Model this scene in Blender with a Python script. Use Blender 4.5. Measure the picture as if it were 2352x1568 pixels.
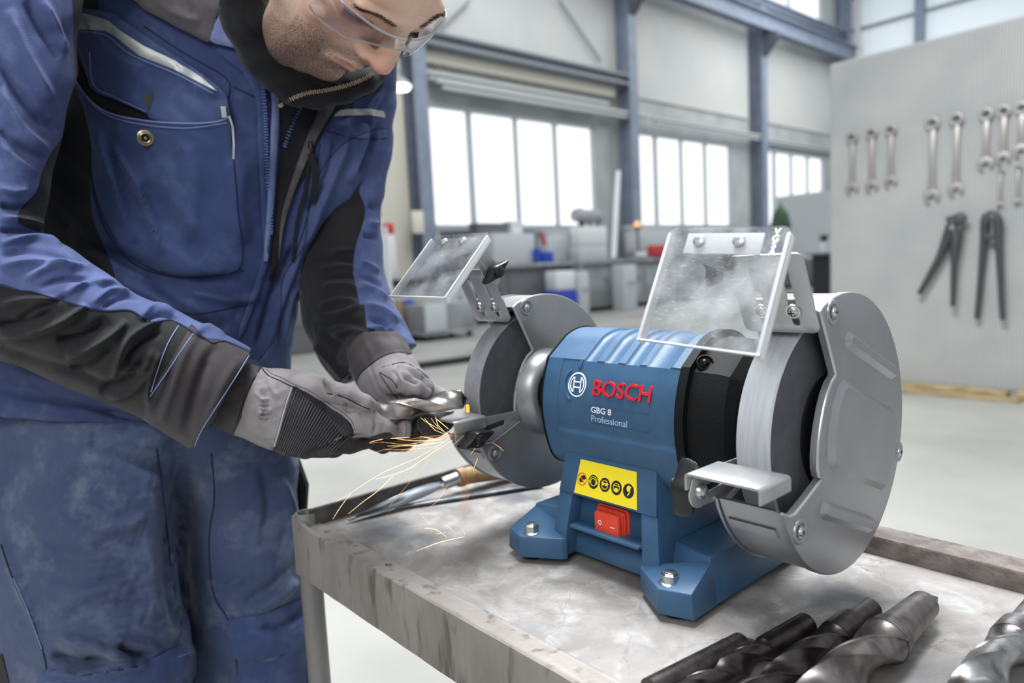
import bpy, bmesh, math, random
import numpy as np
from mathutils import Vector, Matrix
from mathutils.bvhtree import BVHTree
from mathutils.geometry import delaunay_2d_cdt

for o in list(bpy.data.objects):
    bpy.data.objects.remove(o, do_unlink=True)
SC = bpy.context.scene
COL = SC.collection
random.seed(7)
PI = math.pi

# ------------------------------------------------------------------ camera (solved from the photograph)
FPX = 1604.51
CAM = Vector((0.46625, -0.59606, 0.32207))
yaw, pitch, roll = 0.85284, -0.10386, -0.05038
FW = Vector((-math.sin(yaw)*math.cos(pitch), math.cos(yaw)*math.cos(pitch), math.sin(pitch)))
_r = FW.cross(Vector((0, 0, 1))).normalized()
_u = _r.cross(FW)
RT = _r*math.cos(roll) + _u*math.sin(roll)
UP = -_r*math.sin(roll) + _u*math.cos(roll)
cd = bpy.data.cameras.new('camera')
cam = bpy.data.objects.new('camera', cd)
COL.objects.link(cam)
cam.matrix_world = Matrix(((RT.x, UP.x, -FW.x, CAM.x), (RT.y, UP.y, -FW.y, CAM.y),
                           (RT.z, UP.z, -FW.z, CAM.z), (0, 0, 0, 1)))
cd.sensor_width = 36
cd.lens = FPX/2352*36
cd.clip_start = 0.05
cd.clip_end = 300
cd.dof.use_dof = True
cd.dof.focus_distance = 0.66
cd.dof.aperture_fstop = 4.2
SC.camera = cam

# ------------------------------------------------------------------ world, lights, exposure
world = bpy.data.worlds.new('overcast')
SC.world = world
world.use_nodes = True
wn = world.node_tree.nodes
wn['Background'].inputs[0].default_value = (0.90, 0.955, 1.0, 1)
wn['Background'].inputs[1].default_value = 0.54


def area(name, loc, target, sx, sy, power, col=(1, 1, 1)):
    l = bpy.data.lights.new(name, 'AREA')
    l.shape = 'RECTANGLE'
    l.size, l.size_y = sx, sy
    l.energy = power
    l.color = col
    o = bpy.data.objects.new(name, l)
    COL.objects.link(o)
    o.location = loc
    d = Vector(target) - Vector(loc)
    o.rotation_euler = d.to_track_quat('-Z', 'Y').to_euler()
    return o


area('rooflight_strip', (-1.0, .55, 4.6), (-.2, -.1, 0.2), 1.8, 3.2, 640, (0.97, 0.99, 1.0))
area('hall_fill', (-6.5, 8.0, 9.5), (-8.0, 9.0, 0), 4.0, 12.0, 760, (0.97, 0.99, 1.0))  # unseen fill lamp added to brighten the hall background
area('hall_fill_far', (-6.5, 22.0, 9.8), (-9.0, 22.0, 2), 4.0, 10.0, 900, (0.97, 0.99, 1.0))  # second added fill, for the far bays
area('front_fill', (1.7, -3.7, 2.8), (-0.3, 0, 0.2), 2.2, 2.2, 100, (1.0, 0.99, 0.97))  # added front fill from the camera side
SC.view_settings.view_transform = 'Standard'
SC.view_settings.look = 'None'
SC.view_settings.exposure = 0.0
SC.view_settings.gamma = 1.0
SC.view_settings.use_curve_mapping = False
SC.cycles.max_bounces = 8
SC.cycles.transparent_max_bounces = 12
SC.cycles.caustics_reflective = False
SC.cycles.caustics_refractive = False
SC.cycles.sample_clamp_indirect = 4.0


# ------------------------------------------------------------------ materials
def srgb(r, g, b):
    def c(x):
        x /= 255.0
        return x/12.92 if x <= 0.04045 else ((x+0.055)/1.055)**2.4
    return (c(r), c(g), c(b), 1)


MATS = {}


def mat(name, col, rough=0.5, metal=0.0, col2=None, scale=8.0, mix=(0.4, 0.62), bump=0.0, bscale=200.0,
        spec=0.5, coat=0.0, trans=0.0, alpha=1.0, emit=0.0, rough2=None, detail=6.0, stretch=None, ior=1.45,
        dist=0.002, sheen=0.0):
    """procedural Principled material: two-tone noise colour, noise bump"""
    m = bpy.data.materials.new(name)
    m.use_nodes = True
    nt = m.node_tree
    b = nt.nodes['Principled BSDF']
    b.inputs['Base Color'].default_value = col
    b.inputs['Roughness'].default_value = rough
    b.inputs['Metallic'].default_value = metal
    b.inputs['Specular IOR Level'].default_value = spec
    b.inputs['IOR'].default_value = ior
    b.inputs['Coat Weight'].default_value = coat
    b.inputs['Transmission Weight'].default_value = trans
    b.inputs['Alpha'].default_value = alpha
    b.inputs['Sheen Weight'].default_value = sheen
    tc = nt.nodes.new('ShaderNodeTexCoord')
    src = tc.outputs['Object']
    if stretch:
        mp = nt.nodes.new('ShaderNodeMapping')
        mp.inputs['Scale'].default_value = stretch
        nt.links.new(src, mp.inputs[0])
        src = mp.outputs[0]
    if col2 is not None or rough2 is not None:
        n = nt.nodes.new('ShaderNodeTexNoise')
        n.inputs['Scale'].default_value = scale
        n.inputs['Detail'].default_value = detail
        nt.links.new(src, n.inputs['Vector'])
        mr = nt.nodes.new('ShaderNodeMapRange')
        mr.inputs[1].default_value, mr.inputs[2].default_value = mix
        nt.links.new(n.outputs['Fac'], mr.inputs[0])
        if col2 is not None:
            mx = nt.nodes.new('ShaderNodeMix')
            mx.data_type = 'RGBA'
            mx.inputs[6].default_value = col
            mx.inputs[7].default_value = col2
            nt.links.new(mr.outputs[0], mx.inputs[0])
            nt.links.new(mx.outputs[2], b.inputs['Base Color'])
        if rough2 is not None:
            mm = nt.nodes.new('ShaderNodeMapRange')
            mm.inputs[3].default_value, mm.inputs[4].default_value = rough, rough2
            nt.links.new(mr.outputs[0], mm.inputs[0])
            nt.links.new(mm.outputs[0], b.inputs['Roughness'])
    if bump > 0:
        n2 = nt.nodes.new('ShaderNodeTexNoise')
        n2.inputs['Scale'].default_value = bscale
        n2.inputs['Detail'].default_value = 3
        nt.links.new(src, n2.inputs['Vector'])
        bp = nt.nodes.new('ShaderNodeBump')
        bp.inputs['Strength'].default_value = bump
        bp.inputs['Distance'].default_value = dist
        nt.links.new(n2.outputs['Fac'], bp.inputs['Height'])
        nt.links.new(bp.outputs[0], b.inputs['Normal'])
    if emit > 0:
        b.inputs['Emission Color'].default_value = col
        b.inputs['Emission Strength'].default_value = emit
    MATS[name] = m
    return m


M_blue = mat('blue_plastic', srgb(54, 87, 119), 0.42, spec=0.45, bump=0.25, bscale=900, dist=0.0006,
             col2=srgb(60, 94, 127), scale=30)
M_blackp = mat('black_cast', srgb(19, 20, 22), 0.62, spec=.2, bump=0.5, bscale=700, dist=0.0008)
M_knob = mat('black_knob', srgb(28, 29, 31), 0.35, bump=0.3, bscale=500, dist=0.0006)
M_guard = mat('grey_painted_steel', srgb(150, 153, 157), 0.33, metal=0.55, bump=0.12, bscale=900, dist=0.0005,
              col2=srgb(158, 160, 164), scale=20)
M_guard_in = mat('guard_inside', srgb(30, 31, 34), 0.7)
M_wheelR = mat('white_corundum_rim', srgb(196, 198, 204), 0.85, bump=0.5, bscale=900, dist=0.0006,
               col2=srgb(184, 187, 194), scale=60, stretch=(8, .6, .6))
M_wheelS = mat('wheel_side_shaded', srgb(78, 80, 86), 0.9, bump=0.5, bscale=900, dist=0.0006,  # dark grey lowered further for the shade inside the guard
               col2=srgb(86, 88, 94), scale=60)
M_wheelG = mat('grey_corundum', srgb(150, 152, 157), 0.85, bump=0.5, bscale=900, dist=0.0006,
               col2=srgb(136, 138, 144), scale=60)
M_chrome = mat('zinc_screw', srgb(200, 201, 203), 0.30, metal=1.0, bump=0.1, bscale=300)
M_plate = mat('grey_sheet', srgb(178, 180, 183), 0.36, metal=0.6, bump=0.1, bscale=600, dist=0.0005,
              col2=srgb(168, 170, 172), scale=40)
M_red = mat('red_letter', srgb(200, 34, 44), 0.4)
M_white = mat('white_print', srgb(236, 239, 243), 0.5)
M_lblue = mat('pale_blue_print', srgb(160, 190, 215), 0.5)
M_yellow = mat('yellow_label', srgb(250, 228, 40), 0.4)
M_ink = mat('black_print', srgb(38, 32, 36), 0.5)
M_orange = mat('orange_print', srgb(226, 120, 30), 0.5)
M_rocker = mat('red_rocker', srgb(232, 74, 50), 0.35, spec=0.5)
M_rubber = mat('black_rubber', srgb(18, 18, 19), 0.8)
M_screwdk = mat('black_screw', srgb(30, 30, 32), 0.3, metal=0.7)


# ------------------------------------------------------------------ object helpers
def tag(o, label=None, cat=None, group=None, kind=None):
    if label: o['label'] = label
    if cat: o['category'] = cat
    if group: o['group'] = group
    if kind: o['kind'] = kind
    return o


def empty(name, loc=(0, 0, 0), rz=0.0):
    o = bpy.data.objects.new(name, None)
    COL.objects.link(o)
    o.location = loc
    o.rotation_euler = (0, 0, rz)
    o.empty_display_size = 0.05
    return o


def link(name, me, m=None, parent=None, angle=35, smooth=True):
    if m is not None:
        for k in (m if isinstance(m, (list, tuple)) else [m]):
            me.materials.append(k)
    if smooth:
        me.shade_smooth()
        me.set_sharp_from_angle(angle=math.radians(angle))
    me.name = name
    o = bpy.data.objects.new(name, me)
    COL.objects.link(o)
    if parent is not None:
        o.parent = parent
    return o


def fin(name, bm, m=None, parent=None, bevel=0.0, seg=2, angle=35, bang=30, smooth=True):
    bmesh.ops.remove_doubles(bm, verts=bm.verts, dist=1e-6)
    bmesh.ops.recalc_face_normals(bm, faces=bm.faces)
    if bevel > 0:
        es = [e for e in bm.edges if len(e.link_faces) == 2 and e.calc_face_angle(0) > math.radians(bang)]
        if es:
            bmesh.ops.bevel(bm, geom=es, offset=bevel, segments=seg, profile=0.5, affect='EDGES', clamp_overlap=True)
    me = bpy.data.meshes.new(name)
    bm.to_mesh(me)
    bm.free()
    return link(name, me, m, parent, angle, smooth)


def pymesh(name, V, F, m=None, parent=None, angle=60, smooth=True):
    me = bpy.data.meshes.new(name)
    me.from_pydata([tuple(map(float, v)) for v in V], [], [tuple(int(i) for i in f) for f in F])
    me.update()
    return link(name, me, m, parent, angle, smooth)


def box(bm, c, s, R=None):
    c = Vector(c)
    vs = []
    for dx in (-.5, .5):
        for dy in (-.5, .5):
            for dz in (-.5, .5):
                v = Vector((dx*s[0], dy*s[1], dz*s[2]))
                if R is not None: v = R @ v
                vs.append(bm.verts.new(c+v))
    for f in ((0, 1, 3, 2), (4, 6, 7, 5), (0, 4, 5, 1), (2, 3, 7, 6), (0, 2, 6, 4), (1, 5, 7, 3)):
        bm.faces.new([vs[i] for i in f])
    return vs


def hexa(bm, lo, hi):
    """two quads of 4 points each -> closed block"""
    a = [bm.verts.new(p) for p in lo]
    b = [bm.verts.new(p) for p in hi]
    bm.faces.new(a[::-1]); bm.faces.new(b)
    n = len(a)
    for i in range(n):
        bm.faces.new((a[i], a[(i+1) % n], b[(i+1) % n], b[i]))


def plate(bm, outer, holes, a0, a1, fn):
    """flat plate with holes; fn(p, q, a) -> xyz"""
    vs, es = [], []
    for loop in [outer]+list(holes):
        k = len(vs)
        vs += [Vector(p) for p in loop]
        es += [(k+i, k+(i+1) % len(loop)) for i in range(len(loop))]
    v2, _, f2, *_ = delaunay_2d_cdt(vs, es, [], 1, 1e-7)

    def inp(x, y, q):
        c = False
        for i in range(len(q)):
            (x1, y1), (x2, y2) = q[i-1][:2], q[i][:2]
            if (y1 > y) != (y2 > y) and x < (x2-x1)*(y-y1)/(y2-y1)+x1: c = not c
        return c
    if holes:
        f2 = [f for f in f2 if not any(inp(sum(v2[i][0] for i in f)/len(f), sum(v2[i][1] for i in f)/len(f), h) for h in holes)]
    A = [bm.verts.new(fn(v[0], v[1], a0)) for v in v2]
    B = [bm.verts.new(fn(v[0], v[1], a1)) for v in v2]
    cnt = {}
    for f in f2:
        bm.faces.new([A[i] for i in f][::-1])
        bm.faces.new([B[i] for i in f])
        for i in range(len(f)):
            e = (f[i], f[(i+1) % len(f)])
            cnt[e] = 1
    for (i, j) in cnt:
        if (j, i) not in cnt:
            bm.faces.new((A[i], A[j], B[j], B[i]))


def frame(ax):
    ax = Vector(ax).normalized()
    t = Vector((0, 0, 1)) if abs(ax.z) < 0.9 else Vector((1, 0, 0))
    u = ax.cross(t).normalized()
    return ax, u, ax.cross(u)


def revolve(bm, prof, org, ax, seg=24, a0=0.0, a1=2*PI, u=None):
    """prof: list of (radius, distance along axis)"""
    ax = Vector(ax).normalized()
    if u is None:
        _, u, w = frame(ax)
    else:
        u = Vector(u); w = ax.cross(u)
    org = Vector(org)
    full = abs((a1-a0)-2*PI) < 1e-6
    n = seg if full else seg+1
    rows = []
    for r, t in prof:
        if r < 1e-7:
            rows.append([bm.verts.new(org+ax*t)])
        else:
            rows.append([bm.verts.new(org+ax*t+u*(r*math.cos(a0+(a1-a0)*i/seg))+w*(r*math.sin(a0+(a1-a0)*i/seg)))
                         for i in range(n)])
    for a, b in zip(rows, rows[1:]):
        m = seg
        for i in range(m):
            j = (i+1) % n
            if len(a) == 1 and len(b) == 1: continue
            if len(a) == 1: bm.faces.new((a[0], b[j], b[i]))
            elif len(b) == 1: bm.faces.new((a[i], a[j], b[0]))
            else: bm.faces.new((a[i], a[j], b[j], b[i]))
    return rows


def tube(bm, pts, r, seg=8, cap=True):
    pts = [Vector(p) for p in pts]
    n = len(pts)
    rad = r if isinstance(r, (list, tuple)) else [r]*n
    _, u, _ = frame(pts[1]-pts[0])
    rings = []
    for i, p in enumerate(pts):
        d = (pts[min(i+1, n-1)]-pts[max(i-1, 0)])
        if d.length < 1e-9: d = Vector((0, 0, 1))
        d.normalize()
        u = (u-d*u.dot(d))
        if u.length < 1e-6: _, u, _ = frame(d)
        u.normalize()
        w = d.cross(u)
        rings.append([bm.verts.new(p+u*(rad[i]*math.cos(2*PI*k/seg))+w*(rad[i]*math.sin(2*PI*k/seg))) for k in range(seg)])
    for a, b in zip(rings, rings[1:]):
        for k in range(seg):
            bm.faces.new((a[k], a[(k+1) % seg], b[(k+1) % seg], b[k]))
    if cap:
        bm.faces.new(rings[0][::-1]); bm.faces.new(rings[-1])


def rrect(cx, cy, w, h, r, n=5):
    out = []
    for sx, sy, a in ((1, 1, 0), (-1, 1, PI/2), (-1, -1, PI), (1, -1, 1.5*PI)):
        for i in range(n+1):
            t = a+PI/2*i/n
            out.append((cx+sx*(w/2-r)+r*math.cos(t), cy+sy*(h/2-r)+r*math.sin(t)))
    return out


def slot(ax_, ay, bx, by, r, n=8):
    a = math.atan2(by-ay, bx-ax_)
    out = []
    for i in range(n+1):
        t = a-PI/2+PI*i/n
        out.append((bx+r*math.cos(t), by+r*math.sin(t)))
    for i in range(n+1):
        t = a+PI/2+PI*i/n
        out.append((ax_+r*math.cos(t), ay+r*math.sin(t)))
    return out


def screw(name, p, ax, r, m, parent, washer=True, cross=True):
    """pan-head cross screw with a washer; p on the surface, ax outward"""
    bm = bmesh.new()
    pr = []
    if washer:
        pr += [(r*1.35, 0), (r*1.35, r*.28), (r*1.0, r*.3)]
    else:
        pr += [(r, 0)]
    for i in range(6):
        t = i/5*PI/2
        pr.append((max(r*math.cos(t), 0.0 if i == 5 else 1e-5), r*.3+r*.62*math.sin(t)))
    revolve(bm, pr, p, ax, 16)
    o = fin(name, bm, m, parent)
    if cross:
        b2 = bmesh.new()
        a, u, w = frame(ax)
        R = Matrix((u, w, a)).transposed()
        c = Vector(p)+a*(r*.88)
        box(b2, c, (r*1.05, r*.2, r*.16), R)
        box(b2, c, (r*.2, r*1.05, r*.16), R)
        fin('cross_recess', b2, M_screwdk, parent)
    return o
# ================================================================== HALL
def at_plane(u, v, ax, val):
    """point of the hall seen at photo coordinate (u, v) on the plane x/y/z = val (survey of the photograph)"""
    d = FW+RT*((u-1176)/FPX)-UP*((v-784)/FPX)
    i = 'xyz'.index(ax)
    return CAM+d*((val-CAM[i])/d[i])


FL = -.85
M_floor = mat('polished_concrete', srgb(164, 163, 158), .45, col2=srgb(138, 138, 134), scale=.9, mix=(.35, .7), detail=7, rough2=.6)
M_wall = mat('grey_cladding', srgb(186, 190, 190), .7, col2=srgb(166, 171, 173), scale=.8)
M_wall2 = mat('upper_cladding', srgb(206, 207, 203), .75, col2=srgb(196, 198, 198), scale=.5)
M_cream = mat('cream_paint', srgb(224, 220, 206), .7)
M_steelb = mat('blue_grey_steelwork', srgb(138, 148, 166), .55, col2=srgb(126, 136, 154), scale=3)
M_steelg = mat('grey_steelwork', srgb(138, 144, 152), .55)
M_steeld = mat('dark_steelwork', srgb(88, 94, 106), .6)
M_frame = mat('window_frame_paint', srgb(170, 178, 182), .5)
M_tray = mat('pale_trunking', srgb(196, 198, 196), .5)


def sky_mat(name, strength, col):
    m = bpy.data.materials.new(name); m.use_nodes = True
    nt = m.node_tree; nt.nodes.remove(nt.nodes['Principled BSDF'])
    e = nt.nodes.new('ShaderNodeEmission'); e.inputs[0].default_value = col; e.inputs[1].default_value = strength
    g = nt.nodes.new('ShaderNodeBsdfGlossy'); g.inputs[1].default_value = .2
    mx = nt.nodes.new('ShaderNodeMixShader'); mx.inputs[0].default_value = .06
    nt.links.new(e.outputs[0], mx.inputs[1]); nt.links.new(g.outputs[0], mx.inputs[2]); nt.links.new(mx.outputs[0], nt.nodes['Material Output'].inputs[0])
    return m


M_pane = sky_mat('daylit_pane', 1.45, (.97, .985, 1, 1))
M_clad = mat('translucent_cladding', srgb(222, 232, 238), .4, emit=.28)


def struct(name, bm, m, parent=None, **k):
    o = fin(name, bm, m, parent, smooth=False, **k)
    if parent is None: o['kind'] = 'structure'
    return o


bm = bmesh.new(); box(bm, (-8, 12, FL-.05), (34, 46, .1)); struct('floor', bm, M_floor)
# window wall
XW = -12.5
wins = [('window_1', 8.46, 14.0, 1.33, 4.0, (9.76, 11.20, 12.56)), ('window_2', 15.56, 20.82, 1.36, 4.03, (16.77, 18.07, 19.37)),
        ('window_3', 22.62, 27.62, 1.38, 4.06, (23.8, 25.05, 26.35)), ('window_4', 22.60, 27.47, 9.08, 11.2, (25.0,)), ('window_5', 1.6, 6.9, 1.33, 4.0, (2.9, 4.2, 5.5))]
bm = bmesh.new()
holes = [[(a, c), (b, c), (b, d), (a, d)] for _, a, b, c, d, _m in wins]
plate(bm, [(-9, FL), (29.6, FL), (29.6, 11.8), (-9, 11.8)], holes, XW-.25, XW, lambda p, q, a: (a, p, q))
wl = struct('wall_left', bm, M_wall)
for (a, b) in ((1.4, 7.9), (8.3, 15.0), (15.5, 21.9), (22.5, 28.6)):
    bm = bmesh.new(); box(bm, (XW+.03, (a+b)/2, 6.35), (.05, b-a, 2.7)); fin('cladding_panel', bm, M_wall2, wl, smooth=False)
for nm, a, b, c, d, mus in wins:
    bm = bmesh.new()
    for (y, z, sy, sz) in ((a, (c+d)/2, .10, d-c), (b, (c+d)/2, .10, d-c), ((a+b)/2, c, b-a+.1, .10), ((a+b)/2, d, b-a+.1, .10)):
        box(bm, (XW-.02, y, z), (.12, sy, sz))
    w = struct(nm, bm, M_frame)
    ed = [a]+list(mus)+[b]
    for y0, y1 in zip(ed, ed[1:]):
        bm = bmesh.new(); box(bm, (XW-.12, (y0+y1)/2, (c+d)/2), (.02, y1-y0-.02, d-c-.06)); fin('pane', bm, M_pane, w, smooth=False)
    for y in mus:
        bm = bmesh.new(); box(bm, (XW-.04, y, (c+d)/2), (.10, .09 if y > mus[0] else .12, d-c)); fin('mullion', bm, M_frame, w, smooth=False)
    if c < 2:
        bm = bmesh.new(); box(bm, (XW+.06, (a+b)/2, c-.09), (.22, b-a+.3, .07)); fin('window_sill', bm, M_steelg, w, smooth=False)
# columns: rolled sections with corbels for the crane beam
for i, y in enumerate((1.2, 8.12, 15.2, 22.25, 28.95)):
    bm = bmesh.new()
    hgt = 8.6 if i in (2, 3) else 11.6
    z0 = (FL+hgt)/2; hh = hgt-FL
    box(bm, (XW+.48, y, z0), (.04, .34, hh)); box(bm, (XW+.10, y, z0), (.04, .34, hh)); box(bm, (XW+.29, y, z0), (.34, .05, hh))
    o = struct('trim_%d' % (i+1), bm, M_steelb)
    if i in (2, 3):
        bm = bmesh.new()
        hexa(bm, [(XW+.5, y-.16, 7.7), (XW+.5, y+.16, 7.7), (XW+.5, y+.16, 7.0), (XW+.5, y-.16, 7.0)],
             [(XW+1.0, y-.16, 7.7), (XW+1.0, y+.16, 7.7), (XW+1.0, y+.16, 7.55), (XW+1.0, y-.16, 7.55)])
        fin('corbel', bm, M_steeld, o, smooth=False)
    bm = bmesh.new()
    box(bm, (XW+.46, y+.22, .2), (.06, .05, 2.0)); fin('conduit', bm, M_tray, o, smooth=False)
# crane runway and wall beams
def hbeam(name, y0, y1, x, z0, z1, m, w=.3):
    bm = bmesh.new(); yc = (y0+y1)/2; L_ = y1-y0
    box(bm, (x, yc, z1-.03), (w, L_, .06)); box(bm, (x, yc, z0+.03), (w, L_, .06)); box(bm, (x, yc, (z0+z1)/2), (.05, L_, z1-z0))
    return struct(name, bm, m)


hbeam('trim_11', -9, 29.3, XW+.65, 7.75, 8.35, M_steelb, .34)
hbeam('trim_12', -9, 29.3, XW+.25, 8.75, 9.02, M_steelb, .3)
hbeam('trim_13', 8.2, 15.1, XW+.32, 5.14, 5.42, M_steelg, .34)
hbeam('trim_14', -9, 8.0, XW+.32, 5.14, 5.42, M_steelg, .34)
bm = bmesh.new(); box(bm, (XW+.10, 11.6, 4.98), (.14, 6.4, .24)); struct('trim_15', bm, M_cream)
bm = bmesh.new(); box(bm, (XW+.06, 7.55, 2.0), (.10, .72, 5.7)); struct('trim_16', bm, M_cream)
# strip luminaire trunking below the beam
for k, (y0, y1, z, x) in enumerate(((8.6, 16.0, 4.42, -12.15), (8.35, 14.4, 4.62, -12.30), (16.1, 22.6, 4.40, -12.15), (22.9, 28.4, 4.40, -12.41))):
    root = tag(empty('strip_light', (x, y0, z)), ['long pale strip light trunking under the beam over the first big window', 'shorter pale cable tray just above the long strip light',
        'pale strip light trunking over the middle window', 'pale strip light trunking over the far window'][k], 'strip light', 'strip lights along the window wall')
    bm = bmesh.new(); box(bm, (0, (y1-y0)/2, 0), (.16, y1-y0, .07)); fin('trunking', bm, M_tray, root, smooth=False)
    bm = bmesh.new(); box(bm, (.02, (y1-y0)/2, -.12), (.10, y1-y0-.3, .08)); fin('reflector', bm, M_frame, root, smooth=False)
    for q in (0.2, .5, .8):
        bm = bmesh.new(); tube(bm, [(0, (y1-y0)*q, .02), (0, (y1-y0)*q+.02, .12 if k != 0 else .05)], .012, 6); fin('hanger', bm, M_steelg, root)
# wind-bracing rods on the upper wall
for k, (a, b) in enumerate((((1284, 0), (1380, 140)), ((1080, 0), (990, 86)), ((1000, 150), (1045, 200)))):
    p, q = at_plane(*a, 'x', XW+.16), at_plane(*b, 'x', XW+.16)
    bm = bmesh.new(); tube(bm, [p, q], .03, 8); o = fin('trim_%d' % (20+k), bm, M_steelg); o['kind'] = 'structure'

# far wall with translucent cladding
YB = 29.6
bm = bmesh.new(); box(bm, (-3.5, YB+.1, 5.4), (18.4, .2, 12.8)); struct('wall_back', bm, M_clad)
bm = bmesh.new(); box(bm, (-3.5, YB-.02, 2.6), (18.4, .1, 6.9)); struct('trim_30', bm, M_wall)
for k, (x, w) in enumerate(((-9.62, .30), (-5.2, .3), (-.8, .3))):
    bm = bmesh.new(); box(bm, (x, YB-.22, 5.3), (w, .3, 12.3)); struct('trim_%d' % (31+k), bm, M_steelb)
for k, z in enumerate((7.9, 9.15, 10.4)):
    bm = bmesh.new(); box(bm, (-3.5, YB-.12, z), (18.4, .12, .10)); struct('trim_%d' % (35+k), bm, M_steelg)
bm = bmesh.new(); tube(bm, [(XW+.75, 29.0, 7.4), (XW+.75, 29.0, 11.2)], .11, 12); o = fin('trim_40', bm, M_tray); o['kind'] = 'structure'

# ------------------------------------------------------------------ perforated tool board
M_board = mat('perforated_board', srgb(190, 191, 189), .6, metal=.05, col2=srgb(172, 175, 175), scale=1.6, mix=(.4, .7))
nt = M_board.node_tree; b = nt.nodes['Principled BSDF']; old = b.inputs['Base Color'].links[0].from_socket
tc = nt.nodes.new('ShaderNodeTexCoord'); sx = nt.nodes.new('ShaderNodeSeparateXYZ'); nt.links.new(tc.outputs['Object'], sx.inputs[0])
terms = []
for ax in ('X', 'Z'):
    mm = nt.nodes.new('ShaderNodeMath'); mm.operation = 'PINGPONG'; mm.inputs[1].default_value = .010
    nt.links.new(sx.outputs[ax], mm.inputs[0])
    pw = nt.nodes.new('ShaderNodeMath'); pw.operation = 'POWER'; pw.inputs[1].default_value = 2; nt.links.new(mm.outputs[0], pw.inputs[0]); terms.append(pw)
ad = nt.nodes.new('ShaderNodeMath'); ad.operation = 'ADD'; nt.links.new(terms[0].outputs[0], ad.inputs[0]); nt.links.new(terms[1].outputs[0], ad.inputs[1])
lt = nt.nodes.new('ShaderNodeMath'); lt.operation = 'LESS_THAN'; lt.inputs[1].default_value = .0056**2; nt.links.new(ad.outputs[0], lt.inputs[0])
mu = nt.nodes.new('ShaderNodeMath'); mu.operation = 'MULTIPLY'; mu.inputs[1].default_value = .9; nt.links.new(lt.outputs[0], mu.inputs[0])
mx = nt.nodes.new('ShaderNodeMix'); mx.data_type = 'RGBA'; nt.links.new(mu.outputs[0], mx.inputs[0]); nt.links.new(old, mx.inputs[6]); mx.inputs[7].default_value = srgb(112, 115, 117)
nt.links.new(mx.outputs[2], b.inputs['Base Color'])
M_wrench = mat('satin_wrench', srgb(172, 168, 166), .4, metal=.6)
M_pliers = mat('dark_pliers', srgb(78, 80, 84), .5, metal=.4)
M_batten = mat('pale_timber', srgb(178, 160, 122), .7, col2=srgb(140, 120, 88), scale=6, stretch=(1, 5, 5))
BY = 5.9
pb = tag(empty('tool_board', (-1.4, BY, FL)), 'tall grey perforated steel board with tools hung on it, standing on the floor', 'pegboard')
bm = bmesh.new(); box(bm, (.29, .02, (2.0+.835)/2+.015), (2.70, .04, 2.835)); fin('perforated_panel', bm, M_board, pb, bevel=.02, smooth=False)
for x in (-.9, .5, 1.5):
    bm = bmesh.new(); box(bm, (x, .42, .03), (.08, .84, .06)); fin('foot', bm, M_steelg, pb, smooth=False)
for k, (x, ln, y) in enumerate(((-.55, 1.2, -.24), (.75, 1.3, -.20))):
    pl = empty('timber_batten', (-1.4+x+.35, BY+y, FL))
    tag(pl, ['long pale timber batten on the floor under the tool board', 'second timber batten right of the first under the tool board'][k], 'batten', 'battens on the floor')
    bm = bmesh.new(); box(bm, (0, 0, .03), (ln, .12, .06)); fin('plank', bm, M_batten, pl, bevel=.004)
    bm = bmesh.new(); box(bm, (.1, -.112, .012), (ln, .10, .024)); fin('plank', bm, M_batten, pl, bevel=.003)


def wrench(x, z1, z0, w, label, k):
    """combination wrench hung by its ring: z1 ring centre, z0 jaw centre"""
    root = tag(empty('combination_wrench', (x, BY-.03, z1)), label, 'wrench', 'wrenches on the tool board')
    L_ = z1-z0
    bm = bmesh.new()
    ro, ri = w*.98, w*.58
    out = [(ro*math.cos(2*PI*i/24), ro*math.sin(2*PI*i/24)) for i in range(24)]
    inn = [(ri*math.cos(2*PI*i/12), ri*math.sin(2*PI*i/12)) for i in range(12)]
    plate(bm, out, [inn], -.012, .008, lambda p, q, a: (p, a, q)); fin('ring', bm, M_wrench, root, bevel=.002)
    bm = bmesh.new()
    hexa(bm, [(-w*.42, -.006, -ro*.85), (w*.42, -.006, -ro*.85), (w*.36, -.006, -L_/2), (w*.50, -.006, -L_+w*.7), (-w*.50, -.006, -L_+w*.7), (-w*.36, -.006, -L_/2)],
         [(-w*.42, .005, -ro*.85), (w*.42, .005, -ro*.85), (w*.36, .005, -L_/2), (w*.50, .005, -L_+w*.7), (-w*.50, .005, -L_+w*.7), (-w*.36, .005, -L_/2)])
    fin('shaft', bm, M_wrench, root, bevel=.002)
    bm = bmesh.new()
    r = w*1.08; out = []
    tilt = math.radians(-75)
    for i in range(21):
        t = tilt+math.radians(38)+math.radians(284)*i/20
        out.append((r*math.cos(t), -L_+r*math.sin(t)))
    dx, dz = math.cos(tilt), math.sin(tilt)
    px, pz = -dz, dx
    out += [(dx*w*.75-px*w*.46, -L_+dz*w*.75-pz*w*.46), (-dx*w*.15-px*w*.46, -L_-dz*w*.15-pz*w*.46), (-dx*w*.15+px*w*.46, -L_-dz*w*.15+pz*w*.46), (dx*w*.75+px*w*.46, -L_+dz*w*.75+pz*w*.46)]
    plate(bm, out, [], -.010, .006, lambda p, q, a: (p, a, q)); fin('open_jaw', bm, M_wrench, root, bevel=.002)
    bm = bmesh.new(); tube(bm, [(0, -.02, ri*.6), (0, .028, ri*.6)], .006, 6); fin('hook', bm, M_steeld, root)


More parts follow.
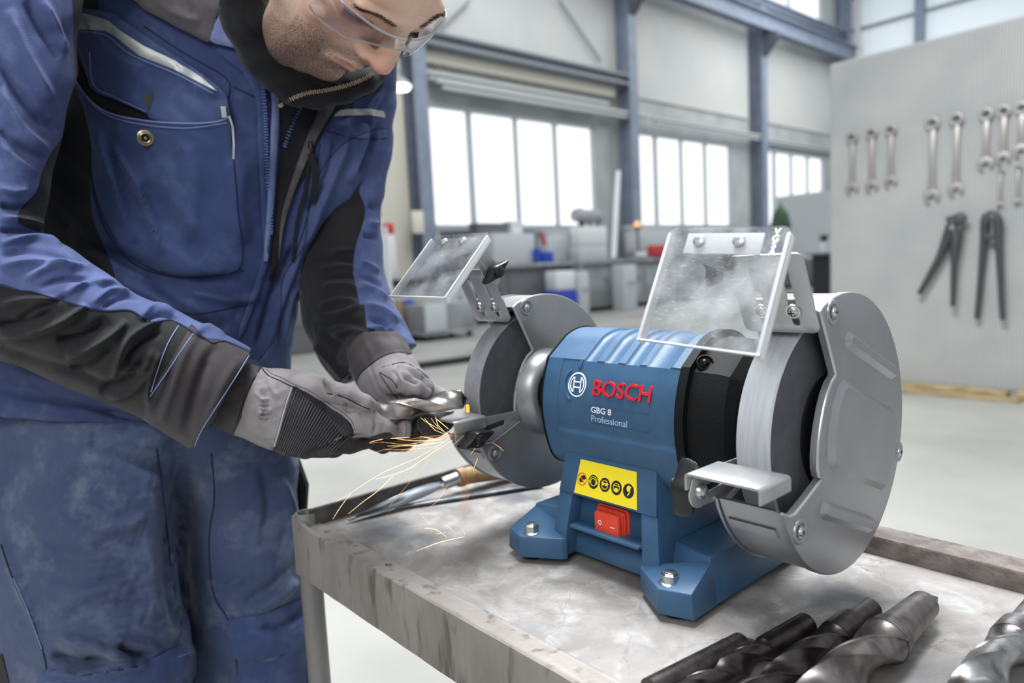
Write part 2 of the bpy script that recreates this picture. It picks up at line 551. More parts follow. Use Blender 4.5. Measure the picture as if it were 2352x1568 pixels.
WR = [(-2.250, 1.315, .875, 'leftmost wrench of the left group of three on the board', .050), (-2.085, 1.325, .875, 'middle wrench of the left group of three on the board', .050),
      (-1.930, 1.325, .895, 'right wrench of the left group of three on the board', .048), (-1.612, 1.320, .735, 'longest wrench, left of the middle pair on the board', .054),
      (-1.438, 1.322, .772, 'right wrench of the middle pair on the board', .050), (-1.237, 1.320, .945, 'first wrench of the right group on the board', .050),
      (-1.122, 1.322, .972, 'second wrench of the right group on the board', .046), (-1.008, 1.322, 1.01, 'third wrench of the right group, cut by the picture edge', .046)]
for k, (x, z1, z0, lb, w) in enumerate(WR): wrench(x, z1, z0, w, lb, k)
for k, (x, z1) in enumerate(((-1.135, .88), (-1.02, .89))):
    wrench(x, z1, z1-.26, .022, ['small wrench hanging under the right group, the left one', 'small wrench hanging under the right group, the right one'][k], k)
# water-pump pliers
root = tag(empty('water_pump_pliers', (-1.43, BY-.062, .52)), 'open dark water pump pliers hanging on the tool board', 'pliers')
bm = bmesh.new(); tube(bm, [(.03, -.01, .03), (-.02, -.01, -.05), (-.10, -.01, -.28), (-.25, -.01, -.58)], [.034, .046, .028, .020], 10); fin('handle', bm, M_pliers, root)
bm = bmesh.new(); tube(bm, [(-.02, -.03, .02), (.02, -.03, -.12), (.01, -.03, -.35), (.005, -.03, -.68)], [.030, .044, .024, .018], 10); fin('handle', bm, M_pliers, root)
bm = bmesh.new(); hexa(bm, [(-.06, -.05, .03), (.06, -.05, .07), (.10, -.05, .02), (.02, -.05, -.06)], [(-.06, -.01, .03), (.06, -.01, .07), (.10, -.01, .02), (.02, -.01, -.06)]); fin('jaw', bm, M_pliers, root, bevel=.006)
bm = bmesh.new(); hexa(bm, [(-.02, -.05, -.05), (.03, -.05, -.01), (.075, -.05, -.06), (.03, -.05, -.14)], [(-.02, -.01, -.05), (.03, -.01, -.01), (.075, -.01, -.06), (.03, -.01, -.14)]); fin('jaw', bm, M_pliers, root, bevel=.006)
bm = bmesh.new(); revolve(bm, [(.016, 0), (.016, .02), (0, .022)], (0, -.05, -.05), (0, -1, 0), 14); fin('rivet', bm, M_wrench, root)
# bolt cutter / pincers
root = tag(empty('bolt_cutter', (-1.175, BY-.048, .50)), 'dark long-handled bolt cutter hanging on the tool board right of the pliers', 'bolt cutter')
for s in (1, -1):
    bm = bmesh.new(); tube(bm, [(s*.045, -.01*(2+s), .0), (s*.050, -.01*(2+s), -.14), (s*.060, -.01*(2+s), -.30), (s*.088, -.01*(2+s), -.76)], [.034, .028, .024, .019], 10); fin('handle', bm, M_pliers, root)
    bm = bmesh.new(); hexa(bm, [(s*.005, -.05, .085), (s*.055, -.05, .06), (s*.072, -.05, .01), (s*.05, -.05, -.06), (s*.012, -.05, .0)], [(s*.005, -.01, .085), (s*.055, -.01, .06), (s*.072, -.01, .01), (s*.05, -.01, -.06), (s*.012, -.01, .0)]); fin('jaw', bm, M_pliers, root, bevel=.006)
bm = bmesh.new(); box(bm, (0, -.04, -.12), (.10, .02, .05)); fin('pivot_plate', bm, M_pliers, root, bevel=.004)

# ------------------------------------------------------------------ benches and clutter along the window wall
M_g1 = mat('pale_grey_paint', srgb(190, 196, 200), .6); M_g2 = mat('mid_grey_paint', srgb(160, 164, 168), .6, col2=srgb(140, 144, 150), scale=2)
M_g3 = mat('dark_grey_paint', srgb(104, 106, 110), .6); M_w = mat('off_white_paint', srgb(222, 225, 228), .6)
M_bl = mat('strong_blue_plastic', srgb(46, 66, 170), .5); M_rd = mat('red_paint', srgb(190, 60, 60), .5); M_gn = mat('dark_green_leaf', srgb(60, 84, 62), .7)
M_br = mat('brown_board', srgb(150, 124, 100), .7); M_lamp = mat('lit_lamp', (1, .93, .78, 1), .5, emit=3.0); M_or = mat('orange_lamp', (1, .42, .2, 1), .5, emit=1.2)
M_blk = mat('black_steel', srgb(40, 41, 46), .5)


def cabinet(name, cat, label, x0, x1, y0, y1, z1, m, topm, doors, group=None, z0=FL):
    root = tag(empty(name, ((x0+x1)/2, (y0+y1)/2, z0)), label, cat, group)
    X, Y, Z = (x1-x0), (y1-y0), z1-z0
    bm = bmesh.new(); box(bm, (-.04, 0, (Z-.12)/2+.06), (X-.14, Y-.06, Z-.2)); fin('body', bm, m, root, bevel=.01)
    bm = bmesh.new(); box(bm, (0, 0, Z-.04), (X, Y, .08)); fin('worktop', bm, topm, root, bevel=.008)
    for sx_ in (-1, 1):
        for sy_ in (-1, 1):
            bm = bmesh.new(); box(bm, (sx_*(X/2-.05), sy_*(Y/2-.05), (Z-.08)/2), (.07, .07, Z-.08)); fin('leg', bm, m, root)
    for k in range(doors):
        yy = -Y/2+Y*(k+.5)/doors
        bm = bmesh.new(); box(bm, (X/2-.10, yy, Z*.47), (.03, Y/doors-.12, Z*.70)); d_ = fin('door', bm, m, root, bevel=.006)
        bm = bmesh.new(); box(bm, (X/2-.075, yy+Y/doors*.3, Z*.6), (.02, .03, .14)); fin('door_handle', bm, M_g3, d_)
    return root


cabinet('work_cabinet', 'workbench', 'long grey workbench under the first big window, left part', -12.1, -11.1, 8.5, 11.6, .42, M_g3, M_g2, 3, 'benches under the windows')
cabinet('work_cabinet', 'workbench', 'long grey workbench under the first big window, right part', -12.1, -11.1, 11.8, 15.6, .42, M_g2, M_g2, 3, 'benches under the windows')
cabinet('work_cabinet', 'workbench', 'grey-green workbench under the middle window', -12.1, -11.2, 15.9, 19.2, .46, M_g2, M_g3, 3, 'benches under the windows')
cabinet('work_cabinet', 'workbench', 'grey workbench under the far window', -12.1, -11.2, 19.6, 26.5, .48, M_g3, M_g2, 5, 'benches under the windows')
cabinet('work_cabinet', 'workbench', 'low bench with a black top, seen left of the left eye shield', -11.6, -10.3, 4.9, 7.9, .22, M_g1, M_blk, 2)


OCC = []


def block(name, cat, label, u0, v0, u1, v1, x, m, dep=.5, group=None, detail='lid', zb=None):
    """box-like thing whose front corners were surveyed at the photo coordinates, at depth plane x"""
    a, b = at_plane(u0, v1, 'x', x), at_plane(u1, v0, 'x', x)
    y0, y1 = min(a.y, b.y), max(a.y, b.y); z0, z1 = min(a.z, b.z), max(a.z, b.z)
    if zb is not None: z0 = zb
    root = tag(empty(name, (x-dep/2, (y0+y1)/2, z0)), label, cat, group)
    W_, Z = y1-y0, z1-z0
    OCC.append((y0-.06, y1+.06))
    bm = bmesh.new(); box(bm, (0, 0, Z/2), (dep, W_, Z)); fin('body', bm, m, root, bevel=min(.03, Z*.12, W_*.12))
    if detail == 'lid':
        bm = bmesh.new(); box(bm, (0, 0, Z*.96), (dep*1.05, W_*1.05, Z*.10)); fin('lid', bm, m, root, bevel=.01)
    elif detail == 'handle':
        bm = bmesh.new(); tube(bm, [(dep/2+.01, -W_*.25, Z*.6), (dep/2+.06, -W_*.25, Z*.6), (dep/2+.06, W_*.25, Z*.6), (dep/2+.01, W_*.25, Z*.6)], .015, 6); fin('handle', bm, M_g3, root)
    return root


BL = [('storage_box', 'box', 'dark low box on the bench under the left pane of the first window', 1098, 513, 1166, 542, -11.75, M_g3, .3, 'lid', .42),
      ('machine_housing', 'machine', 'wide pale grey machine housing in the middle of the long bench', 1134, 535, 1228, 592, -11.22, M_g1, .36, None, .42),
      ('storage_box', 'box', 'pale tall box right behind the red clamp', 1176, 508, 1200, 545, -11.75, M_w, .3, 'lid', .42),
      ('storage_box', 'box', 'pale grey box right of the red clamp', 1258, 528, 1308, 585, -11.62, M_g1, .4, 'lid', .42),
      ('storage_box', 'box', 'white box standing on another box next to the column', 1334, 520, 1394, 560, -11.2, M_w, .36, None, .80),
      ('storage_box', 'box', 'pale box under the white box next to the column', 1332, 563, 1396, 586, -11.18, M_g1, .38, None, .42),
      ('parts_tray', 'tray', 'blue parts tray on the bench edge, left one', 1231, 570, 1243, 588, -11.11, M_bl, .10, None, .42),
      ('parts_tray', 'tray', 'blue parts tray on the bench edge, right one', 1248, 577, 1272, 588, -11.11, M_bl, .10, None, .42),
      ('storage_box', 'box', 'wide pale box under the left panes of the middle window', 1452, 519, 1545, 556, -11.75, M_g1, .28, 'lid', .46),
      ('storage_box', 'box', 'red box half hidden behind the right eye shield', 1496, 562, 1530, 578, -11.25, M_rd, .15, None, .46),
      ('storage_box', 'box', 'white round-edged box lying right of the column', 1462, 578, 1486, 590, -11.22, M_w, .2, 'lid', .46),
      ('crate', 'crate', 'white crate standing under the long bench', 1280, 620, 1320, 668, -10.55, M_w, .38, None, -.22),
      ('crate', 'crate', 'blue crate under the bench below the white crate', 1276, 666, 1326, 712, -10.5, M_bl, .45, None, FL),
      ('cabinet', 'cabinet', 'narrow pale cabinet right of the white crate', 1332, 622, 1352, 690, -10.5, M_g1, .4, 'handle', FL),
      ('cabinet', 'cabinet', 'pale narrow cabinet below the column', 1436, 606, 1462, 700, -10.6, M_g1, .4, 'handle', FL),
      ('storage_box', 'box', 'white box with a red top left of the first window', 872, 538, 908, 596, -10.5, M_w, .4, None, .22),
      ('storage_box', 'box', 'small red box on the white box left of the first window', 880, 512, 905, 531, -10.55, M_rd, .3, None, .99),
      ('panel_stack', 'board', 'brown boards leaning below the left eye shield', 896, 688, 926, 770, -10.0, M_br, .2, None, FL),
      ('panel_stack', 'board', 'dark blue panel leaning beside the brown boards', 931, 688, 951, 752, -10.05, M_bl, .1, None, FL),
      ('panel_stack', 'board', 'brown panel right of the blue panel', 960, 690, 974, 762, -10.1, M_br, .15, None, FL),
      ('notice', 'notice', 'pale paper notice on the first column', 948, 484, 972, 536, -11.98, M_cream, .02, None, None),
      ('low_cabinet', 'cabinet', 'dark grey low cabinet behind the trousers and the sleeve', 560, 690, 780, 792, -9.9, M_g3, .6, 'handle', FL)]
for (nm, ct, lb, u0, v0, u1, v1, x, m, dep, det, zb) in BL:
    block(nm, ct, lb, u0, v0, u1, v1, x, m, dep, None, det, zb)
# wheeled bin
a = at_plane(984, 765, 'x', -9.3); b = at_plane(1104, 690, 'x', -9.3)
root = tag(empty('wheeled_bin', (-9.75, (a.y+b.y)/2, FL)), 'grey wheeled bin below the left eye shield', 'bin')
W_ = b.y-a.y; zb = a.z-FL; zt = b.z-FL
bm = bmesh.new(); hexa(bm, [(-.35, -W_/2, zt), (.35, -W_/2, zt), (.35, W_/2, zt), (-.35, W_/2, zt)], [(-.3, -W_*.46, zb), (.3, -W_*.46, zb), (.3, W_*.46, zb), (-.3, W_*.46, zb)]); fin('tub', bm, M_g2, root, bevel=.02)
bm = bmesh.new(); box(bm, (.36, -W_*.30, (zb+zt)/2), (.04, W_*.38, (zt-zb)*.98)); fin('front_plate', bm, M_g1, root, bevel=.01)
bm = bmesh.new(); box(bm, (0, 0, zb-.03), (.7, W_, .06)); fin('chassis', bm, M_g2, root, bevel=.01)
for sx_ in (-1, 1):
    for sy_ in (-1, 1):
        bm = bmesh.new(); rr = (zb-.06)/2
        revolve(bm, [(0, -.03), (rr, -.03), (rr, .03), (0, .03)], (sx_*.28, sy_*W_*.36, rr), (1, 0, 0), 16); fin('caster', bm, M_blk, root)
# red clamp
root = tag(empty('clamp', (-11.3, 10.3, .42)), 'red and black screw clamp standing on the long bench', 'clamp')
p = [at_plane(u, v, 'x', -11.3)-Vector((-11.3, 10.3, .42)) for (u, v) in ((1228, 560), (1232, 538), (1240, 534), (1247, 548), (1250, 562))]
bm = bmesh.new(); tube(bm, p[2:], .05, 8); fin('screw_arm', bm, M_rd, root)
bm = bmesh.new(); tube(bm, [p[0], (p[0].x, p[0].y, .0)], .05, 8); fin('clamp_foot', bm, M_g3, root)
bm = bmesh.new(); tube(bm, p[:3], .05, 8); fin('frame', bm, M_g3, root)
# bench drill press
p0_ = at_plane(1345, 530, 'x', -11.75)
root = tag(empty('bench_drill_press', p0_), 'grey drill press with a dark green column guard in front of the window corner', 'drill press')
q = lambda u, v: at_plane(u, v, 'x', -11.75)-p0_
bm = bmesh.new(); tube(bm, [q(1360, 590), q(1358, 492)], .12, 10); fin('column', bm, M_g1, root)
bm = bmesh.new(); tube(bm, [q(1320, 494), q(1372, 500)], [.16, .2], 10); fin('head', bm, M_g2, root)
bm = bmesh.new(); tube(bm, [q(1330, 492), q(1334, 482)], .10, 8); fin('motor', bm, M_g3, root)
bm = bmesh.new(); tube(bm, [q(1336, 506), q(1336, 532)], .09, 8); fin('chuck_guard', bm, M_gn, root)
# leaning pale bar, column-side rail
root = tag(empty('leaning_bar', at_plane(1406, 592, 'x', -11.3)), 'white flat bar leaning against the second column', 'bar')
q0 = at_plane(1406, 592, 'x', -11.3); q1 = at_plane(1418, 392, 'x', -12.0)
bm = bmesh.new(); hexa(bm, [Vector((0, -.06, 0)), Vector((0, .10, 0)), Vector((.05, .10, 0)), Vector((.05, -.06, 0))], [q1-q0+Vector((0, -.06, 0)), q1-q0+Vector((0, .08, 0)), q1-q0+Vector((.05, .08, 0)), q1-q0+Vector((.05, -.06, 0))]); fin('bar_body', bm, M_w, root)
# white easel legs left
root = tag(empty('trestle', (-9.8, 4.9, FL)), 'white trestle legs beside the box with a red top', 'trestle')
for (u0, v0, u1, v1) in ((858, 500, 876, 596), (872, 500, 856, 600), (884, 520, 893, 598)):
    a = at_plane(u0, v0, 'x', -9.8); b = at_plane(u1, v1, 'x', -9.8); b.z = FL+.045; O_ = Vector((-9.8, 4.9, FL))
    bm = bmesh.new(); tube(bm, [a-O_, b-O_], .045, 6); fin('leg', bm, M_w, root)
# small lamp
p = at_plane(921, 200, 'x', -11.8)
root = tag(empty('hall_lamp', p), 'small lit lamp left of the first column', 'lamp')
bm = bmesh.new(); revolve(bm, [(0, -.09), (.16, -.06), (.20, 0), (.12, .07), (0, .09)], (0, 0, 0), (0, 0, 1), 20); fin('bulb', bm, M_lamp, root)
bm = bmesh.new(); revolve(bm, [(.23, .02), (.12, .14), (.03, .20), (.03, .3)], (0, 0, 0), (0, 0, 1), 20); fin('shade', bm, M_frame, root)
bm = bmesh.new(); tube(bm, [(0, 0, .3), (-.1, 0, .36), (-.7, 0, .30)], .03, 8); fin('wall_arm', bm, M_frame, root)
p = at_plane(1464, 515, 'x', -11.6)
root = tag(empty('signal_lamp', p), 'small orange lamp on the sill of the middle window', 'lamp')
bm = bmesh.new(); revolve(bm, [(0, -.08), (.08, -.05), (.08, .04), (0, .09)], (0, 0, 0), (0, 0, 1), 14); fin('lamp_globe', bm, M_or, root)
bm = bmesh.new(); revolve(bm, [(.09, -.14), (.09, -.06), (0, -.06)], (0, 0, 0), (0, 0, 1), 14); fin('lamp_base', bm, M_g3, root)
bm = bmesh.new(); tube(bm, [(0, 0, -.1), (0, 0, .46-p.z)], .03, 8); fin('lamp_post', bm, M_g3, root)
# white sheet leaning by the far window, bottle and plant
a = at_plane(1788, 592, 'x', -9.5); b = at_plane(1908, 448, 'x', -9.5)
root = tag(empty('leaning_sheet', (-9.5, a.y, a.z)), 'large pale sheet standing in front of the far window', 'sheet')
c3 = [at_plane(1786, 452, 'x', -9.5), at_plane(1912, 436, 'x', -8.4), at_plane(1912, 596, 'x', -8.4), at_plane(1788, 592, 'x', -9.5)]
bm = bmesh.new(); O_ = Vector((-9.5, a.y, a.z)); hexa(bm, [p-O_ for p in c3], [p-O_+Vector((-.08, .08, 0)) for p in c3]); fin('sheet_face', bm, M_g1, root)
bm = bmesh.new(); tube(bm, [c3[3]-O_, Vector((0, 0, FL-a.z))], .04, 8); fin('sheet_stand', bm, M_g3, root)
p = at_plane(1793, 518, 'x', -9.0)
root = tag(empty('hanging_coat', p), 'dark green rounded cover at the left edge of the pale sheet', 'cover')
bm = bmesh.new(); revolve(bm, [(0, -.55), (.22, -.5), (.26, -.2), (.20, .1), (.08, .28), (0, .32)], (0, 0, .2), (0, 0, 1), 18); fin('cover_body', bm, M_gn, root)
bm = bmesh.new(); revolve(bm, [(.03, .30), (.03, .42), (0, .42)], (0, 0, .2), (0, 0, 1), 8); fin('cover_knob', bm, M_g3, root)
bm = bmesh.new(); tube(bm, [(0, 0, -.3), (0, 0, FL-p.z)], .03, 8); fin('stand_pole', bm, M_g3, root)
p = at_plane(1893, 580, 'x', -6.0)
st = tag(empty('plant_stand', (p.x, p.y, FL)), 'dark stand carrying the small potted plant', 'stand')
bm = bmesh.new(); box(bm, (0, 0, p.z-FL-.02), (.5, .5, .04)); fin('stand_top', bm, M_g3, st)
bm = bmesh.new(); box(bm, (0, 0, (p.z-FL-.04)/2), (.34, .34, p.z-FL-.04)); fin('stand_body', bm, M_blk, st)
root = tag(empty('potted_plant', p), 'small green plant in a white pot at the left edge of the tool board', 'plant')
bm = bmesh.new(); revolve(bm, [(0, 0), (.07, 0), (.09, .22), (.08, .22), (.07, .18), (0, .18)], (0, 0, 0), (0, 0, 1), 20); fin('pot', bm, M_w, root)
rnd = random.Random(3)
for k in range(16):
    t = rnd.uniform(0, 2*PI); e = rnd.uniform(.3, 1.3); l = rnd.uniform(.12, .26)
    d = Vector((math.cos(t)*math.cos(e), math.sin(t)*math.cos(e), math.sin(e)))
    s_ = d.cross(Vector((0, 0, 1))).normalized()*.035
    o_ = Vector((0, 0, .20)); bm = bmesh.new()
    hexa(bm, [o_, o_+d*l*.5+s_, o_+d*l, o_+d*l*.5-s_], [o_+Vector((0, 0, .006)), o_+d*l*.5+s_+Vector((0, 0, .006)), o_+d*l+Vector((0, 0, .006)), o_+d*l*.5-s_+Vector((0, 0, .006))])
    fin('leaf', bm, M_gn, root)
# long steel channel and ledge on the floor
for k, (u0, v0, u1, v1, w, m, lb) in enumerate(((960, 846, 1200, 812, .05, M_blk, 'dark steel rail lying on the floor behind the left wheel'),
                                               (655, 806, 800, 778, .10, M_tray, 'pale steel profile on the floor behind the left sleeve'))):
    a = at_plane(u0, v0, 'z', FL); b = at_plane(u1, v1, 'z', FL); d = (b-a); n_ = Vector((-d.y, d.x, 0)).normalized()*w
    root = tag(empty('floor_rail', a), lb, 'rail')
    bm = bmesh.new(); hexa(bm, [n_*-1, d-n_, d+n_, n_], [p+Vector((0, 0, .07)) for p in (n_*-1, d-n_, d+n_, n_)]); fin('rail_web', bm, m, root)
    bm = bmesh.new(); hexa(bm, [n_*-1.8, d-n_*1.8, d+n_*1.8, n_*1.8], [p+Vector((0, 0, .02)) for p in (n_*-1.8, d-n_*1.8, d+n_*1.8, n_*1.8)]); fin('rail_foot', bm, m, root)

# small clutter along the benches, too blurred to tell apart
rnd = random.Random(21)
OCC += [(13.4, 14.5), (10.0, 10.7), (11.55, 11.85), (15.5, 16.1), (19.1, 19.7)]
kinds = ['canister', 'case', 'handled tool']
cols = [('pale grey', M_g1), ('mid grey', M_g2), ('dark grey', M_g3), ('white', M_w), ('black', M_blk), ('red', M_rd), ('blue', M_bl)]
used_ = set()
for k in range(60):
    y = 8.7+k*.29
    far = y > 15.7
    if any(a0 < y+.16 and y-.16 < b0 for a0, b0 in OCC) or (far and k % 2): continue
    ci = (k*5) % 7; m = cols[ci][1]; key = (ci, k % 3, far)
    if key in used_: continue
    used_.add(key)
    x = -11.7; zb = (.42 if y < 15.7 else (.46 if y < 19.3 else .48))
    o = tag(empty('workshop_item', (x, y, zb)), 'small blurred %s %s on the %s' % (cols[ci][0], kinds[k % 3], 'first long bench' if not far else 'benches further back'), 'item', 'clutter on the benches')
    w, h, d = rnd.uniform(.08, .26), rnd.uniform(.08, .42), rnd.uniform(.08, .2)
    if k % 3 == 0:
        bm = bmesh.new(); revolve(bm, [(0, 0), (w*.4, 0), (w*.4, h*.7), (w*.2, h*.85), (w*.2, h), (0, h)], (0, 0, 0), (0, 0, 1), 14); fin('canister', bm, m, o)
    elif k % 3 == 1:
        bm = bmesh.new(); box(bm, (0, 0, h/2), (d, w, h)); fin('case', bm, m, o, bevel=.015)
        bm = bmesh.new(); box(bm, (0, 0, h+.02), (d*.4, w*.5, .04)); fin('grip', bm, M_g3, o, bevel=.01)
    else:
        bm = bmesh.new(); tube(bm, [(0, -w/2, .03), (0, 0, h*.5+.04), (0, w/2, h*.3+.03)], [.03, .05, .03], 8); fin('body', bm, m, o)
        bm = bmesh.new(); box(bm, (0, 0, .02), (d, w, .04)); fin('foot', bm, M_g3, o, bevel=.008)
# bench vice at the bench corner
v0 = Vector((-11.25, 13.9, .42))
root = tag(empty('bench_vice', v0), 'grey bench vice on the corner of the first long bench', 'vice')
bm = bmesh.new(); hexa(bm, [(-.15, -.12, 0), (.12, -.12, 0), (.12, .12, 0), (-.15, .12, 0)], [(-.10, -.07, .14), (.06, -.07, .14), (.06, .07, .14), (-.10, .07, .14)]); fin('vice_base', bm, M_g3, root, bevel=.01)
bm = bmesh.new(); box(bm, (-.02, -.05, .21), (.22, .08, .16)); fin('fixed_jaw', bm, M_g2, root, bevel=.02)
bm = bmesh.new(); box(bm, (-.02, .08, .21), (.20, .08, .16)); fin('sliding_jaw', bm, M_g2, root, bevel=.02)
bm = bmesh.new(); tube(bm, [(-.02, .0, .18), (-.02, .26, .18)], .02, 8); fin('vice_screw', bm, M_g1, root)
# ================================================================== BENCH GRINDER
H = 0.1686
grinder = tag(empty('bench_grinder'), 'blue and grey double-wheel bench grinder bolted on the steel workbench', 'bench grinder')

front_prof = [(-.030, .0985), (-.0480, .1030), (-.0580, .1120), (-.0640, .1260), (-.0685, .1430), (-.0712, .1600), (-.0712, .1770),
              (-.0688, .1920), (-.0645, .2070), (-.0580, .2225)]
C2 = (-.0300, .2430)


def front_y(z):
    for a, b in zip(front_prof[1:], front_prof[2:]):
        if a[1] <= z <= b[1]:
            return a[0]+(b[0]-a[0])*(z-a[1])/(b[1]-a[1])
    return front_prof[-1][0] if z > .2 else front_prof[1][0]


def shell_profile():
    P = []   # (y,z,zone) zone 0 front, 1 top
    fp = front_prof
    for i in range(len(fp)-1):
        p0 = fp[max(i-1, 0)]; p1 = fp[i]; p2 = fp[i+1]; p3 = fp[min(i+2, len(fp)-1)]
        n = 9 if i > 0 else 3
        for k in range(n):
            t = k/n
            q = [0.5*((2*p1[j])+(-p0[j]+p2[j])*t+(2*p0[j]-5*p1[j]+4*p2[j]-p3[j])*t*t+(-p0[j]+3*p1[j]-3*p2[j]+p3[j])*t**3) for j in (0, 1)]
            P.append((q[0], q[1], 0))
    c1 = fp[-1]
    for k in range(6):
        t = k/6
        P.append((c1[0]+(C2[0]-c1[0])*t, c1[1]+(C2[1]-c1[1])*t, 1))
    for k in range(9):
        y = C2[0]+(-C2[0])*k/8
        P.append((y, C2[1]+.0075*(1-(y/C2[0])**2), 1))
    return P+[(-y, z, w) for (y, z, w) in P[::-1][1:]]


def shell_depth(x, y, z, w):
    d = 0.0
    if w == 1:
        for a, b in ((-.0350, -.0165), (-.0075, .0115), (.0205, .0390), (.0465, .0760)):
            if a < x < b:
                t = (x-a)/(b-a)
                d -= .0034*math.sin(PI*t**0.75)**0.8
        if x < -.062: d += .0
    elif y < 0:
        if x > -.0650:
            d -= .0007
            if z < .1500:
                d += .0034*min(1, (.1500-z)/.0042)
    return d


def make_shell():
    prof = shell_profile()
    xs = sorted(set([-.088+.176*i/150 for i in range(151)]+[-.0652, -.0648]))
    cz = H
    V, F = [], []
    n = len(prof)
    nor = []
    for i in range(n):
        a = prof[max(i-1, 0)]; b = prof[min(i+1, n-1)]
        t = Vector((b[0]-a[0], b[1]-a[1])).normalized()
        nor.append((-t.y, t.x))
    for x in xs:
        for i, (y, z, w) in enumerate(prof):
            d = shell_depth(x, y, z, w)
            ny, nz = nor[i]
            V.append((x, y+ny*d, z+nz*d))
    for i in range(len(xs)-1):
        for k in range(n-1):
            a = i*n+k
            F.append((a, a+n, a+n+1, a+1))
    k0 = len(V)
    F.append(tuple(range(n))[::-1])
    F.append(tuple((len(xs)-1)*n+i for i in range(n)))
    for i in range(len(xs)-1):
        F.append((i*n, i*n+n-1, (i+1)*n+n-1, (i+1)*n))
    return V, F


V, F = make_shell()
shell = pymesh('motor_housing', V, F, M_blue, grinder, angle=25)
tag(shell, 'blue fluted motor housing')


def text_on(s, x0, z0, width, m, name, parent, off=0.0002, thick=0.0006, bold=0.0, yfn=None, height=None, center=False):
    cu = bpy.data.curves.new(name, 'FONT')
    cu.body = s
    cu.size = 1.0
    cu.extrude = 0.02
    cu.offset = bold
    cu.resolution_u = 4
    ob = bpy.data.objects.new(name, cu)
    COL.objects.link(ob)
    me = bpy.data.meshes.new_from_object(ob)
    bpy.data.objects.remove(ob, do_unlink=True)
    xs = [v.co.x for v in me.vertices]; ys = [v.co.y for v in me.vertices]
    k = width/(max(xs)-min(xs))
    ky = k if height is None else height/(max(ys)-min(ys))
    x_min, y_min = min(xs), min(ys)
    for v in me.vertices:
        x = x0+(v.co.x-x_min)*k
        z = z0+(v.co.y-y_min)*ky
        t = off+(thick if v.co.z > 0 else -0.0006)
        v.co = (x, (yfn or front_y)(z)-t, z)
    return link(name, me, m, parent, smooth=False)


dy = lambda z: front_y(z)+.0007
text_on('BOSCH', -.0150, .1885, .0735, M_red, 'maker_lettering', shell, thick=.0016, bold=0.012, yfn=dy, height=.0158)
# model plate: thin recessed frame line + words
bm = bmesh.new()
for (a, b, c, d) in ((-.0185, .1782, .0568, .1786), (-.0185, .1592, .0568, .1596), (-.0187, .1592, -.0183, .1786), (.0564, .1592, .0568, .1786)):
    hexa(bm, [(a, dy(b)-.0001, b), (c, dy(b)-.0001, b), (c, dy(d)-.0001, d), (a, dy(d)-.0001, d)],
         [(a, dy(b)-.0005, b), (c, dy(b)-.0005, b), (c, dy(d)-.0005, d), (a, dy(d)-.0005, d)])
fin('model_plate', bm, M_blue, shell)
text_on('GBG 8', -.0165, .1705, .0270, M_white, 'model_lettering', shell, thick=.0004, bold=0.012, yfn=dy, height=.0063)
text_on('Professional', -.0165, .1612, .0470, M_lblue, 'model_lettering', shell, thick=.0004, yfn=dy, height=.0068)


def strip_on(bm, pts, w, yfn, t0=-.0004, t1=.0005):
    """flat ribbon along (x,z) points lying on the housing front"""
    n = len(pts)
    L = []
    for i, p in enumerate(pts):
        a = pts[max(i-1, 0)]; b = pts[min(i+1, n-1)]
        d = Vector((b[0]-a[0], b[1]-a[1])).normalized()
        nx, nz = -d.y*w/2, d.x*w/2
        L.append([(p[0]+nx, yfn(p[1]+nz)-t0, p[1]+nz), (p[0]-nx, yfn(p[1]-nz)-t0, p[1]-nz),
                  (p[0]-nx, yfn(p[1]-nz)-t1, p[1]-nz), (p[0]+nx, yfn(p[1]+nz)-t1, p[1]+nz)])
    R = [[bm.verts.new(q) for q in r] for r in L]
    for a, b in zip(R, R[1:]):
        for k in range(4):
            bm.faces.new((a[k], a[(k+1) % 4], b[(k+1) % 4], b[k]))
    bm.faces.new(R[0]); bm.faces.new(R[-1][::-1])


def arc(cx, cz, r, a0, a1, n=24):
    return [(cx+r*math.cos(math.radians(a0+(a1-a0)*i/n)), cz+r*math.sin(math.radians(a0+(a1-a0)*i/n))) for i in range(n+1)]


bm = bmesh.new()
ex, ez = -.0386, .1970
strip_on(bm, arc(ex, ez, .0120, 0, 360, 40), .0014, dy)
strip_on(bm, arc(ex, ez, .0092, 125, 235, 14), .0011, dy)
strip_on(bm, arc(ex, ez, .0092, -55, 55, 14), .0011, dy)
strip_on(bm, [(ex-.0048, ez-.0078), (ex-.0048, ez+.0078)], .0014, dy)
strip_on(bm, [(ex+.0048, ez-.0078), (ex+.0048, ez+.0078)], .0014, dy)
strip_on(bm, [(ex-.0048, ez+.0028), (ex+.0048, ez+.0028)], .0013, dy)
strip_on(bm, [(ex-.0048, ez-.0028), (ex+.0048, ez-.0028)], .0013, dy)
fin('round_emblem', bm, M_white, shell, smooth=False)
bm = bmesh.new()
strip_on(bm, arc(ex, ez, .0185, 128, 246, 18), .0034, dy, -.0006, .0016)
strip_on(bm, [(-.0385, .2135), (-.0385, .2215)], .0040, dy, -.0006, .0016)
strip_on(bm, [(-.064, .1548), (-.0415, .1548)], .0024, dy, -.0006, .0009)
fin('embossed_rib', bm, M_blue, shell, bevel=.0004)

# black end caps (same profile, tapering to the shaft)
prof0 = [(y, z) for (y, z, w) in shell_profile()]


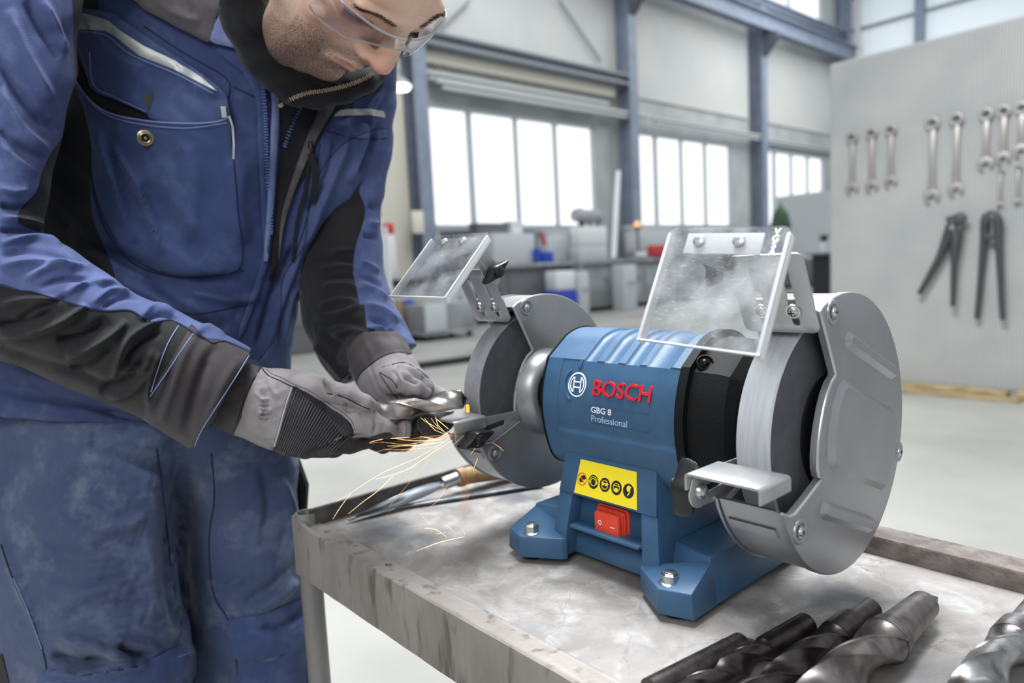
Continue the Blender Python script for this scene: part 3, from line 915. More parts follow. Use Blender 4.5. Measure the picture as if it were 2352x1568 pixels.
def endcap(s):
    V, F = [], []
    if s > 0: st = [(.088, 1.035), (.0975, 1.035), (.0980, .955), (.1250, .935), (.1330, .90), (.1400, .80), (.1430, .62), (.1440, .44)]
    else: st = [(.088, 1.015), (.0905, 1.010), (.0910, .88), (.0950, .70), (.1000, .60), (.1400, .50), (.1430, .62), (.1440, .44)]
    n = len(prof0)
    for x, k in st:
        for (y, z) in prof0:
            r = math.hypot(y, z-H)
            if k < .8:      # blend to a round hub
                rr = .066*k; a = math.atan2(z-H, y)
                yy, zz = rr*math.cos(a), H+rr*math.sin(a)
            else:
                yy, zz = y*k, H+(z-H)*k
            V.append((s*x, yy, zz))
    for i in range(len(st)-1):
        for k in range(n):
            a = i*n+k; b = i*n+(k+1) % n
            F.append((a, b, b+n, a+n) if s > 0 else (a, a+n, b+n, b))
    F.append(tuple(range(n))[::s]); F.append(tuple((len(st)-1)*n+i for i in range(n))[::-s])
    o = pymesh('end_cap', V, F, M_blackp, grinder, angle=28)
    tag(o, 'black cast motor end cap')
    if s < 0: return
    # screw pocket on the sloping front shoulder
    nrm = Vector((s*.55, -.62, .56)).normalized()
    p = Vector((s*.1045, -.0470, .2270))
    b2 = bmesh.new()
    revolve(b2, [(.0062, -.006), (.0074, .0), (.0078, .0022), (.0066, .0028), (.0056, .0), (.0, -.001)], p, nrm, 20)
    fin('screw_pocket', b2, M_blackp, o)
    screw('cap_screw', p+nrm*.0006, nrm, .0036, M_screwdk, o, washer=True, cross=False)
    b3 = bmesh.new()
    revolve(b3, [(.016, .128), (.016, .168)], (0, 0, H), (s, 0, 0), 24)
    revolve(b3, [(.0, .140), (.046, .1405), (.048, .1440), (.042, .1490), (.030, .1520), (.012, .1530)], (0, 0, H), (s, 0, 0), 40)
    fin('shaft_collar', b3, M_blackp, o)


endcap(1); endcap(-1)

# ---- pedestal
bm = bmesh.new()
for s in (1, -1):
    def X(x): return s*x
    # raised front legs of the frame
    for f in (1, -1):
        hexa(bm, [(X(.046), -f*.0735, .0785), (X(.0655), -f*.0735, .0785), (X(.0740), -f*.0830, .0085), (X(.0540), -f*.0850, .0085)],
             [(X(.046), -f*.050, .0785), (X(.0655), -f*.045, .0785), (X(.0740), -f*.045, .0085), (X(.0540), -f*.050, .0085)])
    # side wall
    hexa(bm, [(X(.0605), -.0655, .1215), (X(.0605), .0655, .1215), (X(.0740), .080, .0085), (X(.0740), -.0800, .0085)],
         [(X(.050), -.060, .1215), (X(.050), .060, .1215), (X(.055), .070, .0085), (X(.055), -.070, .0085)])
    # side block between the feet with sloping shoulder
    hexa(bm, [(X(.1165), -.0630, .0500), (X(.0700), -.0520, .0500), (X(.0700), .0520, .0500), (X(.1165), .0630, .0500)],
         [(X(.1225), -.0750, .0070), (X(.0700), -.0650, .0070), (X(.0700), .0650, .0070), (X(.1225), .0750, .0070)])
    for f in (1, -1):
        hexa(bm, [(X(.0500), -f*.0800, .0300), (X(.0532), -f*.0862, .0300), (X(.0930), -f*.1108, .0300), (X(.1215), -f*.1008, .0300), (X(.1170), -f*.0610, .0480), (X(.0800), -f*.0530, .0300)],
             [(X(.0500), -f*.0800, .0065), (X(.0532), -f*.0862, .0065), (X(.0930), -f*.1120, .0065), (X(.1235), -f*.1010, .0065), (X(.1225), -f*.0610, .0065), (X(.0800), -f*.0530, .0065)])
for f in (1, -1):
    # upper band carrying the label
    hexa(bm, [(-.0605, -f*.0660, .1215), (.0605, -f*.0660, .1215), (.0655, -f*.0745, .0785), (-.0655, -f*.0745, .0785)],
         [(-.0605, -f*.045, .1215), (.0605, -f*.045, .1215), (.0655, -f*.045, .0785), (-.0655, -f*.045, .0785)])
    # recessed switch panel, ledge and skirt
    hexa(bm, [(-.052, -f*.0555, .0800), (.052, -f*.0555, .0800), (.056, -f*.0600, .0440), (-.056, -f*.0600, .0440)],
         [(-.052, -f*.040, .0800), (.052, -f*.040, .0800), (.056, -f*.040, .0440), (-.056, -f*.040, .0440)])
    hexa(bm, [(-.051, -f*.0590, .0460), (-.046, -f*.0800, .0460), (.046, -f*.0800, .0460), (.051, -f*.0590, .0460)],
         [(-.051, -f*.0590, .0425), (-.046, -f*.0800, .0425), (.046, -f*.0800, .0425), (.051, -f*.0590, .0425)])
    hexa(bm, [(-.056, -f*.0600, .0440), (.056, -f*.0600, .0440), (.060, -f*.0640, .0085), (-.060, -f*.0640, .0085)],
         [(-.056, -f*.040, .0440), (.056, -f*.040, .0440), (.060, -f*.040, .0085), (-.060, -f*.040, .0085)])
hexa(bm, [(-.052, -.052, .1230), (.052, -.052, .1230), (.052, .052, .1230), (-.052, .052, .1230)],
     [(-.060, -.055, .02), (.060, -.055, .02), (.060, .055, .02), (-.060, .055, .02)])
base = fin('base', bm, M_blue, grinder, bevel=.0012, seg=2, angle=40, bang=20)
tag(base, 'blue four-footed pedestal')
for s in (1, -1):
    for f in (1, -1):
        bm = bmesh.new()
        revolve(bm, [(0, 0), (.0130, 0), (.0140, .002), (.0140, .0080), (0, .0080)], (s*.0965, -f*.0880, 0.0005), (0, 0, 1), 20)
        fin('rubber_foot', bm, M_rubber, base)
        bm = bmesh.new()
        c = (s*.0945 if s > 0 else -.0900, -f*.0950, .0300)
        revolve(bm, [(0, 0), (.0108, 0), (.0108, .0014), (.0085, .0026), (.0070, .0028)], c, (0, 0, 1), 24)
        revolve(bm, [(.0084, .0020), (.0084, .0090), (.0070, .0110), (0, .0110)], c, (0, 0, 1), 6)
        revolve(bm, [(.0042, .0108), (.0042, .0114), (0, .0114)], c, (0, 0, 1), 12)
        tag(fin('hex_bolt', bm, M_chrome, base, bevel=.0003), 'zinc hex bolt')

ly = lambda z: -.0660-(.1215-z)*.0085/.043
bm = bmesh.new()
hexa(bm, [(-.0372, ly(.1168)-.0001, .1168), (.0375, ly(.1168)-.0001, .1168), (.0420, ly(.0810)-.0001, .0810), (-.0425, ly(.0810)-.0001, .0810)],
     [(-.0372, ly(.1168)-.0005, .1168), (.0375, ly(.1168)-.0005, .1168), (.0420, ly(.0810)-.0005, .0810), (-.0425, ly(.0810)-.0005, .0810)])
label = fin('warning_label', bm, M_yellow, base, smooth=False)
tag(label, 'yellow warning label with five round pictograms')
ly2 = lambda z: ly(z)-.0005


def disc(bm, cx, cz, rx, rz, t0, t1, yfn=ly2, n=22):
    a = [bm.verts.new((cx+rx*math.cos(2*PI*i/n), yfn(cz+rz*math.sin(2*PI*i/n))-t1, cz+rz*math.sin(2*PI*i/n))) for i in range(n)]
    b = [bm.verts.new((cx+rx*math.cos(2*PI*i/n), yfn(cz+rz*math.sin(2*PI*i/n))-t0, cz+rz*math.sin(2*PI*i/n))) for i in range(n)]
    bm.faces.new(a); bm.faces.new(b[::-1])
    for i in range(n): bm.faces.new((a[i], b[i], b[(i+1) % n], a[(i+1) % n]))


IX = [-.0328, -.0168, -.0011, .0143, .0298]
IZ = .0970
bk = bmesh.new(); yl = bmesh.new(); og = bmesh.new()
for i in (1, 2, 3, 4): disc(bk, IX[i], IZ, .0069, .0071, 0, .0002)
# hand-in-blade sign
strip_on(og, arc(IX[0], IZ, .0062, 0, 360, 28), .0010, ly2, 0, .0003)
strip_on(og, [(IX[0]-.0045, IZ+.0045), (IX[0]+.0045, IZ-.0045)], .0009, ly2, 0, .00045)
disc(bk, IX[0]+.0022, IZ+.0020, .0034, .0022, 0, .0002)
disc(bk, IX[0]-.0012, IZ-.0010, .0026, .0024, 0, .00022)
for k in range(3): strip_on(bk, [(IX[0]-.0025+.0014*k, IZ-.0040+.0004*k), (IX[0]-.0010+.0012*k, IZ+.0008)], .0010, ly2, 0, .00025)
# ear protection
strip_on(yl, arc(IX[1], IZ-.0003, .0037, 0, 360, 24), .0007, ly2, 0, .0004)
strip_on(yl, arc(IX[1], IZ+.0002, .0052, 20, 160, 14), .0006, ly2, 0, .0004)
for s in (1, -1): disc(yl, IX[1]+s*.0046, IZ-.0002, .0010, .0020, 0, .0004)
# goggles
strip_on(yl, arc(IX[2], IZ-.0003, .0040, 185, 355, 18), .0007, ly2, 0, .0004)
strip_on(yl, arc(IX[2], IZ+.0001, .0042, 20, 160, 14), .0007, ly2, 0, .0004)
for s in (1, -1): disc(yl, IX[2]+s*.0022, IZ+.0006, .0019, .0015, 0, .0004)
strip_on(yl, [(IX[2]-.0050, IZ+.0012), (IX[2]+.0050, IZ+.0012)], .0006, ly2, 0, .00035)
# dust mask
strip_on(yl, arc(IX[3], IZ, .0040, 150, 390, 22), .0007, ly2, 0, .0004)
strip_on(yl, arc(IX[3], IZ+.0001, .0042, 20, 160, 14), .0007, ly2, 0, .0004)
disc(yl, IX[3], IZ-.0021, .0024, .0021, 0, .0004)
strip_on(yl, [(IX[3]-.0038, IZ+.0020), (IX[3]+.0038, IZ+.0020)], .0006, ly2, 0, .00035)
# hand / lightning
disc(yl, IX[4], IZ+.0022, .0024, .0030, 0, .0004)
strip_on(yl, [(IX[4]+.0030, IZ+.0045), (IX[4]-.0002, IZ+.0002), (IX[4]+.0022, IZ-.0004), (IX[4]-.0006, IZ-.0048)], .0012, ly2, 0, .0005)
fin('pictogram', bk, M_ink, label, smooth=False)
fin('pictogram', yl, M_yellow, label, smooth=False)
fin('pictogram', og, M_orange, label, smooth=False)

# ---- red rocker switch
bm = bmesh.new()


def rbox(bm, cx, cz, w, h, r, y0, y1, k=1.0, cx2=None):
    a = rrect(cx, cz, w, h, r); b = rrect(cx if cx2 is None else cx2, cz, w*k, h*k, r*k)
    hexa(bm, [(p[0], y0, p[1]) for p in a], [(p[0], y1, p[1]) for p in b])


rbox(bm, -.0010, .0537, .0415, .0345, .003, -.0560, -.0605)
rbox(bm, -.0010, .0537, .0380, .0310, .004, -.0600, -.0645)
rbox(bm, -.0010, .0537, .0360, .0290, .004, -.0640, -.0665)
sw = fin('rocker_switch', bm, M_rocker, base, bevel=.0008)
tag(sw, 'red rubber-capped rocker switch marked 0 and 1')
bm = bmesh.new()
rbox(bm, -.0010, .0540, .0345, .0275, .0045, -.0660, -.0718, .94)
sc = fin('switch_cap', bm, M_rocker, base, bevel=.0012)
sy = lambda z: -.0718
bm = bmesh.new()
strip_on(bm, arc(-.0095, .0552, .0021, 0, 360, 20), .0008, sy, 0, .0003)
strip_on(bm, [(.0045, .0535), (.0100, .0535)], .0009, sy, 0, .0003)
fin('switch_marks', bm, M_white, base, smooth=False)

# ---- wheels
for s in (1, -1):
    bm = bmesh.new()
    revolve(bm, [(0, .166), (.030, .166), (.0985, .166), (.1, .1675), (.1, .1940), (.0985, .1955), (.030, .1955), (0, .1955)], (0, 0, H), (s, 0, 0), 128)
    for f in bm.faces:
        f.material_index = 0
    me = None
    o = fin('grinding_wheel', bm, [M_wheelR if s > 0 else M_wheelG, M_wheelS], grinder, angle=40)
    for p in o.data.polygons:
        c = p.center
        r = math.hypot(c.y, c.z-H)
        p.material_index = 0 if r > .0975 else 1
    tag(o, 'pale grinding wheel with side face darkened for guard shade' if s > 0 else 'grey grinding wheel')
    bm = bmesh.new()
    revolve(bm, [(0, .1950), (.050, .1950), (.050, .1978), (.042, .1998), (.012, .1995), (.012, .2060), (0, .2060)], (0, 0, H), (s, 0, 0), 40)
    revolve(bm, [(0, .1665), (.036, .1665), (.036, .1640), (.012, .1620), (.012, .150), (0, .150)], (0, 0, H), (s, 0, 0), 40)
    fin('wheel_flange', bm, M_blackp, o)

# ---- guards
M_edge = mat('bright_guard_edge', srgb(196, 198, 200), .3, metal=.5)
R = .1200
aI = math.degrees(math.atan2(-.0405, -.1130))+360
aA = math.degrees(math.atan2(.1084, -.0500))+360
notch = [(-.0500, .1084), (-.0360, .0815), (-.0222, .0548), (-.0225, .0525), (-.0300, .0480), (-.0375, .0400), (-.0440, .0290), (-.0495, .0160), (-.0535, .0030),
         (-.0552, -.0090), (-.0553, -.0190), (-.0530, -.0260), (-.0490, -.0295), (-.0700, -.0380), (-.0935, -.0462), (-.1030, -.0455), (-.1130, -.0405)]


def guard_outline(r=R, n=72):
    o = []
    for i in range(1, n):
        a = math.radians(aI+(aA-aI)*i/n)
        o.append((r*math.cos(a), r*math.sin(a)))
    return o+notch


def plateau(bm, poly, x0, s, hgt=.003, ins=.0035):
    c = Vector((sum(p[0] for p in poly)/len(poly), sum(p[1] for p in poly)/len(poly)))
    n = len(poly)
    inner = []
    ar = sum(poly[i][0]*poly[(i+1) % n][1]-poly[(i+1) % n][0]*poly[i][1] for i in range(n))
    sg = 1 if ar > 0 else -1
    for i in range(n):
        a = Vector(poly[i-1]); b = Vector(poly[i]); d = Vector(poly[(i+1) % n])
        e1 = (b-a).normalized(); e2 = (d-b).normalized()
        n1 = Vector((-e1.y, e1.x))*sg; n2 = Vector((-e2.y, e2.x))*sg
        m = (n1+n2).normalized()
        inner.append(b+m*ins/max(.4, m.dot(n1)))
    hexa(bm, [(s*x0, p[0], H+p[1]) for p in poly], [(s*(x0+hgt), p[0], H+p[1]) for p in inner])


def bar_poly(a, b, w, n=6):
    return slot(a[0], a[1], b[0], b[1], w, n)


for s in (1, -1):
    fn = lambda p, q, a: (s*a, p, H+q)
    bm = bmesh.new()
    plate(bm, guard_outline(), [], .2060, .2134, fn)
    bmesh.ops.recalc_face_normals(bm, faces=bm.faces)
    es = [e for e in bm.edges if len(e.link_faces) == 2 and e.calc_face_angle(0) > 1.0 and all(abs(v.co.x) > .21 for v in e.verts)]
    bmesh.ops.bevel(bm, geom=es, offset=.0050, segments=4, profile=.5, affect='EDGES', clamp_overlap=True)
    g = tag(fin('guard_cover', bm, M_guard, grinder, angle=40), 'grey wheel guard cover with pressed ribs')
    bm = bmesh.new()
    plateau(bm, bar_poly((.0, .0795), (.0940, .0400), .0080), .2130, s, .0046, .0046)
    plateau(bm, bar_poly((-.0460, -.0555), (.0440, -.0935), .0080), .2130, s, .0046, .0046)
    plateau(bm, [(-.0100, .0480), (.0920, .0060), (.1000, -.0080), (.0960, -.0400), (.0720, -.0690), (-.0290, -.0290), (-.0400, -.0160), (-.0400, .0040), (-.0320, .0280), (-.0200, .0440)], .2130, s, .0046, .0056)
    fin('pressed_rib', bm, M_guard, g, angle=30)
    bm = bmesh.new(); tube(bm, [(s*.2120, p[0], H+p[1]) for p in notch], .0013, 8); fin('rolled_edge', bm, M_edge, g)
    # inner plate, drum band and hub ring
    bm = bmesh.new()
    hole = [(.030*math.cos(t), .030*math.sin(t)) for t in [2*PI*i/32 for i in range(32)]]
    plate(bm, guard_outline(R+.0008), [hole], .1534, .1570, fn)
    bmesh.ops.recalc_face_normals(bm, faces=bm.faces)
    es = [e for e in bm.edges if len(e.link_faces) == 2 and e.calc_face_angle(0) > 1.0 and all(abs(v.co.x) < .155 for v in e.verts)]
    bmesh.ops.bevel(bm, geom=es, offset=.0016, segments=3, profile=.5, affect='EDGES', clamp_overlap=True)
    revolve(bm, [(.0540, .1538), (.0525, .1490), (.0505, .1440), (.0475, .1380), (.0430, .1335), (.0390, .1320), (.0360, .1330), (.0340, .1560)], (0, 0, H), (s, 0, 0), 56)
    gi = tag(fin('guard_housing', bm, M_guard, grinder, angle=40), 'grey inner half of the wheel guard')
    bm = bmesh.new()
    rows = revolve(bm, [(.1165, .1580), (.1190, .1580), (.1190, .2062), (.1165, .2062), (.1165, .1580)], (0, 0, H), (s, 0, 0), 72,
            math.radians(aI), math.radians(aA), u=(0, 1, 0) if s > 0 else (0, 1, 0))
    if s < 0:
        for v in bm.verts: v.co.z = 2*H-v.co.z
    fin('guard_band', bm, M_guard, gi, angle=40)
    bm = bmesh.new(); tube(bm, [(s*.1537, p[0], H+p[1]) for p in notch], .0013, 8); fin('rolled_edge', bm, M_edge, gi)
    bm = bmesh.new()
    aa, bb = math.radians(aI+9), math.radians(aI+14)
    rows = revolve(bm, [(.1185, .1610), (.1205, .1625), (.1205, .2020), (.1185, .2035)], (0, 0, H), (s, 0, 0), 4, aa, bb, u=(0, 1, 0))
    if s < 0:
        for v in bm.verts: v.co.z = 2*H-v.co.z
    fin('pressed_rib', bm, M_guard, gi, angle=40)
    # screws and their dimples on the face that looks at us
    if s > 0:
        pts = [(.2138, -.0300, .1055, g), (.2138, -.0885, -.0610, g), (.2125, .1120, -.0405, g)]
    else:
        pts = [(.1530, -.0293, .1060, gi), (.1530, -.0905, -.0600, gi)]
    for (x, y, z, par) in pts:
        ax = Vector((1, 0, 0))
        p = Vector((s*x, y, H+z))
        bm = bmesh.new()
        revolve(bm, [(.0106, -.0010), (.0100, .0006), (.0084, .0012), (.0068, .0006), (.0060, -.0010)], p, ax, 24)
        fin('screw_dimple', bm, M_guard, par)
        screw('guard_screw', p, ax, .0036, M_chrome if s > 0 else M_plate, par, cross=s > 0)

    # ---- eye shield bracket on the top front edge of the guard
    dv = Vector((0, -.42, .907)).normalized()       # leaning plate direction
    nv = Vector((0, -.907, -.42)).normalized()      # its outward normal
    o0 = Vector((0, -.0560, .2615))
    xc = s*.1840
    def bf(p, q, a, xc=xc): return tuple(Vector((xc+p, 0, 0))+o0+dv*q+nv*a)
    outer = rrect(0, .0335, .0640, .0700, .006)
    holes = [slot(-.0125, .008, -.0125, .056, .0030), slot(.0145, .008, .0145, .056, .0030)]
    bm = bmesh.new()
    plate(bm, outer, holes, 0, .0018, bf)
    br = fin('shield_bracket', bm, M_plate, grinder, bevel=.0004, angle=40)
    tag(br, 'grey slotted bracket holding the eye shield')
    bm = bmesh.new()
    tb = [bf(-.028, .0, -.004), bf(.026, .0, -.004), bf(.026, .026, -.004), bf(-.028, .026, -.004)]
    hexa(bm, tb, [tuple(Vector(p)-nv*.002) for p in tb])
    tb = [bf(-.026, .004, -.004), bf(.020, .004, -.004), bf(.020, .006, -.030), bf(-.026, .006, -.030)]
    hexa(bm, tb, [tuple(Vector(p)+Vector((0, 0, .002))) for p in tb])
    fin('spark_deflector', bm, M_plate, br)
    for px_ in (-.0125, .0145):
        screw('bracket_screw', Vector(bf(px_, .0185, .0018)), nv, .0046, M_chrome, br)
# ---- wing knob
def wing_knob(p, ax, longd, parent, name='wing_knob', L=.0215, r=.0078, h=.014):
    ax = Vector(ax).normalized(); ld = (Vector(longd)-ax*Vector(longd).dot(ax)).normalized(); wd = ax.cross(ld)
    p = Vector(p)
    bm = bmesh.new()
    # outline of two lobes round a hub, in (ld, wd)
    n = 40
    out = []
    for i in range(n):
        t = 2*PI*i/n
        c, s_ = math.cos(t), math.sin(t)
        rr = r+(L-r)*abs(c)**5
        out.append((rr*c+.0025*(1 if c > 0 else -1)*abs(s_)*0, (r*.92)*s_*(1-.25*abs(c)**3)+.0028*c*abs(c)))
    zs = [(0, .80), (.002, .90), (h*.55, 1.0), (h*.9, .98), (h, .88)]
    rings = []
    for z, k in zs:
        rings.append([bm.verts.new(p+ax*(z-.0035*abs(math.cos(2*PI*i/n))*(z > .003)*0)+ld*out[i][0]*k+wd*out[i][1]*k) for i in range(n)])
    for a, b in zip(rings, rings[1:]):
        for i in range(n): bm.faces.new((a[i], a[(i+1) % n], b[(i+1) % n], b[i]))
    bm.faces.new(rings[0][::-1]); bm.faces.new(rings[-1])
    revolve(bm, [(.0062, -.006), (.0066, 0), (.0066, h+.0025), (.0050, h+.004), (0, h+.004)], p, ax, 18)
    return tag(fin(name, bm, M_knob, parent, angle=45), 'black plastic wing knob')


# ---- clear acrylic
def acrylic():
    m = bpy.data.materials.new('scratched_acrylic')
    m.use_nodes = True
    nt = m.node_tree
    nt.nodes.remove(nt.nodes['Principled BSDF'])
    out = nt.nodes['Material Output']
    tr = nt.nodes.new('ShaderNodeBsdfTransparent'); tr.inputs[0].default_value = (.93, .94, .95, 1)
    gl = nt.nodes.new('ShaderNodeBsdfGlossy'); gl.inputs['Roughness'].default_value = .06
    df = nt.nodes.new('ShaderNodeBsdfDiffuse'); df.inputs[0].default_value = (.70, .73, .76, 1)
    tc = nt.nodes.new('ShaderNodeTexCoord')
    n1 = nt.nodes.new('ShaderNodeTexNoise'); n1.inputs['Scale'].default_value = 26; n1.inputs['Detail'].default_value = 4
    mp = nt.nodes.new('ShaderNodeMapping'); mp.inputs['Scale'].default_value = (90, 90, 900); mp.inputs['Rotation'].default_value = (.4, .9, .3)
    n2 = nt.nodes.new('ShaderNodeTexNoise'); n2.inputs['Scale'].default_value = 2.0; n2.inputs['Detail'].default_value = 3
    nt.links.new(tc.outputs['Object'], n1.inputs[0]); nt.links.new(tc.outputs['Object'], mp.inputs[0]); nt.links.new(mp.outputs[0], n2.inputs[0])
    r1 = nt.nodes.new('ShaderNodeMapRange'); r1.inputs[1].default_value = .42; r1.inputs[2].default_value = .70; r1.inputs[3].default_value = .05; r1.inputs[4].default_value = .34
    r2 = nt.nodes.new('ShaderNodeMapRange'); r2.inputs[1].default_value = .62; r2.inputs[2].default_value = .72; r2.inputs[3].default_value = 0; r2.inputs[4].default_value = .35
    nt.links.new(n1.outputs[0], r1.inputs[0]); nt.links.new(n2.outputs[0], r2.inputs[0])
    ad = nt.nodes.new('ShaderNodeMath'); ad.operation = 'ADD'
    nt.links.new(r1.outputs[0], ad.inputs[0]); nt.links.new(r2.outputs[0], ad.inputs[1])
    m1 = nt.nodes.new('ShaderNodeMixShader'); m2 = nt.nodes.new('ShaderNodeMixShader')
    lw = nt.nodes.new('ShaderNodeLayerWeight'); lw.inputs[0].default_value = .5
    fr = nt.nodes.new('ShaderNodeMapRange'); fr.inputs[1].default_value = .35; fr.inputs[2].default_value = 1.0; fr.inputs[3].default_value = .05; fr.inputs[4].default_value = .6; nt.links.new(lw.outputs['Facing'], fr.inputs[0])
    nt.links.new(ad.outputs[0], m1.inputs[0]); nt.links.new(tr.outputs[0], m1.inputs[1]); nt.links.new(df.outputs[0], m1.inputs[2])
    nt.links.new(fr.outputs[0], m2.inputs[0]); nt.links.new(m1.outputs[0], m2.inputs[1]); nt.links.new(gl.outputs[0], m2.inputs[2])
    nt.links.new(m2.outputs[0], out.inputs[0])
    return m


M_acr = acrylic()
M_acre = mat('acrylic_edge', (0.97, .98, 1.0, 1), 0.15, trans=0.2, ior=1.4)
M_rivet = mat('bright_rivet', srgb(225, 226, 228), .25, metal=.8)
M_tab = mat('glare_white_tab', srgb(240, 241, 242), .45)  # specular glare on the tab put into its white colour

shields = {
    1: ((.1297, -.130, .3482), (.2310, -.130, .3417), (.2330, -.180, .2575), (.1324, -.180, .2640)),
    -1: ((-.2278, -.107, .3660), (-.1210, -.107, .3625), (-.1025, -.185, .2965), (-.2085, -.185, .2985)),
}
for s in (1, -1):
    TL, TR, BR, BL = [Vector(p) for p in shields[s]]
    c = (TL+TR+BR+BL)/4
    e1 = ((TR-TL)+(BR-BL)).normalized()
    e2 = ((BL-TL)+(BR-TR)).normalized()
    n = e1.cross(e2).normalized()
    if n.dot(CAM-c) < 0: n = -n
    w2 = ((TR-TL).length+(BR-BL).length)/2
    h2 = ((BL-TL).length+(BR-TR).length)/2
    sk = ((BL+BR)/2-(TL+TR)/2)
    def L(a, b, d):           # a,b in 0..1 over the pane, d along the normal
        top = TL.lerp(TR, a); bot = BL.lerp(BR, a)
        return top.lerp(bot, b)+n*d
    # pane with rounded top corners
    bm = bmesh.new()
    out = []
    for sx, sy, t0 in ((1, 0, 0), (0, 0, PI/2)):
        pass
    rw, rh = .07, .07
    for i in range(7): t = PI/2*i/6; out.append((1-rw+rw*math.sin(t), rh-rh*math.cos(t)))
    out += [(1, 1), (0, 1)]
    for i in range(7): t = PI/2*i/6; out.append((rw-rw*math.cos(t), rh-rh*math.sin(t)))
    hexa(bm, [L(a, b, 0) for a, b in out], [L(a, b, -.0022) for a, b in out])
    pane = tag(fin('eye_shield', bm, M_acr, grinder, smooth=False), 'clear scratched acrylic eye shield')
    bm = bmesh.new()
    for a0 in (0.0, 1.0):
        dd = .003/w2*(1 if a0 == 0 else -1)
        hexa(bm, [L(a0, .05, 0), L(a0+dd, .05, 0), L(a0+dd, 1, 0), L(a0, 1, 0)],
             [L(a0, .05, -.0085), L(a0+dd, .05, -.0085), L(a0+dd, 1, -.0085), L(a0, 1, -.0085)])
    hexa(bm, [L(0, .985, .0003), L(1, .985, .0003), L(1, 1.0, .0003), L(0, 1.0, .0003)],
         [L(0, .985, -.0027), L(1, .985, -.0027), L(1, 1.0, -.0027), L(0, 1.0, -.0027)])
    fin('shield_rim', bm, M_acre, pane, bevel=.0007)
    bm = bmesh.new()
    hexa(bm, [L(.17, .04, -.0024), L(.80, .04, -.0024), L(.80, .22, -.0024), L(.17, .22, -.0024)],
         [L(.17, .04, -.0042), L(.80, .04, -.0042), L(.80, .22, -.0042), L(.17, .22, -.0042)])
    fin('riveted_tab', bm, M_tab if s > 0 else M_plate, pane, bevel=.0005)
    for a in (.30, .63):
        bm = bmesh.new()
        revolve(bm, [(.0048, 0), (.0046, .0012), (.0034, .0022), (.0018, .0024), (.0012, .0012), (0, .0012)], L(a, .12, 0), n, 20)
        fin('rivet', bm, M_rivet, pane)
    # side arm from the tab back to the bracket, clamped by a wing knob
    xa = s*.1525
    tb = L(.80 if s < 0 else .17, .04, -.004); tb2 = L(.80 if s < 0 else .17, .22, -.004)
    pv = Vector((xa, -.0840, .3190))
    up = Vector((0, .5, .86))
    bm = bmesh.new()
    a = [tb, tb2, pv+Vector((0, -.006, -.010)), pv+Vector((0, .012, -.008)), pv+Vector((0, .014, .006)), pv+Vector((0, .004, .014))]
    a = [Vector((xa if i > 1 else p.x, p.y, p.z)) for i, p in enumerate(a)]
    hexa(bm, a, [p+Vector((s*.0018, 0, 0)) for p in a])
    arm = fin('shield_arm', bm, M_plate, pane, bevel=.0004)
    bm = bmesh.new()     # ear of the bracket
    ear = [(xa, -.090, .309), (xa, -.074, .303), (xa, -.066, .318), (xa, -.070, .331), (xa, -.088, .335), (xa, -.096, .322)]
    hexa(bm, ear, [(p[0]-s*.0016, p[1], p[2]) for p in ear])
    fin('bracket_ear', bm, M_plate, pane, bevel=.0003)
    wing_knob(pv-Vector((s*.002, 0, 0)), (-s, 0, 0), (0, .45, .25) if s < 0 else (0, .3, 1), pane)
    if s > 0:
        # moulded letters along the edge of the pane
        for k, ch in enumerate('VGSA'):
            cu = bpy.data.curves.new('t', 'FONT'); cu.body = ch; cu.size = .0072; cu.extrude = .0002; cu.align_x = 'CENTER'; cu.offset = .0002
            ob = bpy.data.objects.new('t', cu); COL.objects.link(ob)
            me = bpy.data.meshes.new_from_object(ob); bpy.data.objects.remove(ob, do_unlink=True)
            q = L(.905, .075+.055*k, .0003)
            for v in me.vertices: v.co = q+e1*(v.co.x)-e2*(v.co.y)+n*v.co.z
            link('moulded_letter', me, M_white, pane, smooth=False)

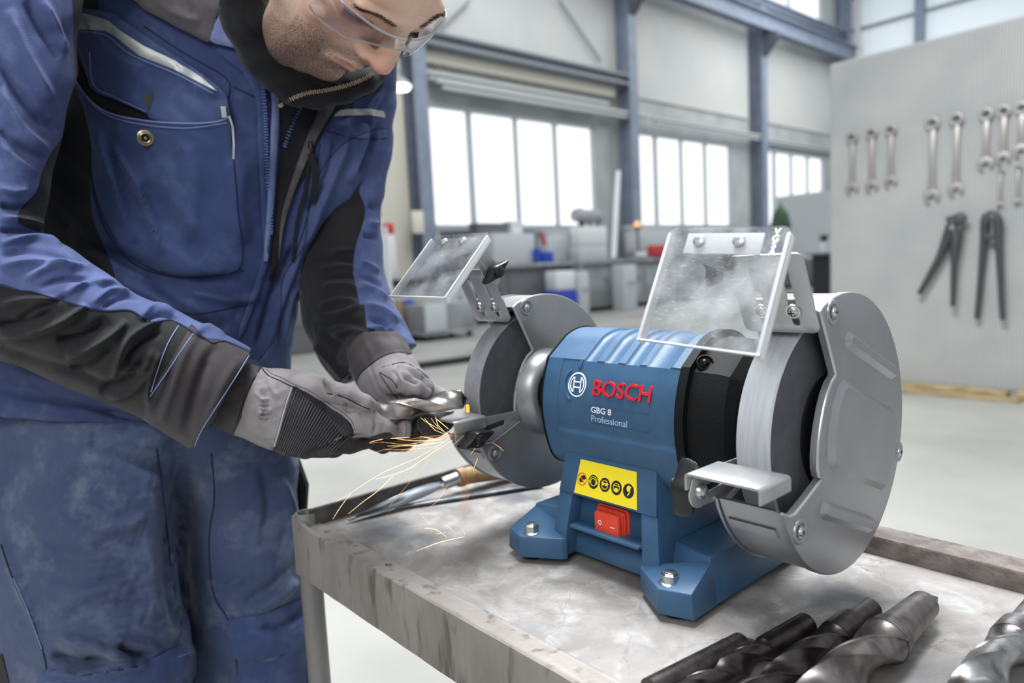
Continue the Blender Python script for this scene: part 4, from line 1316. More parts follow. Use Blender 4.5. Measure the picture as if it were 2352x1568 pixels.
# ---- tool rests
for s in (1, -1):
    bm = bmesh.new()
    x0, x1 = .1500, .2150
    # rounded channel section in (x,z), extruded along y
    sec = []
    rr = .0035
    top = .1565
    pts = [(x0, top-.014)]
    for i in range(6):
        t = PI-PI/2*i/5
        pts.append((x0+rr+rr*math.cos(t), top-rr+rr*math.sin(t)))
    for i in range(6):
        t = PI/2-PI/2*i/5
        pts.append((x1-rr+rr*math.cos(t), top-rr+rr*math.sin(t)))
    pts.append((x1, top-.0125))
    inn = []
    n = len(pts)
    for i in range(n):
        a = Vector(pts[max(i-1, 0)]); b = Vector(pts[min(i+1, n-1)])
        d = (b-a).normalized()
        inn.append(Vector(pts[i])-Vector((-d.y, d.x))*.0022)
    ring = [Vector(p) for p in pts]+inn[::-1]
    ya, yb = -.1480, -.1035
    A = [bm.verts.new((s*p.x, ya, p.y)) for p in ring]
    B = [bm.verts.new((s*p.x, yb, p.y)) for p in ring]
    m_ = len(ring)
    for i in range(m_): bm.faces.new((A[i], A[(i+1) % m_], B[(i+1) % m_], B[i]))
    for k in range(n-1):
        bm.faces.new((A[k], A[k+1], A[m_-2-k], A[m_-1-k]))
        bm.faces.new((B[k+1], B[k], B[m_-1-k], B[m_-2-k]))
    rest = tag(fin('tool_rest', bm, M_plate, grinder, bevel=.0004, angle=40), 'light grey bent steel tool rest')
    bm = bmesh.new()
    fn = lambda p, q, a: (s*a, p, q)
    poly = [(-.1400, .1545), (-.0500, .1530), (-.0475, .1420), (-.0930, .1245)]
    for i in range(7):
        t = math.radians(-70-110*i/6)
        poly.append((-.1330+.0140*math.cos(t), .1390+.0140*math.sin(t)))
    plate(bm, poly, [slot(-.1250, .1380, -.0760, .1425, .0032)], .1524, .1540, fn)
    fin('rest_arm', bm, M_plate, rest, bevel=.0005)
    bm = bmesh.new()
    revolve(bm, [(.0066, .0), (.0062, .002), (.0045, .0042), (.002, .005), (0, .0052)], (s*.1540, -.1320, .1385), (s, 0, 0), 20)
    fin('carriage_bolt', bm, M_chrome, rest)
    if s > 0:
        wing_knob((.1495, -.1320, .1385), (-1, 0, 0), (0, .12, 1), rest, L=.0235, r=.0100, h=.018)
    else:
        wing_knob((-.1495, -.1280, .1350), (1, 0, 0), (0, 1, .12), rest, L=.0235, r=.0100, h=.018)
# ================================================================== STEEL WORKBENCH
def bench_mat():
    m = bpy.data.materials.new('worn_bench_steel')
    m.use_nodes = True
    nt = m.node_tree; b = nt.nodes['Principled BSDF']
    tc = nt.nodes.new('ShaderNodeTexCoord')
    def noise(scale, det, rough=.55, dist=0.0, vec=None, st=None):
        n = nt.nodes.new('ShaderNodeTexNoise'); n.inputs['Scale'].default_value = scale; n.inputs['Detail'].default_value = det
        n.inputs['Roughness'].default_value = rough; n.inputs['Distortion'].default_value = dist
        src = tc.outputs['Object']
        if st:
            mp = nt.nodes.new('ShaderNodeMapping'); mp.inputs['Scale'].default_value = st
            nt.links.new(src, mp.inputs[0]); src = mp.outputs[0]
        nt.links.new(src, n.inputs[0]); return n.outputs[0]
    def rng(x, a, b_, c=0, d=1):
        r = nt.nodes.new('ShaderNodeMapRange'); r.inputs[1].default_value = a; r.inputs[2].default_value = b_
        r.inputs[3].default_value = c; r.inputs[4].default_value = d; nt.links.new(x, r.inputs[0]); return r.outputs[0]
    def mix(f, a, b_):
        x = nt.nodes.new('ShaderNodeMix'); x.data_type = 'RGBA'
        nt.links.new(f, x.inputs[0])
        for k, v in ((6, a), (7, b_)):
            if isinstance(v, tuple): x.inputs[k].default_value = v
            else: nt.links.new(v, x.inputs[k])
        return x.outputs[2]
    c = mix(rng(noise(9, 8, .62, 1.2), .36, .66), srgb(150, 146, 143), srgb(110, 106, 104))
    c = mix(rng(noise(26, 6, .6, .6), .50, .72, 0, .8), c, srgb(174, 174, 175))
    c = mix(rng(noise(5, 7, .65, 1.6), .56, .70, 0, .55), c, srgb(122, 126, 132))
    # fine cracks / drips from a warped distance-to-edge
    vo = nt.nodes.new('ShaderNodeTexVoronoi'); vo.feature = 'DISTANCE_TO_EDGE'; vo.inputs['Scale'].default_value = 13
    mpn = nt.nodes.new('ShaderNodeTexNoise'); mpn.inputs['Scale'].default_value = 14; mpn.inputs['Detail'].default_value = 8
    va = nt.nodes.new('ShaderNodeVectorMath'); va.operation = 'MULTIPLY_ADD'; va.inputs[1].default_value = (.12, .12, .12)
    nt.links.new(tc.outputs['Object'], mpn.inputs[0]); nt.links.new(mpn.outputs['Color'], va.inputs[0]); nt.links.new(tc.outputs['Object'], va.inputs[2])
    nt.links.new(va.outputs[0], vo.inputs[0])
    crack = rng(vo.outputs[0], .0, .012, 1, 0)
    ck = nt.nodes.new('ShaderNodeMath'); ck.operation = 'MULTIPLY'
    nt.links.new(crack, ck.inputs[0]); nt.links.new(rng(noise(6, 3), .42, .56, 0, .8), ck.inputs[1])
    c = mix(ck.outputs[0], c, srgb(112, 106, 102))
    # three broad grease stains of their own shape
    for (px, py, rad, strength) in ((.190, .036, .046, .92), (-.300, -.162, .050, .75), (-.240, -.150, .032, .6), (-.255, .04, .05, .7)):
        sp = nt.nodes.new('ShaderNodeVectorMath'); sp.operation = 'DISTANCE'; sp.inputs[1].default_value = (px, py, 0)
        wv = nt.nodes.new('ShaderNodeVectorMath'); wv.operation = 'MULTIPLY_ADD'; wv.inputs[1].default_value = (.07, .07, 0)
        nz = nt.nodes.new('ShaderNodeTexNoise'); nz.inputs['Scale'].default_value = 22; nz.inputs['Detail'].default_value = 7
        nt.links.new(tc.outputs['Object'], nz.inputs[0]); nt.links.new(nz.outputs['Color'], wv.inputs[0]); nt.links.new(tc.outputs['Object'], wv.inputs[2])
        sb = nt.nodes.new('ShaderNodeVectorMath'); sb.operation = 'SUBTRACT'; sb.inputs[1].default_value = (.035, .035, 0)
        nt.links.new(wv.outputs[0], sb.inputs[0]); nt.links.new(sb.outputs[0], sp.inputs[0])
        c = mix(rng(sp.outputs['Value'], rad*.25, rad, strength, 0), c, srgb(58, 64, 74))
    spk = rng(noise(420, 2, .5), .70, .76, 0, .8)
    c = mix(spk, c, srgb(70, 62, 58))
    nt.links.new(c, b.inputs['Base Color'])
    b.inputs['Metallic'].default_value = .05
    nt.links.new(rng(noise(30, 5), .3, .7, .48, .72), b.inputs['Roughness'])
    bp = nt.nodes.new('ShaderNodeBump'); bp.inputs['Strength'].default_value = .35; bp.inputs['Distance'].default_value = .001
    nt.links.new(noise(120, 5, .7), bp.inputs['Height']); nt.links.new(bp.outputs[0], b.inputs['Normal'])
    return m


def apron_mat():
    m = mat('worn_apron_steel', srgb(152, 146, 142), .6, metal=.2, col2=srgb(128, 122, 117), scale=14, mix=(.42, .66), bump=.4, bscale=150,
            stretch=(1, 1, .35), detail=9)
    nt = m.node_tree; b = nt.nodes['Principled BSDF']
    old = b.inputs['Base Color'].links[0].from_socket
    tc = nt.nodes.new('ShaderNodeTexCoord'); mp = nt.nodes.new('ShaderNodeMapping'); mp.inputs['Scale'].default_value = (60, 60, 14)
    n = nt.nodes.new('ShaderNodeTexNoise'); n.inputs['Scale'].default_value = 1; n.inputs['Detail'].default_value = 6
    nt.links.new(tc.outputs['Object'], mp.inputs[0]); nt.links.new(mp.outputs[0], n.inputs[0])
    r = nt.nodes.new('ShaderNodeMapRange'); r.inputs[1].default_value = .56; r.inputs[2].default_value = .68; r.inputs[4].default_value = .8
    nt.links.new(n.outputs[0], r.inputs[0])
    x = nt.nodes.new('ShaderNodeMix'); x.data_type = 'RGBA'; nt.links.new(r.outputs[0], x.inputs[0]); nt.links.new(old, x.inputs[6])
    x.inputs[7].default_value = srgb(96, 86, 80); nt.links.new(x.outputs[2], b.inputs['Base Color'])
    return m


M_bench = bench_mat()
M_apron = apron_mat()
M_darksteel = mat('dark_rail_steel', srgb(62, 60, 60), .55, metal=.3, col2=srgb(92, 88, 86), scale=30, bump=.3, bscale=200)
M_rail = mat('rusty_rail_steel', srgb(118, 108, 104), .6, metal=.25, col2=srgb(84, 78, 76), scale=45, bump=.4, bscale=240)
M_leg = mat('painted_leg', srgb(132, 132, 129), .5, metal=.15, col2=srgb(110, 109, 106), scale=10, stretch=(1, 1, .3), bump=.2, bscale=100)

bench = tag(empty('steel_workbench', (-.39, -.225, -.85)), 'worn grey steel workbench with raised rims carrying the grinder', 'workbench')
BO = Vector((-.39, -.225, -.85))


def bpart(name, bm, m, **k):
    for v in bm.verts: v.co -= BO
    return fin(name, bm, m, bench, **k)


XE = 1.05     # right end of the bench, outside the picture
bm = bmesh.new()
hole = [(-.1957+.0055*math.cos(2*PI*i/12), -.2166+.0035*math.sin(2*PI*i/12)) for i in range(12)]
plate(bm, [(-.380, -.2090), (XE, -.2090), (XE, .158), (-.380, .158)], [], -.004, 0.0, lambda p, q, a: (p, q, a))
o = bpart('table_top', bm, M_bench, smooth=False)
# shading coordinates of the stains need world-like object space
for v in o.data.vertices: v.co += BO
o.location = -BO
# front rim: a rolled strip a little above the sheet, then the apron
bm = bmesh.new()
plate(bm, [(-.3860, -.2330), (XE, -.2330), (XE, -.2080), (-.3800, -.2080)], [hole], -.005, .0022, lambda p, q, a: (p, q, a))
bpart('front_rim', bm, M_apron, bevel=.0009)
bm = bmesh.new()
n = 60
xs = [-.4050+(XE+.4050)*(i/n)**1.5 for i in range(n+1)]
prof = [(-.2300, .0022), (-.2335, .0030), (-.2352, .0015), (-.2356, -.0040), (-.2356, -.0660), (-.2335, -.0685), (-.2310, -.0660), (-.2310, -.004)]
rows = [[bm.verts.new((x, y+random.uniform(-.0002, .0002), z+.00035*math.sin(x*90)+(.0105*math.exp(-((x+.405)/.038)**2) if z > -.01 else 0)+random.uniform(-.0003, .0003))) for (y, z) in prof] for x in xs]
for a, b in zip(rows, rows[1:]):
    for k in range(len(prof)): bm.faces.new((a[k], a[(k+1) % len(prof)], b[(k+1) % len(prof)], b[k]))
bm.faces.new(rows[0][::-1]); bm.faces.new(rows[-1])
bpart('front_apron', bm, M_apron)
# left end: upright flange, dark inside
bm = bmesh.new()
hexa(bm, [(-.3860, -.2200, .0225), (-.3800, -.2200, .0225), (-.3800, .1900, .0225), (-.3860, .1900, .0225)],
     [(-.3860, -.2200, -.066), (-.3790, -.2200, -.066), (-.3790, .1900, -.066), (-.3860, .1900, -.066)])
bpart('end_flange', bm, M_darksteel, bevel=.0006)
# back rail: angle section
bm = bmesh.new()
n = 50
prof = [(.1550, -.002), (.1550, .0185), (.1562, .0205), (.1860, .0215), (.1872, .0190), (.1872, -.0620), (.1850, -.0620), (.1845, .0170), (.1585, .0165), (.1580, -.002)]
xs = [-.386+(XE+.386)*i/n for i in range(n+1)]
rows = [[bm.verts.new((x, y, z+random.uniform(-.0003, .0003))) for (y, z) in prof] for x in xs]
for a, b in zip(rows, rows[1:]):
    for k in range(len(prof)): bm.faces.new((a[k], a[(k+1) % len(prof)], b[(k+1) % len(prof)], b[k]))
bm.faces.new(rows[0][::-1]); bm.faces.new(rows[-1])
bpart('back_rail', bm, M_rail)
# legs: open tubes at the corners
for (x, y, top) in ((-.3930, -.2210, .0170), (-.3930, .1750, .0170), (XE-.02, -.2210, -.01), (XE-.02, .1750, -.01)):
    bm = bmesh.new()
    revolve(bm, [(.0135, -.85), (.0145, -.85), (.0145, top-.001), (.0138, top), (.0118, top), (.0112, top-.002), (.0112, top-.05), (0, top-.05)],
            (x, y, 0), (0, 0, 1), 28)
    bpart('leg', bm, M_leg)
bm = bmesh.new()
hexa(bm, [(-.385, -.22, -.62), (XE-.02, -.22, -.62), (XE-.02, .175, -.62), (-.385, .175, -.62)],
     [(-.385, -.22, -.635), (XE-.02, -.22, -.635), (XE-.02, .175, -.635), (-.385, .175, -.635)])
bpart('lower_shelf', bm, M_leg)

# ================================================================== TWIST DRILLS
M_drill = mat('dark_tool_steel', srgb(88, 82, 82), .34, metal=.85, col2=srgb(64, 59, 60), scale=70, bump=.25, bscale=700, dist=.0004)
M_drillD = mat('worn_tool_steel', srgb(128, 122, 120), .36, metal=.8, col2=srgb(88, 82, 82), scale=60, bump=.25, bscale=600, dist=.0004)
M_drillE = mat('bright_tool_steel', srgb(160, 162, 164), .28, metal=.9, col2=srgb(98, 92, 92), scale=60, bump=.25, bscale=600, dist=.0004)
M_held = mat('ground_drill_steel', srgb(172, 168, 166), .27, metal=.9, col2=srgb(120, 112, 110), scale=50, bump=.2, bscale=600, dist=.0004)


def flute_mesh(L, R, pitch, phase=0.0, tip=True, M=80, seg_len=.0014, hand=1, shank_at_end=True):
    """fluted body along +x from 0 to L; point at x=0"""
    V, F = [], []
    n = max(8, int(L/seg_len))
    tl = R*.55 if tip else 0
    for i in range(n+1):
        x = L*i/n
        ph = phase+hand*2*PI*x/pitch
        fade = min(1.0, (L-x)/(R*1.6)) if shank_at_end else 1.0
        kt = 1.0
        if tip and x < tl: kt = max(.04, x/tl)
        for k in range(M):
            t = 2*PI*k/M
            # two flutes: a circular scoop facing t=0 and pi
            a = ((t+PI/2) % PI)-PI/2
            w = 1.02
            r = R
            if abs(a) < w:
                q = a/w
                r = R*(1-(.52*fade**.6)*(1-q*q)**.58)
            elif w <= a < w+.13:
                r = R*1.0
            else:
                r = R*.955
            r *= kt
            V.append((x, r*math.cos(t+ph), r*math.sin(t+ph)))
    for i in range(n):
        for k in range(M):
            a = i*M+k; b = i*M+(k+1) % M
            F.append((a, b, b+M, a+M))
    F.append(tuple(range(M))[::-1]); F.append(tuple(n*M+k for k in range(M)))
    return V, F


def place(V, o, d):
    d = Vector(d).normalized(); z = Vector((0, 0, 1))
    s_ = z.cross(d).normalized(); u = d.cross(s_)
    o = Vector(o)
    return [tuple(o+d*v[0]+s_*v[1]+u*v[2]) for v in V]


def drill(name, label, end, start, R, pitch, shank, m, group=None, phase=0.0, tip=True, flute=None, tang=None):
    """end = where flutes stop (towards the shank), start = drill point, shank: list of (radius, length) after the flutes"""
    end, start = Vector(end), Vector(start)
    d = (end-start); L = d.length; d.normalize()
    root = tag(empty(name, start), label, 'drill bit', group)
    V, F = flute_mesh(L, R, pitch, phase, tip)
    V = [tuple(Vector(p)-start) for p in place(V, start, d)]
    fl = pymesh('flutes', V, F, m, root, angle=24)
    bm = bmesh.new()
    prof = [(0, -.001)]
    x = -.001
    last = R*.985
    prof.append((last, x)); x = 0
    for (r0, r1, l) in shank:
        prof.append((r0, x)); x += l; prof.append((r1, x))
    prof.append((max(prof[-1][0]-.0010, .0005), x+.0010)); prof.append((0, x+.0010))
    revolve(bm, prof, end-start, d, 40)
    fin('shank', bm, m, root, angle=30)
    if tang:
        bm = bmesh.new()
        zz = Vector((0, 0, 1)); s_ = zz.cross(d).normalized(); u = d.cross(s_)
        w, h, l = tang
        p = end-start+d*(x-.002)
        a = [p+s_*w+u*h, p-s_*w+u*h, p-s_*w-u*h, p+s_*w-u*h]
        b = [p+d*l+s_*w*.8+u*h*.5, p+d*l-s_*w*.8+u*h*.5, p+d*l-s_*w*.8-u*h*.5, p+d*l+s_*w*.8-u*h*.5]
        hexa(bm, a, b)
        fin('tang', bm, m, root, bevel=.0006)
    return root


# flat-ended punch-like boring tool lying furthest left
a = Vector((.1665, -.1900, .0105)); b_ = Vector((.1790, -.1000, .0105))
root = tag(empty('boring_bar', b_), 'dark round steel bar with a flattened end, leftmost of the tools in front', 'tool bar')
bm = bmesh.new()
d = (b_-a).normalized()
tube(bm, [a-d*.025-b_, a-b_, a+d*.06-b_, b_-d*.014-b_], [.0102, .0102, .0102, .0102], 28)
fin('shank', bm, M_drill, root)
bm = bmesh.new()
s_ = Vector((0, 0, 1)).cross(d).normalized()
zz = Vector((0, 0, 1))
secs = []
for t, w, h in ((-.030, .0101, .0101), (-.018, .0112, .0085), (-.006, .0118, .0055), (.004, .0108, .0038), (.0065, .0090, .0030)):
    c = d*t+zz*(-.0105+.0104*(h/.0101)+.0008)
    secs.append([bm.verts.new(c+s_*(w*math.cos(2*PI*k/28))+zz*(h*math.sin(2*PI*k/28))) for k in range(28)])
for p, q in zip(secs, secs[1:]):
    for k in range(28): bm.faces.new((p[k], p[(k+1) % 28], q[(k+1) % 28], q[k]))
bm.faces.new(secs[0][::-1]); bm.faces.new(secs[-1])
fin('flattened_end', bm, M_drill, root, angle=40)

drill('twist_drill', 'dark twist drill with a plain round shank, second tool from the left in front', (.1925, -.1040, .0100), (.1785, -.2240, .0085), .0098, .105,
      [(.0098, .0098, .056)], M_drill, 'drill bits lying on the bench', phase=.6)
drill('twist_drill', 'dark twist drill with a stepped-down shank, lying against the large taper-shank drill', (.2262, -.0560, .0132), (.2198, -.2230, .0120), .0130, .150,
      [(.0130, .0130, .028), (.0098, .0098, .036)], M_drill, 'drill bits lying on the bench', phase=1.0)
drill('twist_drill', 'large worn twist drill with a tapered shank and tang, centre right in front', (.2600, -.0440, .0180), (.2568, -.2270, .0165), .0185, .200,
      [(.0168, .0168, .012), (.0152, .0118, .068)], M_drillD, 'drill bits lying on the bench', phase=2.2, tang=(.0062, .0042, .020))
drill('twist_drill', 'brighter twist drill cut by the right edge of the picture', (.3290, .0180, .0170), (.3260, -.1800, .0165), .0165, .170,
      [(.0165, .0160, .022), (.0125, .0118, .070)], M_drillE, 'drill bits lying on the bench', phase=.4)

# ================================================================== SCRAPER
M_wood = mat('turned_wood', srgb(170, 142, 102), .55, col2=srgb(138, 108, 72), scale=18, stretch=(1, 6, 6), bump=.2, bscale=120)
M_blade = mat('polished_blade', srgb(205, 214, 222), .16, metal=1.0)
sc_root = tag(empty('hand_scraper', (-.3450, -.0050, 0)), 'triangular hand scraper with a bright blade and turned wooden handle lying by the left rim', 'scraper')
SO = Vector((-.3450, -.0050, 0))
p0 = Vector((-.3540, -.1830, .0030)); p1 = Vector((-.3410, -.0320, .0210)); p2 = Vector((-.3390, -.0080, .0235)); p3 = Vector((-.3260, .1200, .0190))
d = (p1-p0).normalized(); sd = d.cross(Vector((0, 0, 1))).normalized(); ud = sd.cross(d)
bm = bmesh.new()
secs = []
for t, w in ((0, .0008), (.10, .0035), (.25, .0068), (.45, .0088), (.70, .0098), (.85, .0080), (.93, .0050), (1.0, .0036)):
    c = p0.lerp(p1, t)-SO
    secs.append([bm.verts.new(c+ud*w*.95), bm.verts.new(c+sd*w-ud*w*.5), bm.verts.new(c-sd*w-ud*w*.5)])
for a, b in zip(secs, secs[1:]):
    for k in range(3): bm.faces.new((a[k], a[(k+1) % 3], b[(k+1) % 3], b[k]))
bm.faces.new(secs[0][::-1]); bm.faces.new(secs[-1])
fin('blade', bm, M_blade, sc_root, bevel=.0003)
bm = bmesh.new()
dd = (p2-p1).normalized()
revolve(bm, [(0, -.004), (.0085, -.004), (.0095, .0), (.0095, .018), (.0105, .020), (0, .020)], p1-SO, dd, 24)
tag(fin('ferrule', bm, M_chrome, sc_root), 'bright steel ferrule')
bm = bmesh.new()
ax = (p3-p2).normalized()
revolve(bm, [(0, -.004), (.0125, -.004), (.0140, 0), (.0140, .004), (.0125, .012), (.0130, .030), (.0150, .055), (.0165, .080), (.0150, .105), (.0100, .120), (0, .124)], p2-SO, ax, 32)
fin('handle', bm, M_wood, sc_root)
# flat strip added in place of a second tool's reflection, half under it
root = tag(empty('reflection_strip', (-.3080, -.03, 0)), 'dull grey strip added for a tool reflection under the wooden-handled scraper', 'reflection strip')
a = Vector((-.3480, -.1150, .0030)); b = Vector((-.2700, .0900, .0030)); FO = Vector((-.3080, -.03, 0))
d = (b-a).normalized(); s_ = d.cross(Vector((0, 0, 1)))
bm = bmesh.new()
hexa(bm, [a+s_*.003-FO, b+s_*.011-FO, b-s_*.011-FO, a-s_*.003-FO], [Vector((p.x, p.y, .0062)) for p in (a+s_*.003-FO, b+s_*.011-FO, b-s_*.011-FO, a-s_*.003-FO)])
M_strip = mat('dull_strip_steel', srgb(140, 146, 154), .35, metal=.8, col2=srgb(90, 94, 100), scale=40)
fin('strip_body', bm, M_strip, root, bevel=.0008)
# ================================================================== PERSON: sculpting tools
import openvdb as vdb
KZ = .9/FPX                       # one sculpting unit = .56 mm
fw, rt, up_, cam_ = (np.array(v, dtype=np.float64) for v in (FW, RT, UP, CAM))


def S(P):
    """sculpting units (u, v, w) -> metres in the hall; w is the depth past 0.9 m"""
    P = np.atleast_2d(np.asarray(P, dtype=np.float64))
    d = .9+P[:, 2:3]*KZ
    return cam_+d*(fw+(P[:, 0:1]-1176)/FPX*rt-(P[:, 1:2]-784)/FPX*up_)


class Clay:
    def __init__(s, lo, hi, vox):
        s.lo = np.array(lo, float); s.vox = vox
        n = ((np.array(hi)-s.lo)/vox).astype(int)+1
        s.ax = [(s.lo[i]+vox*np.arange(n[i])).astype(np.float32) for i in range(3)]
        s.D = np.full(n, 60.0, np.float32)

    def _sub(s, lo, hi):
        sl = []
        for i in range(3):
            a = int(max(0, math.floor((lo[i]-s.lo[i])/s.vox))); b = int(min(s.D.shape[i], math.ceil((hi[i]-s.lo[i])/s.vox)+1))
            if b <= a: return None
            sl.append(slice(a, b))
        return tuple(sl)

    def cone(s, a, b, r1, r2=None, k=12.0, sq=1.0, cut=False):
        """round cone a->b; sq squashes its depth"""
        if r2 is None: r2 = r1
        a = np.array(a, np.float32); b = np.array(b, np.float32)
        m = max(r1, r2)+3*k+12
        lo = np.minimum(a, b)-m; hi = np.maximum(a, b)+m
        sl = s._sub(lo, hi)
        if sl is None: return s
        X = s.ax[0][sl[0]][:, None, None]; Y = s.ax[1][sl[1]][None, :, None]; Z = s.ax[2][sl[2]][None, None, :]
        px, py, pz = X-a[0], Y-a[1], (Z-a[2])/sq
        bx, by, bz = b[0]-a[0], b[1]-a[1], (b[2]-a[2])/sq
        bb = bx*bx+by*by+bz*bz+1e-6
        h = np.clip((px*bx+py*by+pz*bz)/bb, 0, 1)
        d = np.sqrt((px-h*bx)**2+(py-h*by)**2+(pz-h*bz)**2)-(r1+(r2-r1)*h)
        s._mix(sl, d, k, cut)
        return s

    def ell(s, c, r, k=12.0, M=None, cut=False):
        c = np.array(c, np.float32); r = np.array(r, np.float32)
        m = float(r.max())+3*k+12
        sl = s._sub(c-m, c+m)
        if sl is None: return s
        X = s.ax[0][sl[0]][:, None, None]-c[0]; Y = s.ax[1][sl[1]][None, :, None]-c[1]; Z = s.ax[2][sl[2]][None, None, :]-c[2]
        if M is not None:
            X, Y, Z = (M[i][0]*X+M[i][1]*Y+M[i][2]*Z for i in range(3))
        q = np.sqrt((X/r[0])**2+(Y/r[1])**2+(Z/r[2])**2)
        q2 = np.sqrt((X/r[0]**2)**2+(Y/r[1]**2)**2+(Z/r[2]**2)**2)+1e-6
        s._mix(sl, q*(q-1)/q2, k, cut)
        return s

    def plane_cut(s, p, n, k=3.0, box_=None):
        """remove what lies beyond the plane p,n inside the given bounds"""
        lo, hi = box_ if box_ else (s.lo, [a[-1] for a in s.ax])
        sl = s._sub(lo, hi)
        X = s.ax[0][sl[0]][:, None, None]-p[0]; Y = s.ax[1][sl[1]][None, :, None]-p[1]; Z = s.ax[2][sl[2]][None, None, :]-p[2]
        n = np.array(n, float); n /= np.linalg.norm(n)
        d = X*n[0]+Y*n[1]+Z*n[2]
        s.D[sl] = np.maximum(s.D[sl], d)
        return s

    def _mix(s, sl, d, k, cut):
        A = s.D[sl]
        if cut:
            h = np.clip(.5-.5*(A+d)/k, 0, 1) if k > 0 else (A+d < 0)
            s.D[sl] = A*(1-h)-d*h+k*h*(1-h)
        else:
            h = np.clip(.5+.5*(A-d)/k, 0, 1)
            s.D[sl] = A*(1-h)+d*h-k*h*(1-h)

    def chain(s, pts, k=12.0, sq=1.0):
        for p, q in zip(pts, pts[1:]):
            s.cone(p[:3], q[:3], p[3], q[3], k, sq)
        return s

    def mesh(s):
        D = np.clip(s.D, -3*s.vox, 3*s.vox)
        # close the volume at the bounds
        for i in range(3):
            sl = [slice(None)]*3
            for e in (0, -1):
                sl[i] = e; D[tuple(sl)] = 3*s.vox
        g = vdb.FloatGrid(3*s.vox)
        g.copyFromArray(D)
        pts, quads = g.convertToQuads(0.0)
        V = pts.astype(np.float64)*s.vox+s.lo
        return V, quads.astype(np.int64)


def vnormals(V, F):
    a = V[F[:, 2]]-V[F[:, 0]]; b = V[F[:, 3]]-V[F[:, 1]]
    n = np.cross(a, b); N = np.zeros_like(V)
    for i in range(4): np.add.at(N, F[:, i], n)
    N /= np.linalg.norm(N, axis=1)[:, None]+1e-9
    return N


def smooth(V, F, it=2, lam=.5):
    E = np.concatenate([F[:, [0, 1]], F[:, [1, 2]], F[:, [2, 3]], F[:, [3, 0]]])
    for _ in range(it):
        A = np.zeros_like(V); c = np.zeros(len(V))
        np.add.at(A, E[:, 0], V[E[:, 1]]); np.add.at(A, E[:, 1], V[E[:, 0]])
        np.add.at(c, E[:, 0], 1); np.add.at(c, E[:, 1], 1)
        V = V*(1-lam)+lam*A/c[:, None]
    return V


def catmull(pts, step=8.0, closed=False):
    P = [np.array(p, float) for p in pts]; n = len(P); out = []
    rng_ = range(n) if closed else range(n-1)
    for i in rng_:
        p0 = P[(i-1) % n] if (closed or i > 0) else P[i]; p1 = P[i]; p2 = P[(i+1) % n]; p3 = P[(i+2) % n] if (closed or i+2 < n) else P[(i+1) % n]
        m = max(1, int(np.linalg.norm((p2-p1)[:2])/step))
        for k in range(m):
            t = k/m
            out.append(.5*((2*p1)+(-p0+p2)*t+(2*p0-5*p1+4*p2-p3)*t*t+(-p0+3*p1-3*p2+p3)*t**3))
    if not closed: out.append(P[-1])
    return np.array(out)


def pl_dist(UV, poly, closed=False):
    """distance from points UV (n,2) to a polyline, and the fraction along it"""
    best = np.full(len(UV), 1e9); frac = np.zeros(len(UV))
    m = len(poly) if closed else len(poly)-1
    for i in range(m):
        a = poly[i][:2]; b = poly[(i+1) % len(poly)][:2]; ab = b-a
        h = np.clip(((UV-a)@ab)/(ab@ab+1e-9), 0, 1)
        d = np.linalg.norm(UV-a-h[:, None]*ab, axis=1)
        w = d < best
        best[w] = d[w]; frac[w] = (i+h[w])/m
    return best, frac


def inside(UV, poly):
    c = np.zeros(len(UV), bool); n = len(poly); x, y = UV[:, 0], UV[:, 1]
    for i in range(n):
        x1, y1 = poly[i][:2]; x2, y2 = poly[(i+1) % n][:2]
        if y1 == y2: continue
        t = ((y1 > y) != (y2 > y)) & (x < (x2-x1)*(y-y1)/(y2-y1)+x1)
        c ^= t
    return c


def folds(V, N, FL_, front=True):
    """push cloth ridges (+) and valleys (-) along drawn crease lines"""
    UV = V[:, :2]
    disp = np.zeros(len(V))
    face = np.clip(-N[:, 2]*2.2+.35, 0, 1) if front else 1.0
    for f in FL_:
        pts, w, amp = f[0], f[1], f[2]
        P = catmull(pts, 14)
        lo = P[:, :2].min(0)-3*w; hi = P[:, :2].max(0)+3*w
        m = np.where((UV[:, 0] > lo[0]) & (UV[:, 0] < hi[0]) & (UV[:, 1] > lo[1]) & (UV[:, 1] < hi[1]))[0]
        if len(m) == 0: continue
        d, t = pl_dist(UV[m], P)
        end = np.clip(np.minimum(t, 1-t)*4.5, 0, 1)**.7
        disp[m] += amp*np.exp(-(d/w)**2)*end
    return V+N*(disp*face)[:, None], disp


def wavy(V, N, amp, scale, seed=0, ani=(1, 1, 1)):
    rng_ = np.random.default_rng(seed)
    P = V*np.array(ani)/scale
    w = np.zeros(len(V))
    off = sum(np.sin(P@rng_.normal(0, 1.0, 3)+rng_.uniform(0, 6))[:, None]*rng_.normal(0, .6, 3) for _ in range(3))
    Q = P+off
    for k in range(7):
        w += np.sin(Q@rng_.normal(0, 1.6, 3)+rng_.uniform(0, 6))/7*1.6
    return V+N*(amp*w)[:, None]


